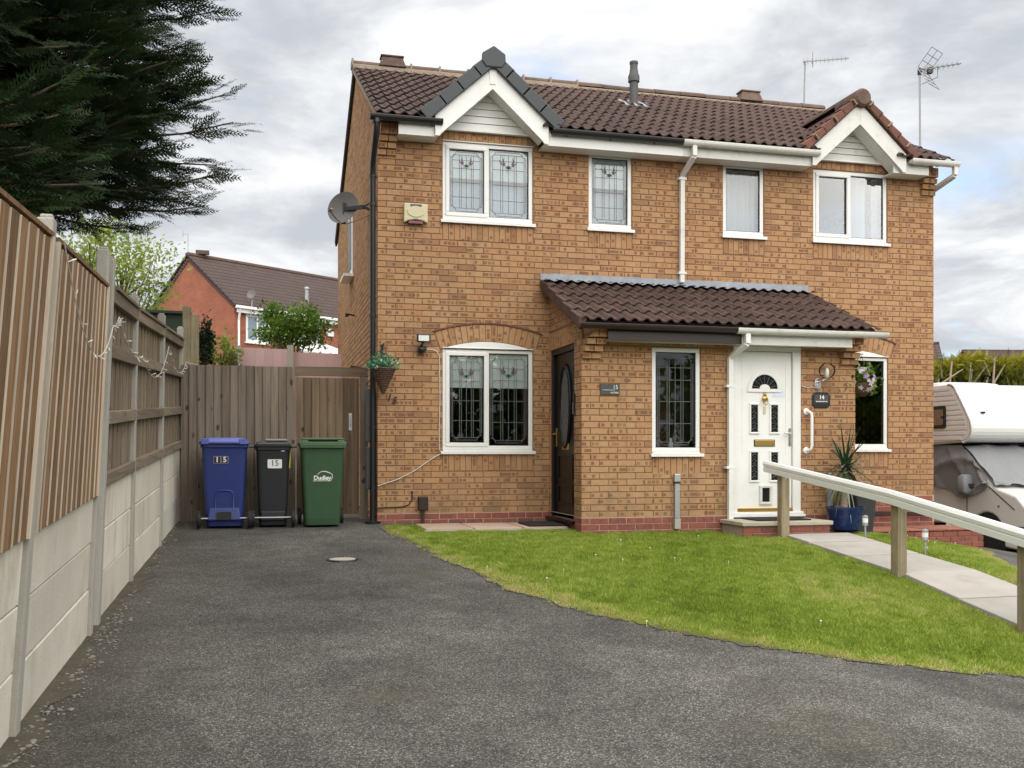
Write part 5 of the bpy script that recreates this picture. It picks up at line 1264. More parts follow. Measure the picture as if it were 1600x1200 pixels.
# brown vent box, black cable
t = thing('vent_box', 'brown plastic box and pipe low on the wall above the plinth', 'box', (.56, 0, .1)); mb = MB(); mb.box(.50, .625, -.07, -.003, .19, .365); mb.build('case', 'brown_plastic', t, bevel=.01); MB().box(.545, .58, -.045, -.013, .02, .188).build('pipe', 'brown_plastic', t)
mb = MB(); mb.tube([(.43, -.01, .42), (.43, -.014, .33), (.39, -.014, .26), (.30, -.014, .235), (-.02, -.014, .225)], .008, 6); mb.lathe([(.018, 0), (.018, .008)], (.43, -.006, .42), 8); mb.build('cable', 'cable_black', label='short black cable curving low on the wall by the downpipe', cat='cable', loc=(.2, -.01, .23))
# grey conduit on the porch, and on house 14's side
mb = MB(); mb.box(3.37, 3.435, PY - .05, PY - .003, .13, .56); o = solo(mb, 'conduit', 'galvanised', 'grey metal conduit cover on the porch wall below the leaded window', 'conduit', (3.4, PY - .03, 0), bevel=.006)
MB().box(3.362, 3.443, PY - .058, PY - .004, .562, .66).build('cap', 'galvanised', o, bevel=.01); MB().box(3.362, 3.44, PY - .055, PY - .004, .545, .56).build('band', 'cable_black', o); MB().box(3.365, 3.44, PY - .06, PY - .006, .005, .128).build('foot', 'concrete_grey', o, bevel=.004)
mb = MB(); mb.box(5.41, 5.475, PY - .05, PY - .003, .10, .66); o = solo(mb, 'conduit', 'galvanised', 'grey metal conduit cover on the porch wall behind the spiky potted plant', 'conduit', (5.44, PY - .03, 0), bevel=.006); MB().box(5.40, 5.485, PY - .07, PY - .004, -.05, .098).build('foot', 'concrete_grey', o)
# numerals on the brick
t = thing('house_number', 'black numerals 15 fixed to the brick below the hanging basket', 'numerals', (.17, 0, 1.58))
for ch, u, z in (('1', .14, 1.60), ('5', .205, 1.565)):
    mb = MB(); text_mesh(mb, ch, .115, lambda a, b, c, u=u, z=z: (u + a, -.012 - c, z + b), .008, bold=.002, shear=.25); mb.build('digit', 'black_plastic', t)
# plaque 15
t = thing('house_sign', 'dark slate sign reading 15 on the porch wall', 'sign', (2.56, PY, 1.65)); MB().box(2.445, 2.685, PY - .016, PY - .002, 1.59, 1.72).build('plate', 'slate_sign', t, bevel=.004)
mb = MB(); text_mesh(mb, '15', .068, lambda a, b, c: (2.665 + a, PY - .0182 - c, 1.68 + b), align='RIGHT'); text_mesh(mb, 'La Casita', .026, lambda a, b, c: (2.668 + a, PY - .0182 - c, 1.617 + b), align='RIGHT', bold=.0006); mb.box(2.47, 2.625, PY - .0185, PY - .0165, 1.645, 1.649); mb.build('lettering', 'sign_white', t)
# plaque 14
t = thing('house_sign', 'black sign with cut corners reading 14 beside the white door', 'sign', (5.34, PY, 1.55)); q = [(-.075, .10), (.085, .10), (.125, .06), (.125, -.06), (.085, -.10), (-.085, -.10), (-.125, -.06), (-.125, .06)]
mb = MB(); mb.extr(q, lambda u, v, w2: (5.335 + u, w2, 1.565 + v), PY - .016, PY - .002); mb.build('plate', 'black_plastic', t, bevel=.006); MB().box(5.24, 5.43, PY - .019, PY - .0165, 1.53, 1.63).build('panel', 'slate_sign', t)
mb = MB(); text_mesh(mb, '14', .07, lambda a, b, c: (5.337 + a, PY - .0215 - c, 1.597 + b), bold=.002); [mb.box(5.258 + k * .0145, 5.258 + k * .0145 + .0115 - .002 * (k % 3), PY - .022, PY - .0195, 1.541 + .001 * (k % 2), 1.553 - .002 * (k % 4 == 1)) for k in range(11)]; mb.build('lettering', 'sign_white', t)
# wall lantern by the white door
t = thing('wall_lantern', 'chrome wall lamp with a clear glass globe beside the white door', 'lamp', (5.31, PY, 1.8)); lx = 5.33
mb = MB(); mb.extr([(a * .045, b * .075) for a, b in [(math.cos(k), math.sin(k)) for k in np.linspace(0, 6.28, 16)[:-1]]], lambda u, v, w2: (lx - .05 + u, w2, 1.76 + v), PY - .03, PY - .002); mb.tube([(lx - .05, PY - .02, 1.78), (lx - .03, PY - .10, 1.80), (lx + .02, PY - .12, 1.82)], .012, 8); mb.lathe([(.03, 0), (.035, .01), (.035, .02)], (lx + .02, PY - .12, 1.815), 12); mb.box(lx - .075, lx - .035, PY - .06, PY - .03, 1.70, 1.755); mb.build('bracket', 'chrome', t, bevel=.003)
mb = MB(); mb.lathe([(.02, 0), (.022, .06), (.018, .10), (.0, .12)], (lx + .02, PY - .12, 1.836), 12); mb.build('bulb', 'sign_white', t, smooth=True)
mb = MB(); mb.lathe([(.04, 0), (.085, .04), (.10, .09), (.09, .14), (.05, .18), (.0, .195)], (lx + .02, PY - .12, 1.826), 18, cap=False); mb.build('globe', 'glass_clear', t, smooth=True)
mb = MB(); mb.tube([(5.07, PY - .008, 1.735), (5.14, PY - .008, 1.715), (5.2, PY - .008, 1.725), (5.26, PY - .02, 1.712), (5.29, PY - .02, 1.73)], .006, 6); mb.build('cable', 'cable_white', t)
# grab rail
t = thing('grab_rail', 'white vertical grab handle on the wall beside the white door', 'handle', (5.16, PY, 1.2)); mb = MB(); mb.tube([(5.13, PY - .004, 1.42), (5.135, PY - .05, 1.42), (5.16, PY - .075, 1.40), (5.165, PY - .08, 1.36), (5.165, PY - .08, 1.0), (5.16, PY - .075, .96), (5.135, PY - .05, .94), (5.13, PY - .004, .94)], .018, 10); o = mb.build('bar', 'white_paint', t, smooth=True)
for z in (1.42, .94): MB().lathe([(.042, 0), (.042, .012), (.03, .022)], (5.13, PY - .003, z), 14, M=Matrix.Rotation(math.pi / 2, 3, 'X')).build('flange', 'white_paint', t)
# sticker on the door
MB().box(4.69, 4.86, PY + .0262, PY + .0285, 1.60, 1.68).build('sticker', 'sticker_blue', wd)
# hanging basket 15
bx, by, bz = .035, -.30, 1.63
t = thing('hanging_basket', 'cone shaped wicker basket of green plants hanging at the house corner', 'basket', (bx, by, bz)); mb = MB()
for k in range(15):
    f_ = k / 14; r = .012 + .135 * f_; z = bz + .30 * f_; mb.tube([(bx + r * math.cos(a), by + r * math.sin(a), z + random.uniform(-.002, .002)) for a in np.linspace(0, 2 * math.pi, 17)], .011, 5, cap=False)
mb.lathe([(.002, 0), (.135, .30)], (bx, by, bz), 16); mb.build('wicker', 'wicker', t)
n = 420; P = np.stack([RNG.normal(0, .075, n), RNG.normal(0, .07, n), np.abs(RNG.normal(.0, .075, n))], 1); P[:, :2] = np.clip(P[:, :2], -.17, .17); d = P + RNG.normal(0, .05, (n, 3)) + [0, 0, .03]
leaf_object('foliage', place(LEAF * [.9, 1, 1], P + [bx, by, bz + .29], d, RNG.uniform(.03, .06, n), 3), LEAF_F, np.where(RNG.random(n) < .12, 1, RNG.uniform(0, .75, n)), 'leaf_artificial', t)
mb = MB()
for a in (.4, 2.5, 4.6): mb.tube([(bx + .13 * math.cos(a), by + .13 * math.sin(a), bz + .30), (bx, by, bz + .60)], .003, 5)
mb.build('chain', 'cable_black', t)
t = thing('basket_bracket', 'black iron bracket holding the wicker basket at the house corner', 'bracket', (bx, 0, 2.2)); mb = MB(); mb.box(bx + .0, bx + .02, -.012, -.001, 2.02, 2.26); mb.bar((bx + .01, -.005, 2.24), (bx + .01, by - .02, 2.24), .012, .012); mb.bar((bx + .01, -.005, 2.05), (bx + .01, -.22, 2.235), .012, .012); mb.tube([(bx + .01, by, 2.235), (bx, by, 2.21)], .005, 5); mb.build('frame', 'black_plastic', t)
# satellite dish, side brackets
t = thing('satellite_dish', 'grey mesh satellite dish on a black arm on the side wall', 'dish', (0, .75, 4.1)); dc = Vector((-.36, .95, 4.17)); nd = Vector((-.55, -.80, .22)).normalized()
q = nd.to_track_quat('Z', 'Y').to_matrix(); mb = MB(); mb.lathe([(.0, -.05), (.09, -.044), (.17, -.022), (.225, .0)], dc, 28, M=q, cap=False); o = mb.build('reflector', 'dish_mesh', t, smooth=True)
lnb = dc + nd * .24 + Vector((-.06, .02, -.13)); mb = MB(); mb.tube([dc + Vector((0, 0, -.22)), dc + nd * .1 + Vector((-.03, 0, -.2)), lnb], .010, 6); mb.tube([lnb, lnb - nd * .03, lnb - nd * .09 + Vector((0, 0, .03))], [.018, .026, .022], 10); mb.build('receiver', 'aerial_metal', t, smooth=True)
mb = MB(); mb.bar(dc - nd * .05, Vector((-.10, .70, 4.13)), .035, .05); mb.bar((-.10, .70, 4.13), (-.006, .70, 4.09), .03, .03); mb.bar((-.10, .70, 4.13), (-.006, .70, 4.20), .012, .02); mb.box(-.012, -.002, .64, .76, 4.02, 4.24); mb.bar(dc - nd * .045 + Vector((0, 0, -.2)), dc - nd * .045 + Vector((0, 0, .08)), .04, .03, up=(0, 1, 0)); mb.build('arm', 'cable_black', t)
mb = MB(); mb.tube([dc + Vector((.05, .0, -.22)), (-.12, .72, 3.98), (-.03, .66, 4.02), (-.012, .62, 3.9), (-.012, .60, 2.1)], .004, 5); mb.build('cable', 'cable_black', t)
for yy, zz, lb in ((3.2, 3.05, 'small black bracket high on the side wall above the gate'), (2.2, 2.15, 'small black camera low on the side wall above the gate')):
    mb = MB(); mb.tube([(-.002, yy, zz), (-.12, yy - .05, zz + .01)], .014, 7); mb.lathe([(.03, 0), (.03, .05)], (-.13, yy - .05, zz - .03), 8); solo(mb, 'wall_bracket', 'black_plastic', lb, 'bracket', (0, yy, zz))
# aerials
def yagi(t, mast, a, b, n, el, mat='aerial_metal'):
    mb = MB(); mb.bar(a, b, .016, .016); d = (Vector(b) - Vector(a)); r = d.normalized().cross(Vector((0, 0, 1)))
    for i in range(n):
        p = Vector(a).lerp(Vector(b), (i + .3) / n); L = el * (1 - .3 * i / n); mb.tube([p - Vector((0, 0, L)), p + Vector((0, 0, L))], .005, 5) if mast == 'v' else mb.tube([p - r * L, p + r * L], .005, 5)
        if mast == 'x': mb.tube([p - Vector((0, 0, L * .7)), p + Vector((0, 0, L * .7))], .005, 5)
    mb.build('boom', mat, t)
A1 = at(1255, 176, 17.0); A1t = at(1258, 95, 17.0); t = thing('tv_aerial', 'slim straight television aerial on a thin mast behind the roof ridge', 'aerial', A1)
MB().tube([A1 - Vector((0, 0, .35)), A1t], .014, 6).build('mast', 'aerial_metal', t); yagi(t, 'v', A1t + Vector((-.05, 0, -.02)), at(1326, 91, 16.6), 11, .05)
mb = MB(); p = A1t.lerp(at(1326, 91, 16.6), .18); mb.tube([p - Vector((0, 0, .12)), p + Vector((0, 0, .14))], .009, 5); mb.build('reflector', 'aerial_metal', t)
A2 = at(1438, 250, 16.4); A2t = at(1437, 112, 16.4); t = thing('tv_aerial', 'wide television aerial with a square grid reflector on a tall mast', 'aerial', A2)
MB().tube([A2 - Vector((0, 0, .6)), A2t], .016, 6).build('mast', 'aerial_metal', t)
A2e = at(1502, 99, 15.9); yagi(t, 'x', A2t + Vector((-.03, 0, .02)), A2e, 9, .085)
mb = MB(); d = (A2e - A2t).normalized(); r = d.cross(Vector((0, 0, 1))).normalized(); u = r.cross(d)
for s in (1, -1):
    o_ = A2t + d * .05; v1 = (u * s * .80 + d * .60).normalized()
    for k in range(4): mb.tube([o_ + v1 * (.02 + k * .115) - r * .2, o_ + v1 * (.02 + k * .115) + r * .2], .006, 5)
    for k in range(3): mb.tube([o_ + v1 * .02 + r * (.2 * (k - 1)), o_ + v1 * .365 + r * (.2 * (k - 1))], .006, 5)
mb.build('grid_reflector', 'aerial_metal', t)
mb = MB(); mb.lathe([(.035, -.05), (.035, .05)], A2t, 8); mb.box(A2t.x + .15, A2t.x + .22, A2t.y - .05, A2t.y + .02, A2t.z - .02, A2t.z + .08); mb.build('clamp', 'cable_black', t)
mb = MB(); mb.tube([A2t + d * .3, A2t + d * .3 + Vector((0, 0, -.15)), A2t + Vector((.05, 0, -.2))], .005, 5); mb.build('cable', 'cable_black', t)
# doormats
MB().box(1.72, 2.17, -.90, -.30, .03, .045).build('doormat', 'doormat', label='black doormat on the pale slabs before the black door', cat='doormat', bevel=.004, loc=(1.95, -.6, .03))
# step of house 14
st = thing('door_step', 'brick door step with a pale stone top before the white door', 'step', (4.6, -1.65, -.05)); sF = front(-1.93)
mb = MB(); mb.box(3.99, 5.10, -1.92, -1.37, -.15, .062); mb.build('core', 'mortar_red', st)
mb = MB(); mb.box(3.96, 5.13, -1.96, -1.37, .064, .112); mb.build('step_slab', 'step_stone', st, bevel=.008)
BR.clear()
for n_ in range(3):
    z0 = -.165 + .075 * n_; x = 3.985 - (.11 if n_ % 2 else 0)
    while x < 5.10:
        a, b = max(3.985, x), min(5.105, x + .215)
        if b - a > .03:
            brick_piece(st, sF, a, b, z0, z0 + .065, 0, 'red_brick'); d = BR[-1]; d['ob'] = -.02; mb = MB(); brick_mesh_into(mb, d); mb.build('brick', 'red_brick', st)
        x += .225
    for y in np.arange(-1.9, -1.4, .225):
        brick_piece(st, right(5.11), y, y + .215, z0, z0 + .065, 0, 'red_brick'); d = BR[-1]; d['ob'] = -.02; mb = MB(); brick_mesh_into(mb, d); mb.build('brick', 'red_brick', st)
MB().box(4.22, 4.92, -1.83, -1.42, .113, .128).build('doormat', 'doormat', label='dark doormat on the stone step before the white door', cat='doormat', bevel=.004, loc=(4.57, -1.6, .113))
# low brick platform at the right end
gw = thing('garden_wall', 'low red brick platform along the foot of house 14', 'wall', (7.2, -.5, -.3)); MB().box(5.92, 8.22, -.70, -.02, -.75, -.16).build('core', 'mortar_red', gw); BR.clear()
gF = front(-.71); gR = right(8.23)
for n_ in range(6):
    z0 = -.60 + .075 * n_; x = 5.91 - (.11 if n_ % 2 else 0)
    while x < 8.23:
        a, b = max(5.91, x), min(8.23, x + .215)
        if b - a > .03: brick_piece(gw, gF, a, b, z0, z0 + .065, random.uniform(0, .006), 'red_brick'); mb = MB(); brick_mesh_into(mb, BR[-1]); mb.build('brick', 'red_brick', gw)
        x += .225
    for y in np.arange(-.70, -.1, .225): brick_piece(gw, gR, y, y + .215, z0, z0 + .065, 0, 'red_brick'); mb = MB(); brick_mesh_into(mb, BR[-1]); mb.build('brick', 'red_brick', gw)
for x in np.arange(5.91, 8.1, .29): MB().box(x, x + .282, -.72, -.06, -.148, -.125 + random.uniform(-.004, .004)).build('coping', 'terracotta_paver', gw, bevel=.004)
mb = MB(); mb.bar((6.0, -.06, .08), (7.9, -.06, .05), .05, .035); mb.build('pipe', 'cable_black', label='dark pipe lying along the brick plinth of house 14', cat='pipe', loc=(7, -.06, .06))
# handrail
hr = thing('handrail', 'white plastic handrail on square timber posts along the sloping path', 'handrail', (4.45, -4, G(4.45, -4)))
RB = lambda y: float(np.interp(y, [-9, -7.4, -5.67, -4.13, -1.7], [-.30, -.06, .20, .428, .69]))
for y in (-2.0, -4.14, -5.76, -7.5):
    mb = MB(); mb.box(4.405, 4.505, y - .055, y + .055, G(4.45, y) - .1, RB(y) + .035); mb.build('post', 'post_wood', hr, bevel=.006)
    for z in (.0,): MB().lathe([(.012, 0), (.012, .004)], (4.45, y - .056, RB(y) - .04), 8, M=Matrix.Rotation(math.pi / 2, 3, 'X')).build('bolt', 'galvanised', hr)
ys = [-1.72, -4.13, -5.67, -9.0]; prof = [(.0, .0), (.05, .0), (.055, .055), (.043, .06), (.043, .066), (.055, .07), (.06, .10), (.045, .128), (-.005, .128), (-.01, .1), (.0, .066)]
mb = MB(); n = len(prof)
for y in ys: mb.v.extend([(4.365 - .012 + u * .9 if False else 4.352 + u, y, RB(y) + v) for u, v in [(.05 - p, q) for p, q in prof]])
for i in range(len(ys) - 1):
    for j in range(n): mb.f.append((i * n + j, i * n + (j + 1) % n, (i + 1) * n + (j + 1) % n, (i + 1) * n + j)); mb.m.append(0)
mb.f.append(tuple(range(n))); mb.m.append(0); mb.f.append(tuple(range((len(ys) - 1) * n, len(ys) * n))); mb.m.append(0)
mb.build('rail', 'white_paint', hr)
MB().box(4.36, 4.40, -5.0, -4.93, RB(-4.95) - .022, RB(-4.95) + .01).build('rail_joint', 'white_paint', hr)
# solar lights
for x, y, lb in ((5.38, -2.22, 'small silver solar stake light beside the blue pot'), (5.43, -3.22, 'small silver solar stake light by the middle of the sloping path'), (5.40, -4.67, 'small silver solar stake light near the lower end of the sloping path')):
    z0 = G(x, y); t = thing('solar_light', lb, 'light', (x, y, z0), group='solar lights along the path')
    MB().tube([(x, y, z0 - .05), (x, y, z0 + .16)], .011, 8).build('stake', 'galvanised', t); MB().lathe([(.018, 0), (.03, .006), (.03, .095), (.034, .10), (.034, .115), (.01, .125)], (x, y, z0 + .155), 14).build('lamp_head', 'galvanised', t); MB().lathe([(.031, 0), (.031, .05)], (x, y, z0 + .195), 14, cap=False).build('lens', 'blind', t)
# drain cover
t = thing('drain_cover', 'small round pale drain cover set in the tarmac drive', 'drain cover', (-.64, -2.78, G(-.64, -2.78))); z = drive_z(-.64, -2.78)
MB().lathe([(.125, -.03), (.125, .010), (.115, .012)], (-.64, -2.78, z), 24).build('lid', 'concrete_grey', t); MB().lathe([(.16, -.03), (.15, .006), (.126, .007)], (-.64, -2.78, z), 24).build('surround', 'brown_plastic', t)
# stones along the fence foot
mb = MB(); r = random.Random(9)
for i in range(620):
    y = r.uniform(-9.4, -4.6) if i < 520 else r.uniform(-4.6, .2); x = -2.41 + abs(r.gauss(0, .085)); z = drive_z(x, y); s = r.uniform(.004, .010) if r.random() < .75 else r.uniform(.010, .018); k = len(mb.v)
    mb.lathe([(s * .5, -s * .4), (s, 0), (s * .7, s * .45), (s * .1, s * .6)], (0, 0, 0), 6); a = r.uniform(0, 3.1); e = r.uniform(.6, 1.2); M = Matrix.Rotation(a, 3, 'Z') @ Matrix.Diagonal((1, e, r.uniform(.6, 1)))
    mb.xf(lambda p: M @ p + Vector((x, y, z + .003)), k); 
mb.build('gravel', 'pebble', label='loose stones scattered along the foot of the fence', cat='gravel', kind='stuff')
mb = MB()
for i in range(70):
    x, y = r.uniform(-2.2, 3), r.uniform(-9.5, -.5); s = r.uniform(.003, .008); k = len(mb.v); mb.lathe([(s, 0), (s * .7, s * .5), (.0005, s * .7)], (x, y, drive_z(x, y)), 6)
mb.build('gravel', 'pebble', label='tiny pale stones scattered over the tarmac drive', cat='gravel', kind='stuff')
# earth strip at the fence foot
mb = MB(); ys = np.arange(-9.6, .4, .12); r = random.Random(3)
for a, b in zip(ys, ys[1:]):
    wa = .07 + .05 * math.sin(a * 3.1) * math.sin(a * 1.3) + .05 * math.sin(a * 9); wb = .07 + .05 * math.sin(b * 3.1) * math.sin(b * 1.3) + .05 * math.sin(b * 9)
    mb.poly([(-2.5, a, drive_z(-2.5, a) + .012), (-2.42 + wa, a, drive_z(-2.4, a) + .0035), (-2.42 + wb, b, drive_z(-2.4, b) + .0035), (-2.5, b, drive_z(-2.5, b) + .012)])
mb.build('earth_strip', 'dirt', kind='structure')
std('blue_glaze', (.012, .03, .11), .22, .5, 14, dirt=.3, dcol=(.12, .13, .16), ds=12); std('planter_grey', (.035, .037, .04), .6, .2, 6); std('rv_white', (.64, .64, .62), .3, .04, 2, dirt=.15, dcol=(.52, .50, .43), ds=1.5); std('rv_grey', (.76, .755, .74), .45, .08, 3); std('rv_window', (.22, .16, .11), .15, .4, 9); std('cover_grey', (.21, .215, .225), .75, .15, 3, bump=.25, bs=9); std('far_glass', (.20, .26, .31), .15, .3, 3); std('far_dark', (.10, .085, .085), .8, .2, 4); std('pink_paint', (.58, .40, .40), .7, .08, 4, orand=.05); std('shed_green', (.02, .035, .022), .8)
# ================================================================ TREES AND PLANTS
def spray_template():
    V, F_ = [], []
    def tri(p, d, L, w_, dz=0):
        d = np.array(d) / np.linalg.norm(d); n = np.array([-d[1], d[0], 0]); k = len(V)
        V.extend([np.array(p) - n * w_, np.array(p) + n * w_, np.array(p) + d * L + [0, 0, dz]]); F_.append((k, k + 1, k + 2))
    tri((0, 0, 0), (0, 1, 0), 1.0, .014)
    r = random.Random(2)
    for i in range(9):
        t_ = .12 + .86 * i / 9
        for s in (-1, 1):
            L = .34 * (1 - t_ * .72) * r.uniform(.8, 1.2); a = math.radians(r.uniform(28, 48)); d = (s * math.sin(a), math.cos(a), 0)
            tri((0, t_, 0), d, L, .022, r.uniform(-.06, .03))
            if i < 7:
                q = np.array([0, t_, 0]) + np.array(d) * L * .45; tri(q, (d[0] * .35, 1, 0), L * .5, .017, r.uniform(-.04, .04)); tri(q, (d[0] * 1.6, .7, 0), L * .4, .016, r.uniform(-.04, .04))
    return np.array(V), F_
SPV, SPF = spray_template()
def conifer(name, label, base, height, zlo, rad, nlimb, seed, az_bias=None, nsp=42, mat='conifer', ss=(.28, .55)):
    rg = np.random.default_rng(seed); t = thing(name, label, 'tree', base); bx_, by_, bz_ = base
    mb = MB(); mb.tube([(bx_, by_, bz_ - .2), (bx_ + .05, by_, bz_ + height * .5), (bx_, by_, bz_ + height)], [.22, .13, .02], 10); mb.build('trunk', 'bark', t, smooth=True)
    P, D, Sx, L_ = [], [], [], []; lm = MB()
    for i in range(nlimb):
        f_ = rg.random() ** 1.7; z = zlo + (height - zlo) * f_; R = rad * (1 - f_ ** 1.5 * .8) * rg.uniform(.72, 1.03)
        az = rg.uniform(0, 2 * math.pi)
        if az_bias is not None and rg.random() < .5: az = az_bias + rg.normal(0, .75)
        dh = np.array([math.cos(az), math.sin(az), 0]); up0 = rg.uniform(.0, .4); droop = rg.uniform(.10, .32)
        pts = [np.array([bx_, by_, z]) + dh * R * q + np.array([0, 0, R * (up0 * q - droop * q * q + .16 * q ** 4)]) for q in np.linspace(0, 1, 8)]
        lm.tube([Vector(p) for p in pts], [.03 * (1 - q * .88) + .002 for q in np.linspace(0, 1, 8)], 5)
        for k in range(nsp):
            q = .18 + .82 * rg.random() ** .7; j = min(6, int(q * 7)); fr = q * 7 - j; p = pts[j] * (1 - fr) + pts[j + 1] * fr; dd = pts[j + 1] - pts[j]; dd /= np.linalg.norm(dd)
            side = rg.choice([-1, 1]); ang = rg.uniform(.15, 1.15) * (1 - .55 * q); sv = np.cross(dd, [0, 0, 1]); sv /= np.linalg.norm(sv)
            d = dd * math.cos(ang) + sv * side * math.sin(ang) + np.array([0, 0, rg.normal(-.12, .16)])
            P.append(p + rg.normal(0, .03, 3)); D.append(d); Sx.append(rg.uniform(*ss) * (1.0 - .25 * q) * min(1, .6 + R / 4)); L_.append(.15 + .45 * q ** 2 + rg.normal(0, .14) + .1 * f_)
    for k in range(nlimb * 16):
        f_ = rg.random() ** 1.6; z = zlo + .25 + (height - zlo) * f_; R = rad * (1 - f_ ** 1.5 * .8) * .74 * math.sqrt(rg.random()); az = rg.uniform(0, 6.283)
        P.append(np.array([bx_ + R * math.cos(az), by_ + R * math.sin(az), z])); D.append(rg.normal(0, 1, 3) * [1, 1, .6] + [math.cos(az), math.sin(az), -.1]); Sx.append(rg.uniform(*ss)); L_.append(rg.uniform(0, .5))
    lm.build('branches', 'bark', t)
    V = place(SPV, np.array(P), np.array(D), np.array(Sx), 1.8, rg)
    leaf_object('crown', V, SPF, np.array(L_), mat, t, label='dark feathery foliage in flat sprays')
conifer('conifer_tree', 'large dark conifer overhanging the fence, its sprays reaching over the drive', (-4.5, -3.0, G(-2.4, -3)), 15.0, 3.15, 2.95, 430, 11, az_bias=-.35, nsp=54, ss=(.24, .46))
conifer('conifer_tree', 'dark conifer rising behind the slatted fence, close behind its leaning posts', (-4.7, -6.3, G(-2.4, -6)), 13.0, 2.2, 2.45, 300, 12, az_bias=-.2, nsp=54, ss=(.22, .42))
def leaf_tree(name, label, base, centre, radii, nclump, per, lsize, mat, seed, trunk_r=.08, cat='tree', spread=.34, branches=14, tone=(0, 1), bark='bark', lump=1.0):
    rg = np.random.default_rng(seed); t = thing(name, label, cat, base); c = np.array(centre); R = np.array(radii)
    mb = MB(); b = Vector(base); cc = Vector(centre)
    mb.tube([b - Vector((0, 0, .15)), b.lerp(cc, .5) + Vector((.05, 0, 0)), cc], [trunk_r, trunk_r * .7, trunk_r * .35], 8); mb.build('trunk', bark, t, smooth=True)
    d = rg.normal(0, 1, (nclump, 3)); d /= np.linalg.norm(d, axis=1, keepdims=True); C = c + d * R * (rg.random((nclump, 1)) ** (.4)) * lump
    mb = MB()
    for k in range(min(branches, nclump)):
        q = b.lerp(cc, rg.uniform(.35, .9)); e = Vector(C[k]); mb.tube([q, q.lerp(e, .5) + Vector((0, 0, .1 * R[2])), e], [trunk_r * .35, trunk_r * .2, trunk_r * .06], 5)
    mb.build('branches', bark, t)
    n = nclump * per; P = np.repeat(C, per, 0) + rg.normal(0, 1, (n, 3)) * R * spread * .55; D = (P - c) * .5 / R + rg.normal(0, .7, (n, 3)) + [0, 0, .15]
    lc = np.clip(rg.uniform(*tone, n) * .6 + .4 * np.repeat(rg.uniform(0, 1, nclump), per), 0, 1)
    leaf_object('crown', place(LEAF, P, D, rg.uniform(.6, 1.2, n) * lsize, 2, rg), LEAF_F, lc, mat, t)
def base_at(px, D): p = at(px, 600, D); return (p.x, p.y, GF(p.x, p.y))
def ctr(px, py, D): p = at(px, py, D); return (p.x, p.y, p.z)
leaf_tree('pale_tree', 'airy pale green tree behind the fence and below the conifer', base_at(185, 22), ctr(190, 425, 22), (1.2, 1.0, 1.25), 85, 46, .11, 'leaf_pale', 21, .09, spread=.30, branches=30)
leaf_tree('small_tree', 'thin pale green shrub between the fence tops and the red brick house', base_at(138, 20), ctr(140, 380, 20), (.5, .4, .5), 16, 30, .10, 'leaf_pale', 22, .04)
leaf_tree('round_tree', 'dense round green tree in front of the red brick house', base_at(450, 19), ctr(456, 512, 19), (.64, .55, .43), 75, 60, .085, 'leaf_green', 23, .07, spread=.30)
leaf_tree('round_tree_shoots', 'tall leafy shoots rising above the round green tree', base_at(462, 19.2), ctr(463, 478, 19.2), (.18, .15, .26), 14, 26, .085, 'leaf_green', 33, .02, spread=.45, cat='shrub') if False else None
for k, (px, py) in enumerate(((457, 470), (474, 476), (440, 478))):
    pass
leaf_tree('yellow_shrub', 'yellow green shrub behind the board fence beside the pink fence', base_at(345, 17), ctr(345, 552, 17), (.32, .3, .34), 24, 40, .07, 'leaf_pale', 24, .03, cat='shrub')
leaf_tree('shrub', 'dark bluish conifer shrub by the tall timber post', base_at(322, 16), ctr(320, 540, 16), (.14, .14, .42), 26, 60, .06, 'leaf_dark', 25, .03, cat='shrub', spread=.4)
# stand-in trees behind the camera, added to darken the reflections in the windows
for k, (x, y, h) in enumerate(((-9, -27, 7.5), (-2.5, -29, 6.5), (4, -27, 7), (10.5, -28, 8), (17, -26, 7), (23.5, -25, 7.5), (29.5, -22, 7))):
    leaf_tree('street_tree', ['broad green tree across the road opposite the driveway', 'tall green tree across the road opposite house 15', 'green tree across the road opposite the porch', 'large green tree across the road opposite house 14', 'green tree across the road opposite the motorhome', 'broad tree across the road, next to the one opposite the motorhome', 'last tree of the row across the road'][k], (x, y, -1.2), (x, y, h * .5 - 1), (3.4, 2.6, h * .48), 90, 26, .75, 'leaf_green', 40 + k, .25, spread=.3)
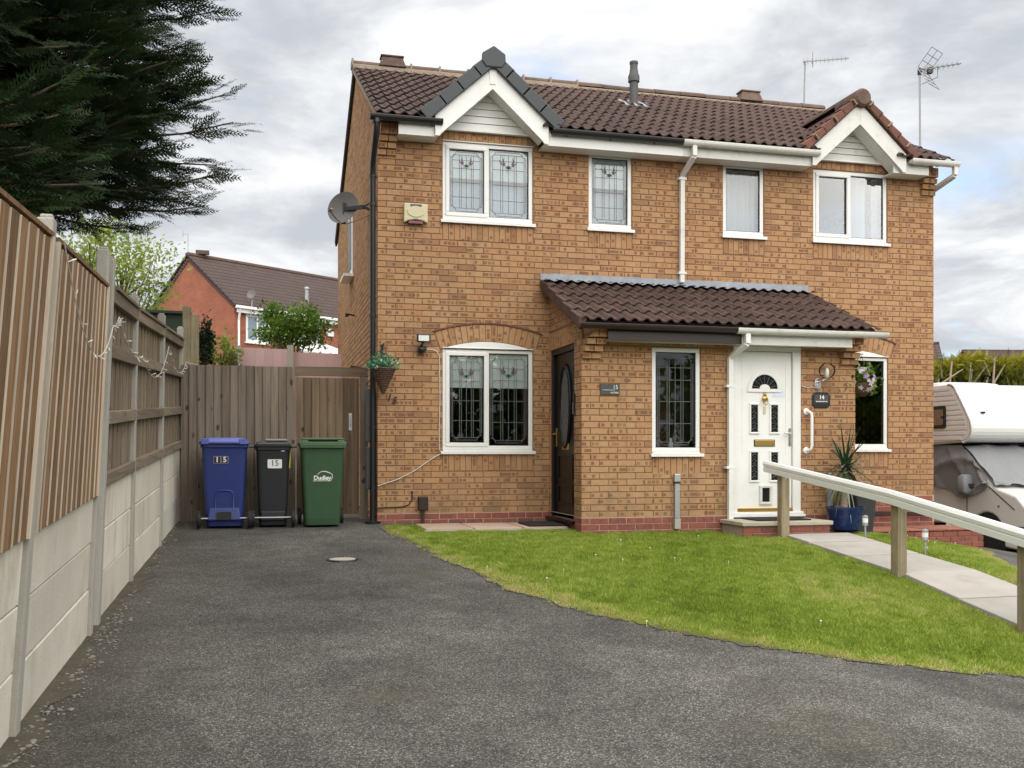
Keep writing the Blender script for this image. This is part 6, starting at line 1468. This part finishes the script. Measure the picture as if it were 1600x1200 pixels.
# clipped hedge with cut trunks on the right
for k, px in enumerate((1468, 1500, 1528, 1560, 1590, 1625, 1665)):
    D = 25 + .6 * (k % 2); b = base_at(px, D); top = 564 - 4 * (k % 3); rg = np.random.default_rng(60 + k); zt = CAM.z + (708 - top) / F_PX * D
    t = thing('clipped_conifer', ['clipped yellow green conifer with bare trunks beside the brick corner of house 14', 'clipped conifer with golden top above the motorhome window', 'clipped conifer with bare forked limbs above the motorhome roof light', 'clipped conifer of pale bare stems behind the middle of the motorhome roof', 'clipped yellow conifer with curled pale trunk above the motorhome roof', 'clipped yellow conifer behind the motorhome beside the neighbouring gable', 'clipped conifer at the far end of the hedge behind the motorhome'][k], 'tree', b, group='clipped conifers behind the motorhome')
    mb = MB()
    for j in range(4):
        x = b[0] + rg.uniform(-.45, .45); y = b[1] + rg.uniform(-.3, .1); z1 = zt - rg.uniform(.0, .7); mb.tube([(x, y, b[2] - .1), (x + rg.uniform(-.1, .1), y, b[2] + 1.8), (x + rg.uniform(-.3, .3), y - .1, z1)], [.06, .05, .02], 6)
        for _ in range(2): mb.tube([(x, y, z1 - 1.0 * rg.random()), (x + rg.uniform(-.5, .5), y - .2, z1 - .2 * rg.random())], [.03, .012], 5)
    mb.build('trunk', 'bark_pale', t)
    n = 1100; P = np.stack([b[0] + rg.uniform(-.6, .6, n), b[1] + rg.uniform(-.35, .3, n), zt - np.abs(rg.normal(0, .55, n)) - .05], 1); d = rg.normal(0, .6, (n, 3)) + [0, -.4, .5]; lc = np.clip(1 - (zt - P[:, 2]) / .9, 0, 1) * .8 + rg.normal(0, .15, n)
    P2 = P + np.array([.0, .35, -.2])
    keep = (np.sin(P[:, 0] * 9 + k) + np.sin(P[:, 0] * 4.1)) > -.9
    leaf_object('crown', place(SPV, P[keep], d[keep], rg.uniform(.12, .28, keep.sum()), 2, rg), SPF, lc[keep], 'conifer_yellow', t)
    n = 500; P = np.stack([b[0] + rg.uniform(-.7, .7, n), b[1] + rg.uniform(.2, .8, n), zt - rg.uniform(.2, 3.2, n)], 1)
    leaf_object('inner_foliage', place(SPV, P, rg.normal(0, 1, (n, 3)), rg.uniform(.3, .6, n), 2, rg), SPF, rg.uniform(0, .6, n), 'conifer', t)
# spiky potted plant
px_, py__ = 5.47, -1.68; z0 = G(px_, py__) + .04
pl = thing('potted_cordyline', 'spiky green palm in a blue glazed pot beside the door step', 'plant', (px_, py__, z0))
mb = MB(); mb.lathe([(.155, 0), (.165, .02), (.205, .18), (.225, .245), (.232, .255), (.232, .275), (.205, .275), (.20, .25)], (px_, py__, z0), 28); o = mb.build('pot', 'blue_glaze', pl, smooth=True); smooth_by_angle(o, 50)
MB().lathe([(.0, 0), (.2, .0)], (px_, py__, z0 + .25), 20, cap=False).build('soil', 'earth', pl)
mb = MB(); mb.tube([(px_ - .02, py__, z0 + .24), (px_ - .015, py__, z0 + .42), (px_ + .005, py__, z0 + .58), (px_, py__, z0 + .74)], [.042, .040, .034, .03], 10)
for k in range(10): mb.tube([(px_ - .02 + random.uniform(-.005, .005), py__, z0 + .28 + k * .045), (px_ - .018, py__ - .003, z0 + .29 + k * .045)], .046 - .001 * k, 10)
mb.build('stem', 'bark_pale', pl)
n = 95; rg = np.random.default_rng(70); V = []; lc = []
for i in range(n):
    az = rg.uniform(0, 6.28); el = math.radians(rg.uniform(-35, 85)) if i > 25 else math.radians(rg.uniform(-75, -20)); L = rg.uniform(.38, .62); d = np.array([math.cos(az) * math.cos(el), math.sin(az) * math.cos(el), math.sin(el)]); s_ = np.array([-math.sin(az), math.cos(az), 0]); p0 = np.array([px_, py__, z0 + .72 + rg.uniform(-.06, .1)]); sagv = rg.uniform(.1, .38) * (1 - abs(math.sin(el)) * .5); wv = rg.uniform(.010, .016)
    r_ = []
    for q in (0, .25, .5, .75, 1): c = p0 + d * L * q - np.array([0, 0, sagv * L * q * q]); w2 = wv * (1.1 - q ** 2 * 1.05); r_ += [c - s_ * w2, c + s_ * w2]
    V.append(r_); lc.append(rg.uniform(0, .55) if i > 25 else rg.uniform(.5, 1))
leaf_object('leaves', np.array(V), [(0, 1, 3, 2), (2, 3, 5, 4), (4, 5, 7, 6), (6, 7, 9, 8)], np.array(lc), 'strap_leaf', pl)
# dark planter behind it
mb = MB(); x, y = 5.78, -1.52; z1 = G(x, y); loft(mb, [(z1 - .02, x, y, .22, .22, .03), (z1 + .55, x, y, .30, .30, .03), (z1 + .55, x, y, .26, .26, .03), (z1 + .5, x, y, .25, .25, .03)]); solo(mb, 'planter', 'planter_grey', 'tall dark grey planter behind the blue glazed pot', 'planter', (x, y, z1))
# flower basket on house 14
bx, by, bz = 5.97, -1.26, 1.62
t = thing('flower_basket', 'hanging basket of pink and lilac flowers before the right arched window', 'basket', (bx, by, bz))
mb = MB(); mb.lathe([(.02, 0), (.10, .05), (.14, .13), (.15, .17)], (bx, by, bz), 16, cap=False); mb.build('basket', 'wicker', t)
rg = np.random.default_rng(80); n = 240; P = rg.normal(0, 1, (n, 3)) * [.10, .09, .09] + [bx, by, bz + .2]; P[:, 2] = np.maximum(P[:, 2], bz + .02)
leaf_object('foliage', place(LEAF, P, rg.normal(0, 1, (n, 3)) + [0, -.3, .2], rg.uniform(.05, .09, n), 3, rg), LEAF_F, rg.uniform(0, 1, n), 'leaf_green', t)
for i in range(30):
    V, lc = [], []
    a = rg.normal(0, 1, 3); a /= np.linalg.norm(a); a[1] = -abs(a[1]); c = np.array([bx, by, bz + .2]) + a * [.18, .17, .17]; s = rg.uniform(.02, .034); q = np.array(Vector(a).to_track_quat('Z', 'Y').to_matrix()); tone = rg.choice([.1, .4, .5, .9])
    for k in range(5):
        an = k * 1.2566; e = [np.array([0, 0, 0]), np.array([math.cos(an - .5) * s * .9, math.sin(an - .5) * s * .9, s * .25]), np.array([math.cos(an) * s * 1.25, math.sin(an) * s * 1.25, s * .1]), np.array([math.cos(an + .5) * s * .9, math.sin(an + .5) * s * .9, s * .25])]
        V.append([c + q @ v for v in e]); lc.append(np.clip(tone + rg.normal(0, .08), 0, 1))
    leaf_object('flower', np.array(V), LEAF_F, np.array(lc), 'flower', t)
mb = MB()
for a in (.4, 2.5, 4.6): mb.tube([(bx + .14 * math.cos(a), by + .14 * math.sin(a), bz + .17), (bx, by, bz + .52)], .003, 5)
mb.build('chain', 'cable_black', t)
mb = MB(); mb.bar((5.83, by, bz + .54), (bx + .02, by, bz + .54), .012, .012); mb.bar((5.835, by, bz + .34), (bx - .02, by, bz + .53), .010, .010); mb.box(5.823, 5.835, by - .015, by + .015, bz + .30, bz + .58); mb.build('bracket', 'cable_black', t)
# ================================================================ MOTORHOME
RX0, RX1 = 10.42, 12.62; gz_ = -.86
rv = thing('motorhome', 'white motorhome with a grey cover over its windscreen parked beside the house', 'motorhome', (11.5, 4, gz_))
def side_poly(poly, x0, x1, name, mat, bevel=0, smooth=False, mi=0): mb = MB(); mb.extr(poly, lambda u, v, q: (q, u, v), x0, x1); return mb.build(name, mat, rv, bevel=bevel, seg=3)
def arcpts(c, r, a0, a1, n=6): return [(c[0] + r * math.cos(math.radians(a0 + (a1 - a0) * i / n)), c[1] + r * math.sin(math.radians(a0 + (a1 - a0) * i / n))) for i in range(n + 1)]
nose = [(7.8, 2.14), (2.86, 2.13)] + arcpts((2.82, 1.93), .2, 90, 158, 5) + [(2.42, 1.70), (2.27, 1.46)] + arcpts((2.46, 1.32), .22, 160, 270, 7) + [(3.6, 1.04), (3.7, -.42), (7.8, -.42)]
side_poly(nose, RX0 + .03, RX1 - .03, 'body_shell', 'rv_white', .02)
insn = [(7.7, 2.10), (2.88, 2.10)] + arcpts((2.84, 1.93), .17, 90, 158, 5) + [(2.455, 1.70), (2.305, 1.46)] + arcpts((2.47, 1.32), .185, 160, 262, 7) + [(3.62, 1.09), (3.75, -.38), (7.7, -.38)]
sp = side_poly(insn, RX0 + .012, RX0 + .029, 'side_panel', 'rv_grey')
for k in range(11):
    z = 1.14 + k * .088; ya = float(np.interp(z, [1.1, 1.25, 1.46, 1.7, 2.0, 2.1], [2.52, 2.33, 2.36, 2.50, 2.72, 2.9])); MB().box(RX0 + .004, RX0 + .0115, ya + .03, 7.5, z, z + .055).build('cladding_rib', 'rv_grey', rv, bevel=.003)
mb = MB(); pr = [(u - .0, v) for u, v in nose[:-3]]; mb.tube([(RX0 + .02, u, v) for u, v in pr[1:]], .022, 7); mb.build('edge_trim', 'rv_white', rv, smooth=True)
mb = MB(); mb.extr([(3.02 + u, 1.55 + v) for u, v in rrect(.52, .40, .05)], lambda u, v, q: (q, u + .12, v), RX0 - .012, RX0 + .004); wn_ = mb.build('window', 'black_plastic', rv); mb = MB(); mb.extr([(3.02 + u, 1.55 + v) for u, v in rrect(.40, .28, .03)], lambda u, v, q: (q, u + .12, v), RX0 - .018, RX0 - .013); mb.build('pane', 'rv_window', wn_); MB().box(RX0 - .022, RX0 - .0185, 2.93, 2.99, 1.53, 1.57).build('window_catch', 'black_plastic', wn_)
mb = MB(); loft(mb, [(2.13, 11.2, 3.9, 1.35, 1.6, .2), (2.18, 11.2, 3.9, 1.25, 1.5, .2), (2.21, 11.2, 3.9, 1.0, 1.2, .2)]); mb.build('roof_light', 'rv_white', rv, bevel=.01)
MB().box(RX0 + .30, RX0 + .37, 2.33, 2.40, 1.60, 1.63).build('marker_lamp', 'black_plastic', rv)
# cab
CX0, CX1 = RX0 + .14, RX1 - .14
cab = [(3.75, 1.03), (3.1, 1.02), (2.55, .98), (1.98, .42), (1.9, .34), (1.35, .20), (1.12, .0), (1.06, -.32), (1.62, -.34)] + arcpts((2.02, -.50), .40, 155, 25, 8) + [(2.5, -.36), (3.75, -.36)]
side_poly(cab, CX0, CX1, 'cab', 'rv_white', .05)
side_poly([(1.62, -.30), (1.0, -.30), (.98, -.55), (1.06, -.70), (1.60, -.66)], CX0 - .01, CX1 + .01, 'bumper', 'rv_white', .04)
MB().box(CX0 - .014, CX0 - .002, 1.08, 1.6, -.315, -.295).build('bumper_seam', 'black_plastic', rv)
mb = MB(); mb.box(CX0 + .02, CX0 + .05, 1.6, 2.45, -.7, -.1); mb.box(CX0 + .06, CX1 - .06, 1.3, 7.0, -.62, -.45); mb.build('underside', 'rubber', rv)
for cx_, cy_ in ((CX0 + .10, 2.02), (CX0 + .10, 6.6), (CX1 - .10, 2.02), (CX1 - .10, 6.6)):
    M = Matrix.Rotation(math.pi / 2, 3, 'Y'); mb = MB(); mb.lathe([(.20, -.10), (.31, -.10), (.335, -.06), (.335, .06), (.31, .10), (.20, .10)], (cx_, cy_, gz_ + .335), 28, M=M); o = mb.build('wheel', 'rubber', rv, smooth=True); smooth_by_angle(o)
    s = -1 if cx_ < 11.5 else 1; mb = MB(); mb.lathe([(.0, .085), (.06, .095), (.075, .06), (.13, .045), (.19, .085), (.205, .095), (.205, .03)], (cx_, cy_, gz_ + .335), 24, M=Matrix.Rotation(s * math.pi / 2, 3, 'Y')); mb.build('hubcap', 'chrome', o if False else rv)
mb = MB(); mb.box(CX0 - .012, CX0 - .003, 2.498, 2.505, -.3, .30); mb.bar((CX0 - .004, 1.97, .34), (CX0 - .004, 1.38, -.02), .008, .012); mb.build('door_seam', 'black_plastic', rv)
MB().box(CX0 - .008, CX0 + .0, 1.72, 1.76, .0, .03).build('side_repeater', 'stain_red', rv)
mb = MB(); mb.tube([(CX0 + .28, 1.28, .10), (CX0 + .25, 1.25, .26)], .028, 8); mb.build('bonnet_catch', 'black_plastic', rv)
mb = MB(); mb.box(CX0 + .15, CX0 + .75, 1.085, 1.16, -.16, .02); mb.build('headlamp', 'chrome', rv, bevel=.02)
# grey cover, draped over screen and side windows, wrinkled
rg = np.random.default_rng(90)
def wr(a, b): return .05 * (1 - abs(math.sin(.9 * a + 1.3 * b + .8 * math.sin(1.1 * b)))) ** 4 + .035 * (1 - abs(math.sin(1.7 * a - 1.1 * b + .5))) ** 5 + .008 * math.sin(3.3 * a + 2 * b)
mb = MB(); nu, nv = 44, 22
path_ = [(3.35, 1.0), (2.58, .99), (1.96, .43), (1.84, .335)]
rows_ = []
for j in range(nv + 1):
    q = j / nv * 2.999; i = int(q); fr = q - i; yy = path_[i][0] * (1 - fr) + path_[i + 1][0] * fr; zz = path_[i][1] * (1 - fr) + path_[i + 1][1] * fr
    rows_.append([(CX0 - .02 + (CX1 - CX0 + .04) * u / nu, yy - .05 - abs(wr(u / 9, j / 5)), zz + .035 + wr(u / 8 + 3, j / 6) + (.015 * math.sin(u * .8) if j == nv else 0)) for u in range(nu + 1)])
k0 = len(mb.v)
for r_ in rows_: mb.v.extend(r_)
for j in range(nv):
    for u in range(nu): a = k0 + j * (nu + 1) + u; mb.f.append((a, a + 1, a + nu + 2, a + nu + 1)); mb.m.append(0)
side_top = [(3.6, 1.02), (3.2, 1.02), (2.58, 1.02), (2.25, .74), (1.93, .44)]; k0 = len(mb.v); ns, nt = 26, 14
for s in range(ns + 1):
    q = s / ns * 3.999; i = int(q); fr = q - i; y1 = side_top[i][0] * (1 - fr) + side_top[i + 1][0] * fr; z1 = side_top[i][1] * (1 - fr) + side_top[i + 1][1] * fr; zb = float(np.interp(y1, [1.9, 2.2, 2.5, 3.0, 3.6], [.36, .15, .10, .22, .40])) + .03 * math.sin(y1 * 9)
    for t_ in range(nt + 1): f_ = t_ / nt; mb.v.append((CX0 - .04 - abs(wr(s / 6, f_ * 2.2)) * 1.6 - .03 * math.sin(f_ * 3.1), y1, z1 + (zb - z1) * f_ + .03))
for s in range(ns):
    for t_ in range(nt): a = k0 + s * (nt + 1) + t_; mb.f.append((a, a + 1, a + nt + 2, a + nt + 1)); mb.m.append(0)
mb.build('screen_cover', 'cover_grey', rv, smooth=True)
mb = MB(); loft(mb, [(.20, CX0 - .13, 2.36, .20, .16, .04), (.26, CX0 - .14, 2.36, .24, .20, .05), (.50, CX0 - .14, 2.38, .20, .18, .05), (.54, CX0 - .13, 2.38, .12, .12, .04)]); mb.build('mirror', 'cover_grey', rv, smooth=True)
mb = MB(); mb.bar((CX0 - .15, 2.3, .34), (CX0 + .12, 2.05, .36), .06, .08); mb.build('mirror_arm', 'black_plastic', rv, bevel=.01)
# ================================================================ HOUSES BEHIND
def far_brick(name, base, alt, mort, sc=(1, 1, 1)):
    m, t, b, o = newmat(name); v = t.node('ShaderNodeTexCoord').outputs['UV']
    n = t.node('ShaderNodeTexBrick'); t.l.new(v, n.inputs['Vector']); n.inputs['Color1'].default_value = (*base, 1); n.inputs['Color2'].default_value = (*alt, 1); n.inputs['Mortar'].default_value = (*mort, 1)
    n.inputs['Scale'].default_value = 1; n.inputs['Brick Width'].default_value = .225; n.inputs['Row Height'].default_value = .075; n.inputs['Mortar Size'].default_value = .006
    c = t.vm('MULTIPLY', n.outputs[0], t.m('MULTIPLY_ADD', t.noise(t.node('ShaderNodeTexCoord').outputs['Object'], 1.2, 5, .6), .7, .65)); t.put(b.inputs['Base Color'], c); b.inputs['Roughness'].default_value = .9
far_brick('far_red_brick', (.34, .105, .055), (.29, .085, .048), (.26, .16, .11)); far_brick('far_red_brick_b', (.27, .09, .06), (.22, .075, .05), (.22, .15, .11))
def rtile(name, c1):
    m, t, b, o = newmat(name); v = t.node('ShaderNodeTexCoord').outputs['UV']; s = t.node('ShaderNodeSeparateXYZ'); t.l.new(v, s.inputs[0])
    fv = t.m('FRACT', t.m('DIVIDE', s.outputs[1], .32)); fu = t.m('FRACT', t.m('DIVIDE', s.outputs[0], .30))
    k = t.m('MULTIPLY', t.ss(fv, 0, .35, .25, 1), t.ss(t.m('ABSOLUTE', t.m('SUBTRACT', fu, .5)), .5, .40, .9, 1)); c = t.vm('MULTIPLY', c1, t.m('MULTIPLY', k, t.m('MULTIPLY_ADD', t.noise(t.node('ShaderNodeTexCoord').outputs['Object'], 2, 6, .7), .8, .6)))
    t.put(b.inputs['Base Color'], c); b.inputs['Roughness'].default_value = .9; t.l.new(t.bump(t.m('ADD', fv, t.m('SINE', t.m('MULTIPLY', fu, 6.283))), .8, .03), b.inputs['Normal'])
rtile('far_tile', (.075, .048, .042))
def uvquad(me_pts): pass
def house_block(label, corner, dirx, L, W, eave, apex, zbot, over=.25, wallmat='far_red_brick', roofmat='far_tile', name='brick_house', ridge_step=None):
    """corner: near front corner (x, y); dirx: unit 2D along the eaves; width W along the gable, to the left of dirx."""
    c = Vector((corner[0], corner[1], 0)); dx = Vector((dirx[0], dirx[1], 0)).normalized(); dy = Vector((-dx.y, dx.x, 0)); t = thing(name, label, 'house', (c.x, c.y, zbot))
    def mesh_uv(nm, quads, mat, parent):
        mb = MB(); uvs = []
        for pts, uv in quads: mb.poly(pts); uvs += uv
        mb.uv = uvs; mb.bc = [(0, 0, 0, 1)] * len(uvs); return mb.build(nm, mat, parent)
    P = lambda a, b, z: tuple(c + dx * a + dy * b + Vector((0, 0, z)))
    q = [([P(0, 0, zbot), P(L, 0, zbot), P(L, 0, eave), P(0, 0, eave)], [(0, zbot), (L, zbot), (L, eave), (0, eave)]), ([P(0, 0, zbot), P(0, 0, eave), P(0, W / 2, apex), P(0, W, eave), P(0, W, zbot)], [(0, zbot), (0, eave), (W / 2, apex), (W, eave), (W, zbot)]),
         ([P(L, 0, zbot), P(L, 0, eave), P(L, W / 2, apex), P(L, W, eave), P(L, W, zbot)], [(0, zbot), (0, eave), (W / 2, apex), (W, eave), (W, zbot)]), ([P(0, W, zbot), P(L, W, zbot), P(L, W, eave), P(0, W, eave)], [(0, zbot), (L, zbot), (L, eave), (0, eave)])]
    wl = mesh_uv('wall', q, wallmat, t); s = (apex - eave) / abs(W / 2); over_ = over; over = over * (1 if W > 0 else -1); sl = math.hypot(abs(W) / 2 + over_, (abs(W) / 2 + over_) * s); e0 = eave - over_ * s
    th = Vector((0, 0, .09)); r = []
    for sg in (0, 1):
        b0, b1 = (-over, W / 2) if sg == 0 else (W + over, W / 2)
        A_, B_, C_, D_ = [Vector(P(a, b, z)) + th for a, b, z in ((-.12, b0, e0), (L + .12, b0, e0), (L + .12, b1, apex), (-.12, b1, apex))]
        r += [([A_, B_, C_, D_], [(0, 0), (L, 0), (L, sl), (0, sl)]), ([A_ - th, B_ - th, B_, A_], [(0, 0), (L, 0), (L, .1), (0, .1)]), ([A_ - th, A_, D_, D_ - th], [(0, 0), (0, .05), (.05, sl), (.0, sl)]), ([A_ - th, B_ - th, C_ - th, D_ - th], [(0, 0), (L, 0), (L, sl), (0, sl)])]
    rf = mesh_uv('roof', r, roofmat, t)
    mb = MB(); mb.bar(Vector(P(-.12, W / 2, apex)) + th, Vector(P(L + .12, W / 2, apex)) + th, .24, .13); mb.build('ridge', 'ridge_tile', rf, bevel=.03)
    mb = MB(); mb.bar(Vector(P(-.1, -over - .02, e0 - .0)), Vector(P(L + .1, -over - .02, e0)), .10, .11); mb.build('gutter', 'white_paint', rf)
    mb = MB(); mb.bar(Vector(P(0, -over + .06, e0 - .13)), Vector(P(L, -over + .06, e0 - .13)), .03, .18); mb.build('fascia', 'white_paint', rf)
    return t, P, wl, rf, e0, s
D0 = 40; c0 = at(366, 560, D0); ez_ = CAM.z + (708 - 473) / F_PX * D0; az_ = CAM.z + (708 - 401) / F_PX * (D0 + 2.2)
# eaves direction chosen from the roof's own vanishing lines, gable to the left of it
ang = TH * -1; dxy = (math.cos(math.radians(36)), math.sin(math.radians(36)))
rh, P, wl, rf, e0, s_ = house_block('red brick gabled house with brown roof beyond the garden fences', (c0.x, c0.y), dxy, 14.0, 6.6, ez_, az_, 1.5)
for a, b, z0_, z1_, nm in ((.55, 1.65, e0 - 1.35, e0 - .22, 'w'), (3.3, 4.4, e0 - 1.3, e0 - .22, 'w')):
    mb = MB(); F_ = lambda u, o, z: tuple(Vector(P(u, -o, z))); mb.fbox(F_, a, b, -.02, .03, z0_, z1_); w0 = mb.build('window', 'white_paint', rh); MB().fbox(F_, a + .09, (a + b) / 2 - .04, .031, .036, z0_ + .1, z1_ - .09).build('pane', 'far_glass', w0); MB().fbox(F_, (a + b) / 2 + .04, b - .09, .031, .036, z0_ + .1, z1_ - .09).build('pane', 'far_glass', w0); MB().fbox(F_, a - .06, b + .06, -.02, .10, z0_ - .07, z0_ - .002).build('window_sill', 'white_paint', w0)
F_ = lambda u, o, z: tuple(Vector(P(u, -o, z)))
mb = MB(); mb.tube([F_(.12, .25, e0 - .05), F_(.18, .06, e0 - .5), F_(.18, .06, 1.5)], .05, 7); mb.build('downpipe', 'white_paint', rh)
MB().fbox(F_, 4.75, 5.1, .0, .10, e0 - .75, e0 - .42).build('alarm_box', 'sign_white', rh)
mb = MB(); [mb.fbox(F_, 3.6, 3.9, -.0, .0, 0, 0)]
q = Vector(P(2.4, .9, e0 + 1.15 * s_ + .25)); mb = MB(); mb.tube([q - Vector((0, 0, .2)), q + Vector((0, 0, .25))], [.10, .07], 8); mb.lathe([(.14, 0), (.1, .1)], q + Vector((0, 0, .25)), 8)
qq = Vector(P(4.3, .8, e0 + 1.05 * s_ + .12)); mb = MB(); mb.tube([qq - Vector((0, 0, .1)), qq + Vector((0, 0, .5))], [.10, .08], 8); mb.lathe([(.02, 0), (.13, .03), (.1, .12)], qq + Vector((0, 0, .48)), 8); mb.build('roof_vent', 'aerial_metal', rf)
mb = MB(); v0 = Vector(P(.5, 3.2, az_ + .15)); mb.box(v0.x - .2, v0.x + .35, v0.y - .12, v0.y + .12, v0.z, v0.z + .16); mb.build('ridge_vent', 'ridge_tile', rf)
# tooth course along the gable edge
mb = MB()
for k in range(26):
    for b0, b1 in ((0, 3.3), (6.6, 3.3)):
        f_ = (k + .5) / 26; b_ = b0 + (b1 - b0) * f_; z = ez_ + (az_ - ez_) * f_ - .12; p = Vector(P(-.03, b_, z)); d_ = .05; mb.box(p.x - d_, p.x + d_, p.y - d_, p.y + d_, p.z - .05, p.z + .05)
mb.build('dentil_bricks', 'far_dark', wl, kind='stuff')
t = thing('satellite_dish', 'small grey dish on a pole at the red brick house eaves', 'dish', P(.55, -.3, e0)); mb = MB(); mb.tube([P(.6, -.28, e0 - .3), P(.68, -.30, e0 + .55)], .025, 6); mb.build('pole', 'aerial_metal', t); mb = MB(); mb.lathe([(.0, -.05), (.13, -.03), (.2, .0)], P(.5, -.45, e0 + .55), 18, M=Vector((-.5, -.8, .3)).to_track_quat('Z', 'Y').to_matrix(), cap=False); mb.build('reflector', 'dish_mesh', t, smooth=True)
t = thing('tv_aerial', 'thin television aerial above the red brick house gable', 'aerial', P(.1, 3.2, az_)); a_ = Vector(P(-.05, 3.3, az_ + .1)); mb = MB(); mb.tube([a_, a_ + Vector((0, 0, .85))], .018, 5); mb.bar(a_ + Vector((-.22, 0, .82)), a_ + Vector((.02, 0, .84)), .02, .02); mb.tube([a_ + Vector((-.2, 0, .7)), a_ + Vector((-.2, 0, .98))], .014, 5); mb.build('mast', 'aerial_metal', t)
# pink fence, conservatory
def plank_fence(name, label, pts, h, mat, tops, wd_=.15):
    b = pts[0]; t = thing(name, label, 'fence', (b[0], b[1], tops[0] - h))
    for (p, q, zt) in zip(pts, pts[1:], tops):
        p, q = Vector((*p, 0)), Vector((*q, 0)); n = max(2, int((q - p).length / wd_))
        for k in range(n):
            a, e = p.lerp(q, k / n), p.lerp(q, (k + .992) / n); mb = MB(); mb.bar(a + Vector((0, 0, zt - h / 2)), e + Vector((0, 0, zt - h / 2)), .02, h); mb.build('board', mat, t)
    return t
f0, f1, f2 = at(372, 560, 17.5), at(454, 560, 17.8), at(600, 560, 18.4); z1 = CAM.z + (708 - 544) / F_PX * 17.6; z2 = CAM.z + (708 - 552) / F_PX * 18
t = plank_fence('pink_fence', 'pale pink painted board fence behind the garden', [(f0.x, f0.y), (f1.x, f1.y), (f2.x, f2.y)], 1.7, 'pink_paint', [z1, z2])
for p, zt in ((f0, z1), (f1, z1 + .04)): MB().box(p.x - .06, p.x + .05, p.y - .09, p.y + .0, zt - 1.8, zt + .03).build('post', 'concrete_grey', t)
p0 = at(366, 556, 17.2); MB().box(p0.x - .1, p0.x + .06, p0.y - .05, p0.y + .05, GF(p0.x, p0.y) - .1, CAM.z + (708 - 553) / F_PX * 17.2).build('timber_post', 'post_wood', label='short grey timber post at the end of the pink fence', cat='post', loc=(p0.x, p0.y, GF(p0.x, p0.y)))
cA = at(470, 560, 24); cB = at(560, 560, 26); zt = CAM.z + (708 - 518) / F_PX * 24
t = thing('conservatory', 'white conservatory roof behind the pink fence', 'conservatory', (cA.x, cA.y, GF(cA.x, cA.y)))
mb = MB(); d = (Vector((cB.x, cB.y, 0)) - Vector((cA.x, cA.y, 0))); nrm = Vector((-d.y, d.x, 0)).normalized() * 1.8; a0 = Vector((cA.x, cA.y, zt - .45)); 
mb.poly([a0, a0 + d, a0 + d + nrm + Vector((0, 0, .62)), a0 + d * .25 + nrm + Vector((0, 0, .62))]); mb.build('roof', 'upvc_old', t)
for k in range(7): b_ = a0 + d * (k / 6); e_ = a0 + d * (.25 + .75 * k / 6) + nrm + Vector((0, 0, .62)); mb = MB(); mb.bar(b_ + Vector((0, 0, .02)), e_ + Vector((0, 0, .02)), .05, .04); mb.build('glazing_bar', 'upvc', t)
mb = MB(); mb.bar(a0 + d * .25 + nrm + Vector((0, 0, .66)), a0 + d + nrm + Vector((0, 0, .66)), .08, .08)
for k in range(14): b_ = a0 + d * (.25 + .75 * k / 13) + nrm + Vector((0, 0, .7)); mb.tube([b_, b_ + Vector((0, 0, .12))], [.05, .01], 5)
mb.build('ridge_crest', 'upvc', t)
mb = MB(); z_ = GF(cA.x, cA.y); mb.poly([Vector((cA.x, cA.y, z_)), Vector((cA.x, cA.y, z_)) + d, a0 + d, a0]); mb.build('wall', 'upvc_old', t)
mb = MB(); p = at(227 + 40, 498, 15.5); mb.box(p.x - .45, p.x + .25, p.y, p.y + .8, GF(p.x, p.y), CAM.z + (708 - 490) / F_PX * 15.5); mb.box(p.x - .5, p.x + .3, p.y - .06, p.y + .86, CAM.z + (708 - 490) / F_PX * 15.5, CAM.z + (708 - 486) / F_PX * 15.5); solo(mb, 'garden_shed', 'shed_green', 'dark green shed top behind the board fence', 'shed', (p.x, p.y, GF(p.x, p.y)))
# far roofs on the right
c1 = at(1480, 560, 62); za = CAM.z + (708 - 531) / F_PX * 62; ze = za - 2.2
a_ = math.radians(152)
house_block('brown roofed red brick gable beyond the clipped conifers', (c1.x - .2, c1.y), (math.cos(a_), math.sin(a_)), 12, -5.2, ze, za, 1.0, wallmat='far_red_brick_b')
c2 = at(1536, 560, 78); za = CAM.z + (708 - 547) / F_PX * 80
house_block('long brown roof beyond the clipped conifers', (c2.x, c2.y), (math.cos(-TH + .06), math.sin(-TH + .06)), 26, 6, za - 2.0, za, 1.0, wallmat='far_red_brick_b')
c3 = at(1572, 600, 30); t = thing('neighbour_gable', 'grey edged white gable rising behind the motorhome roof', 'house', (c3.x, c3.y, -.5))
q0, q1, q2 = at(1574, 602, 30), at(1614, 572, 30), at(1700, 640, 30)
mb = MB(); mb.bar(q0, q1, .5, .28, up=(0, 1, 0)); mb.build('verge', 'far_dark', t); mb = MB(); mb.poly([q0 + Vector((.3, .1, -.1)), q1 + Vector((.2, .1, -.1)), q1 + Vector((3, .1, -.1)), q1 + Vector((3, .1, -4.5)), q0 + Vector((.3, .1, -3))]); mb.build('wall', 'far_red_brick_b', t); mb = MB(); mb.bar(q0 + Vector((.34, -.1, -.12)), q1 + Vector((.34, -.1, -.12)), .1, .28, up=(0, 1, 0)); mb.build('bargeboard', 'white_paint', t)
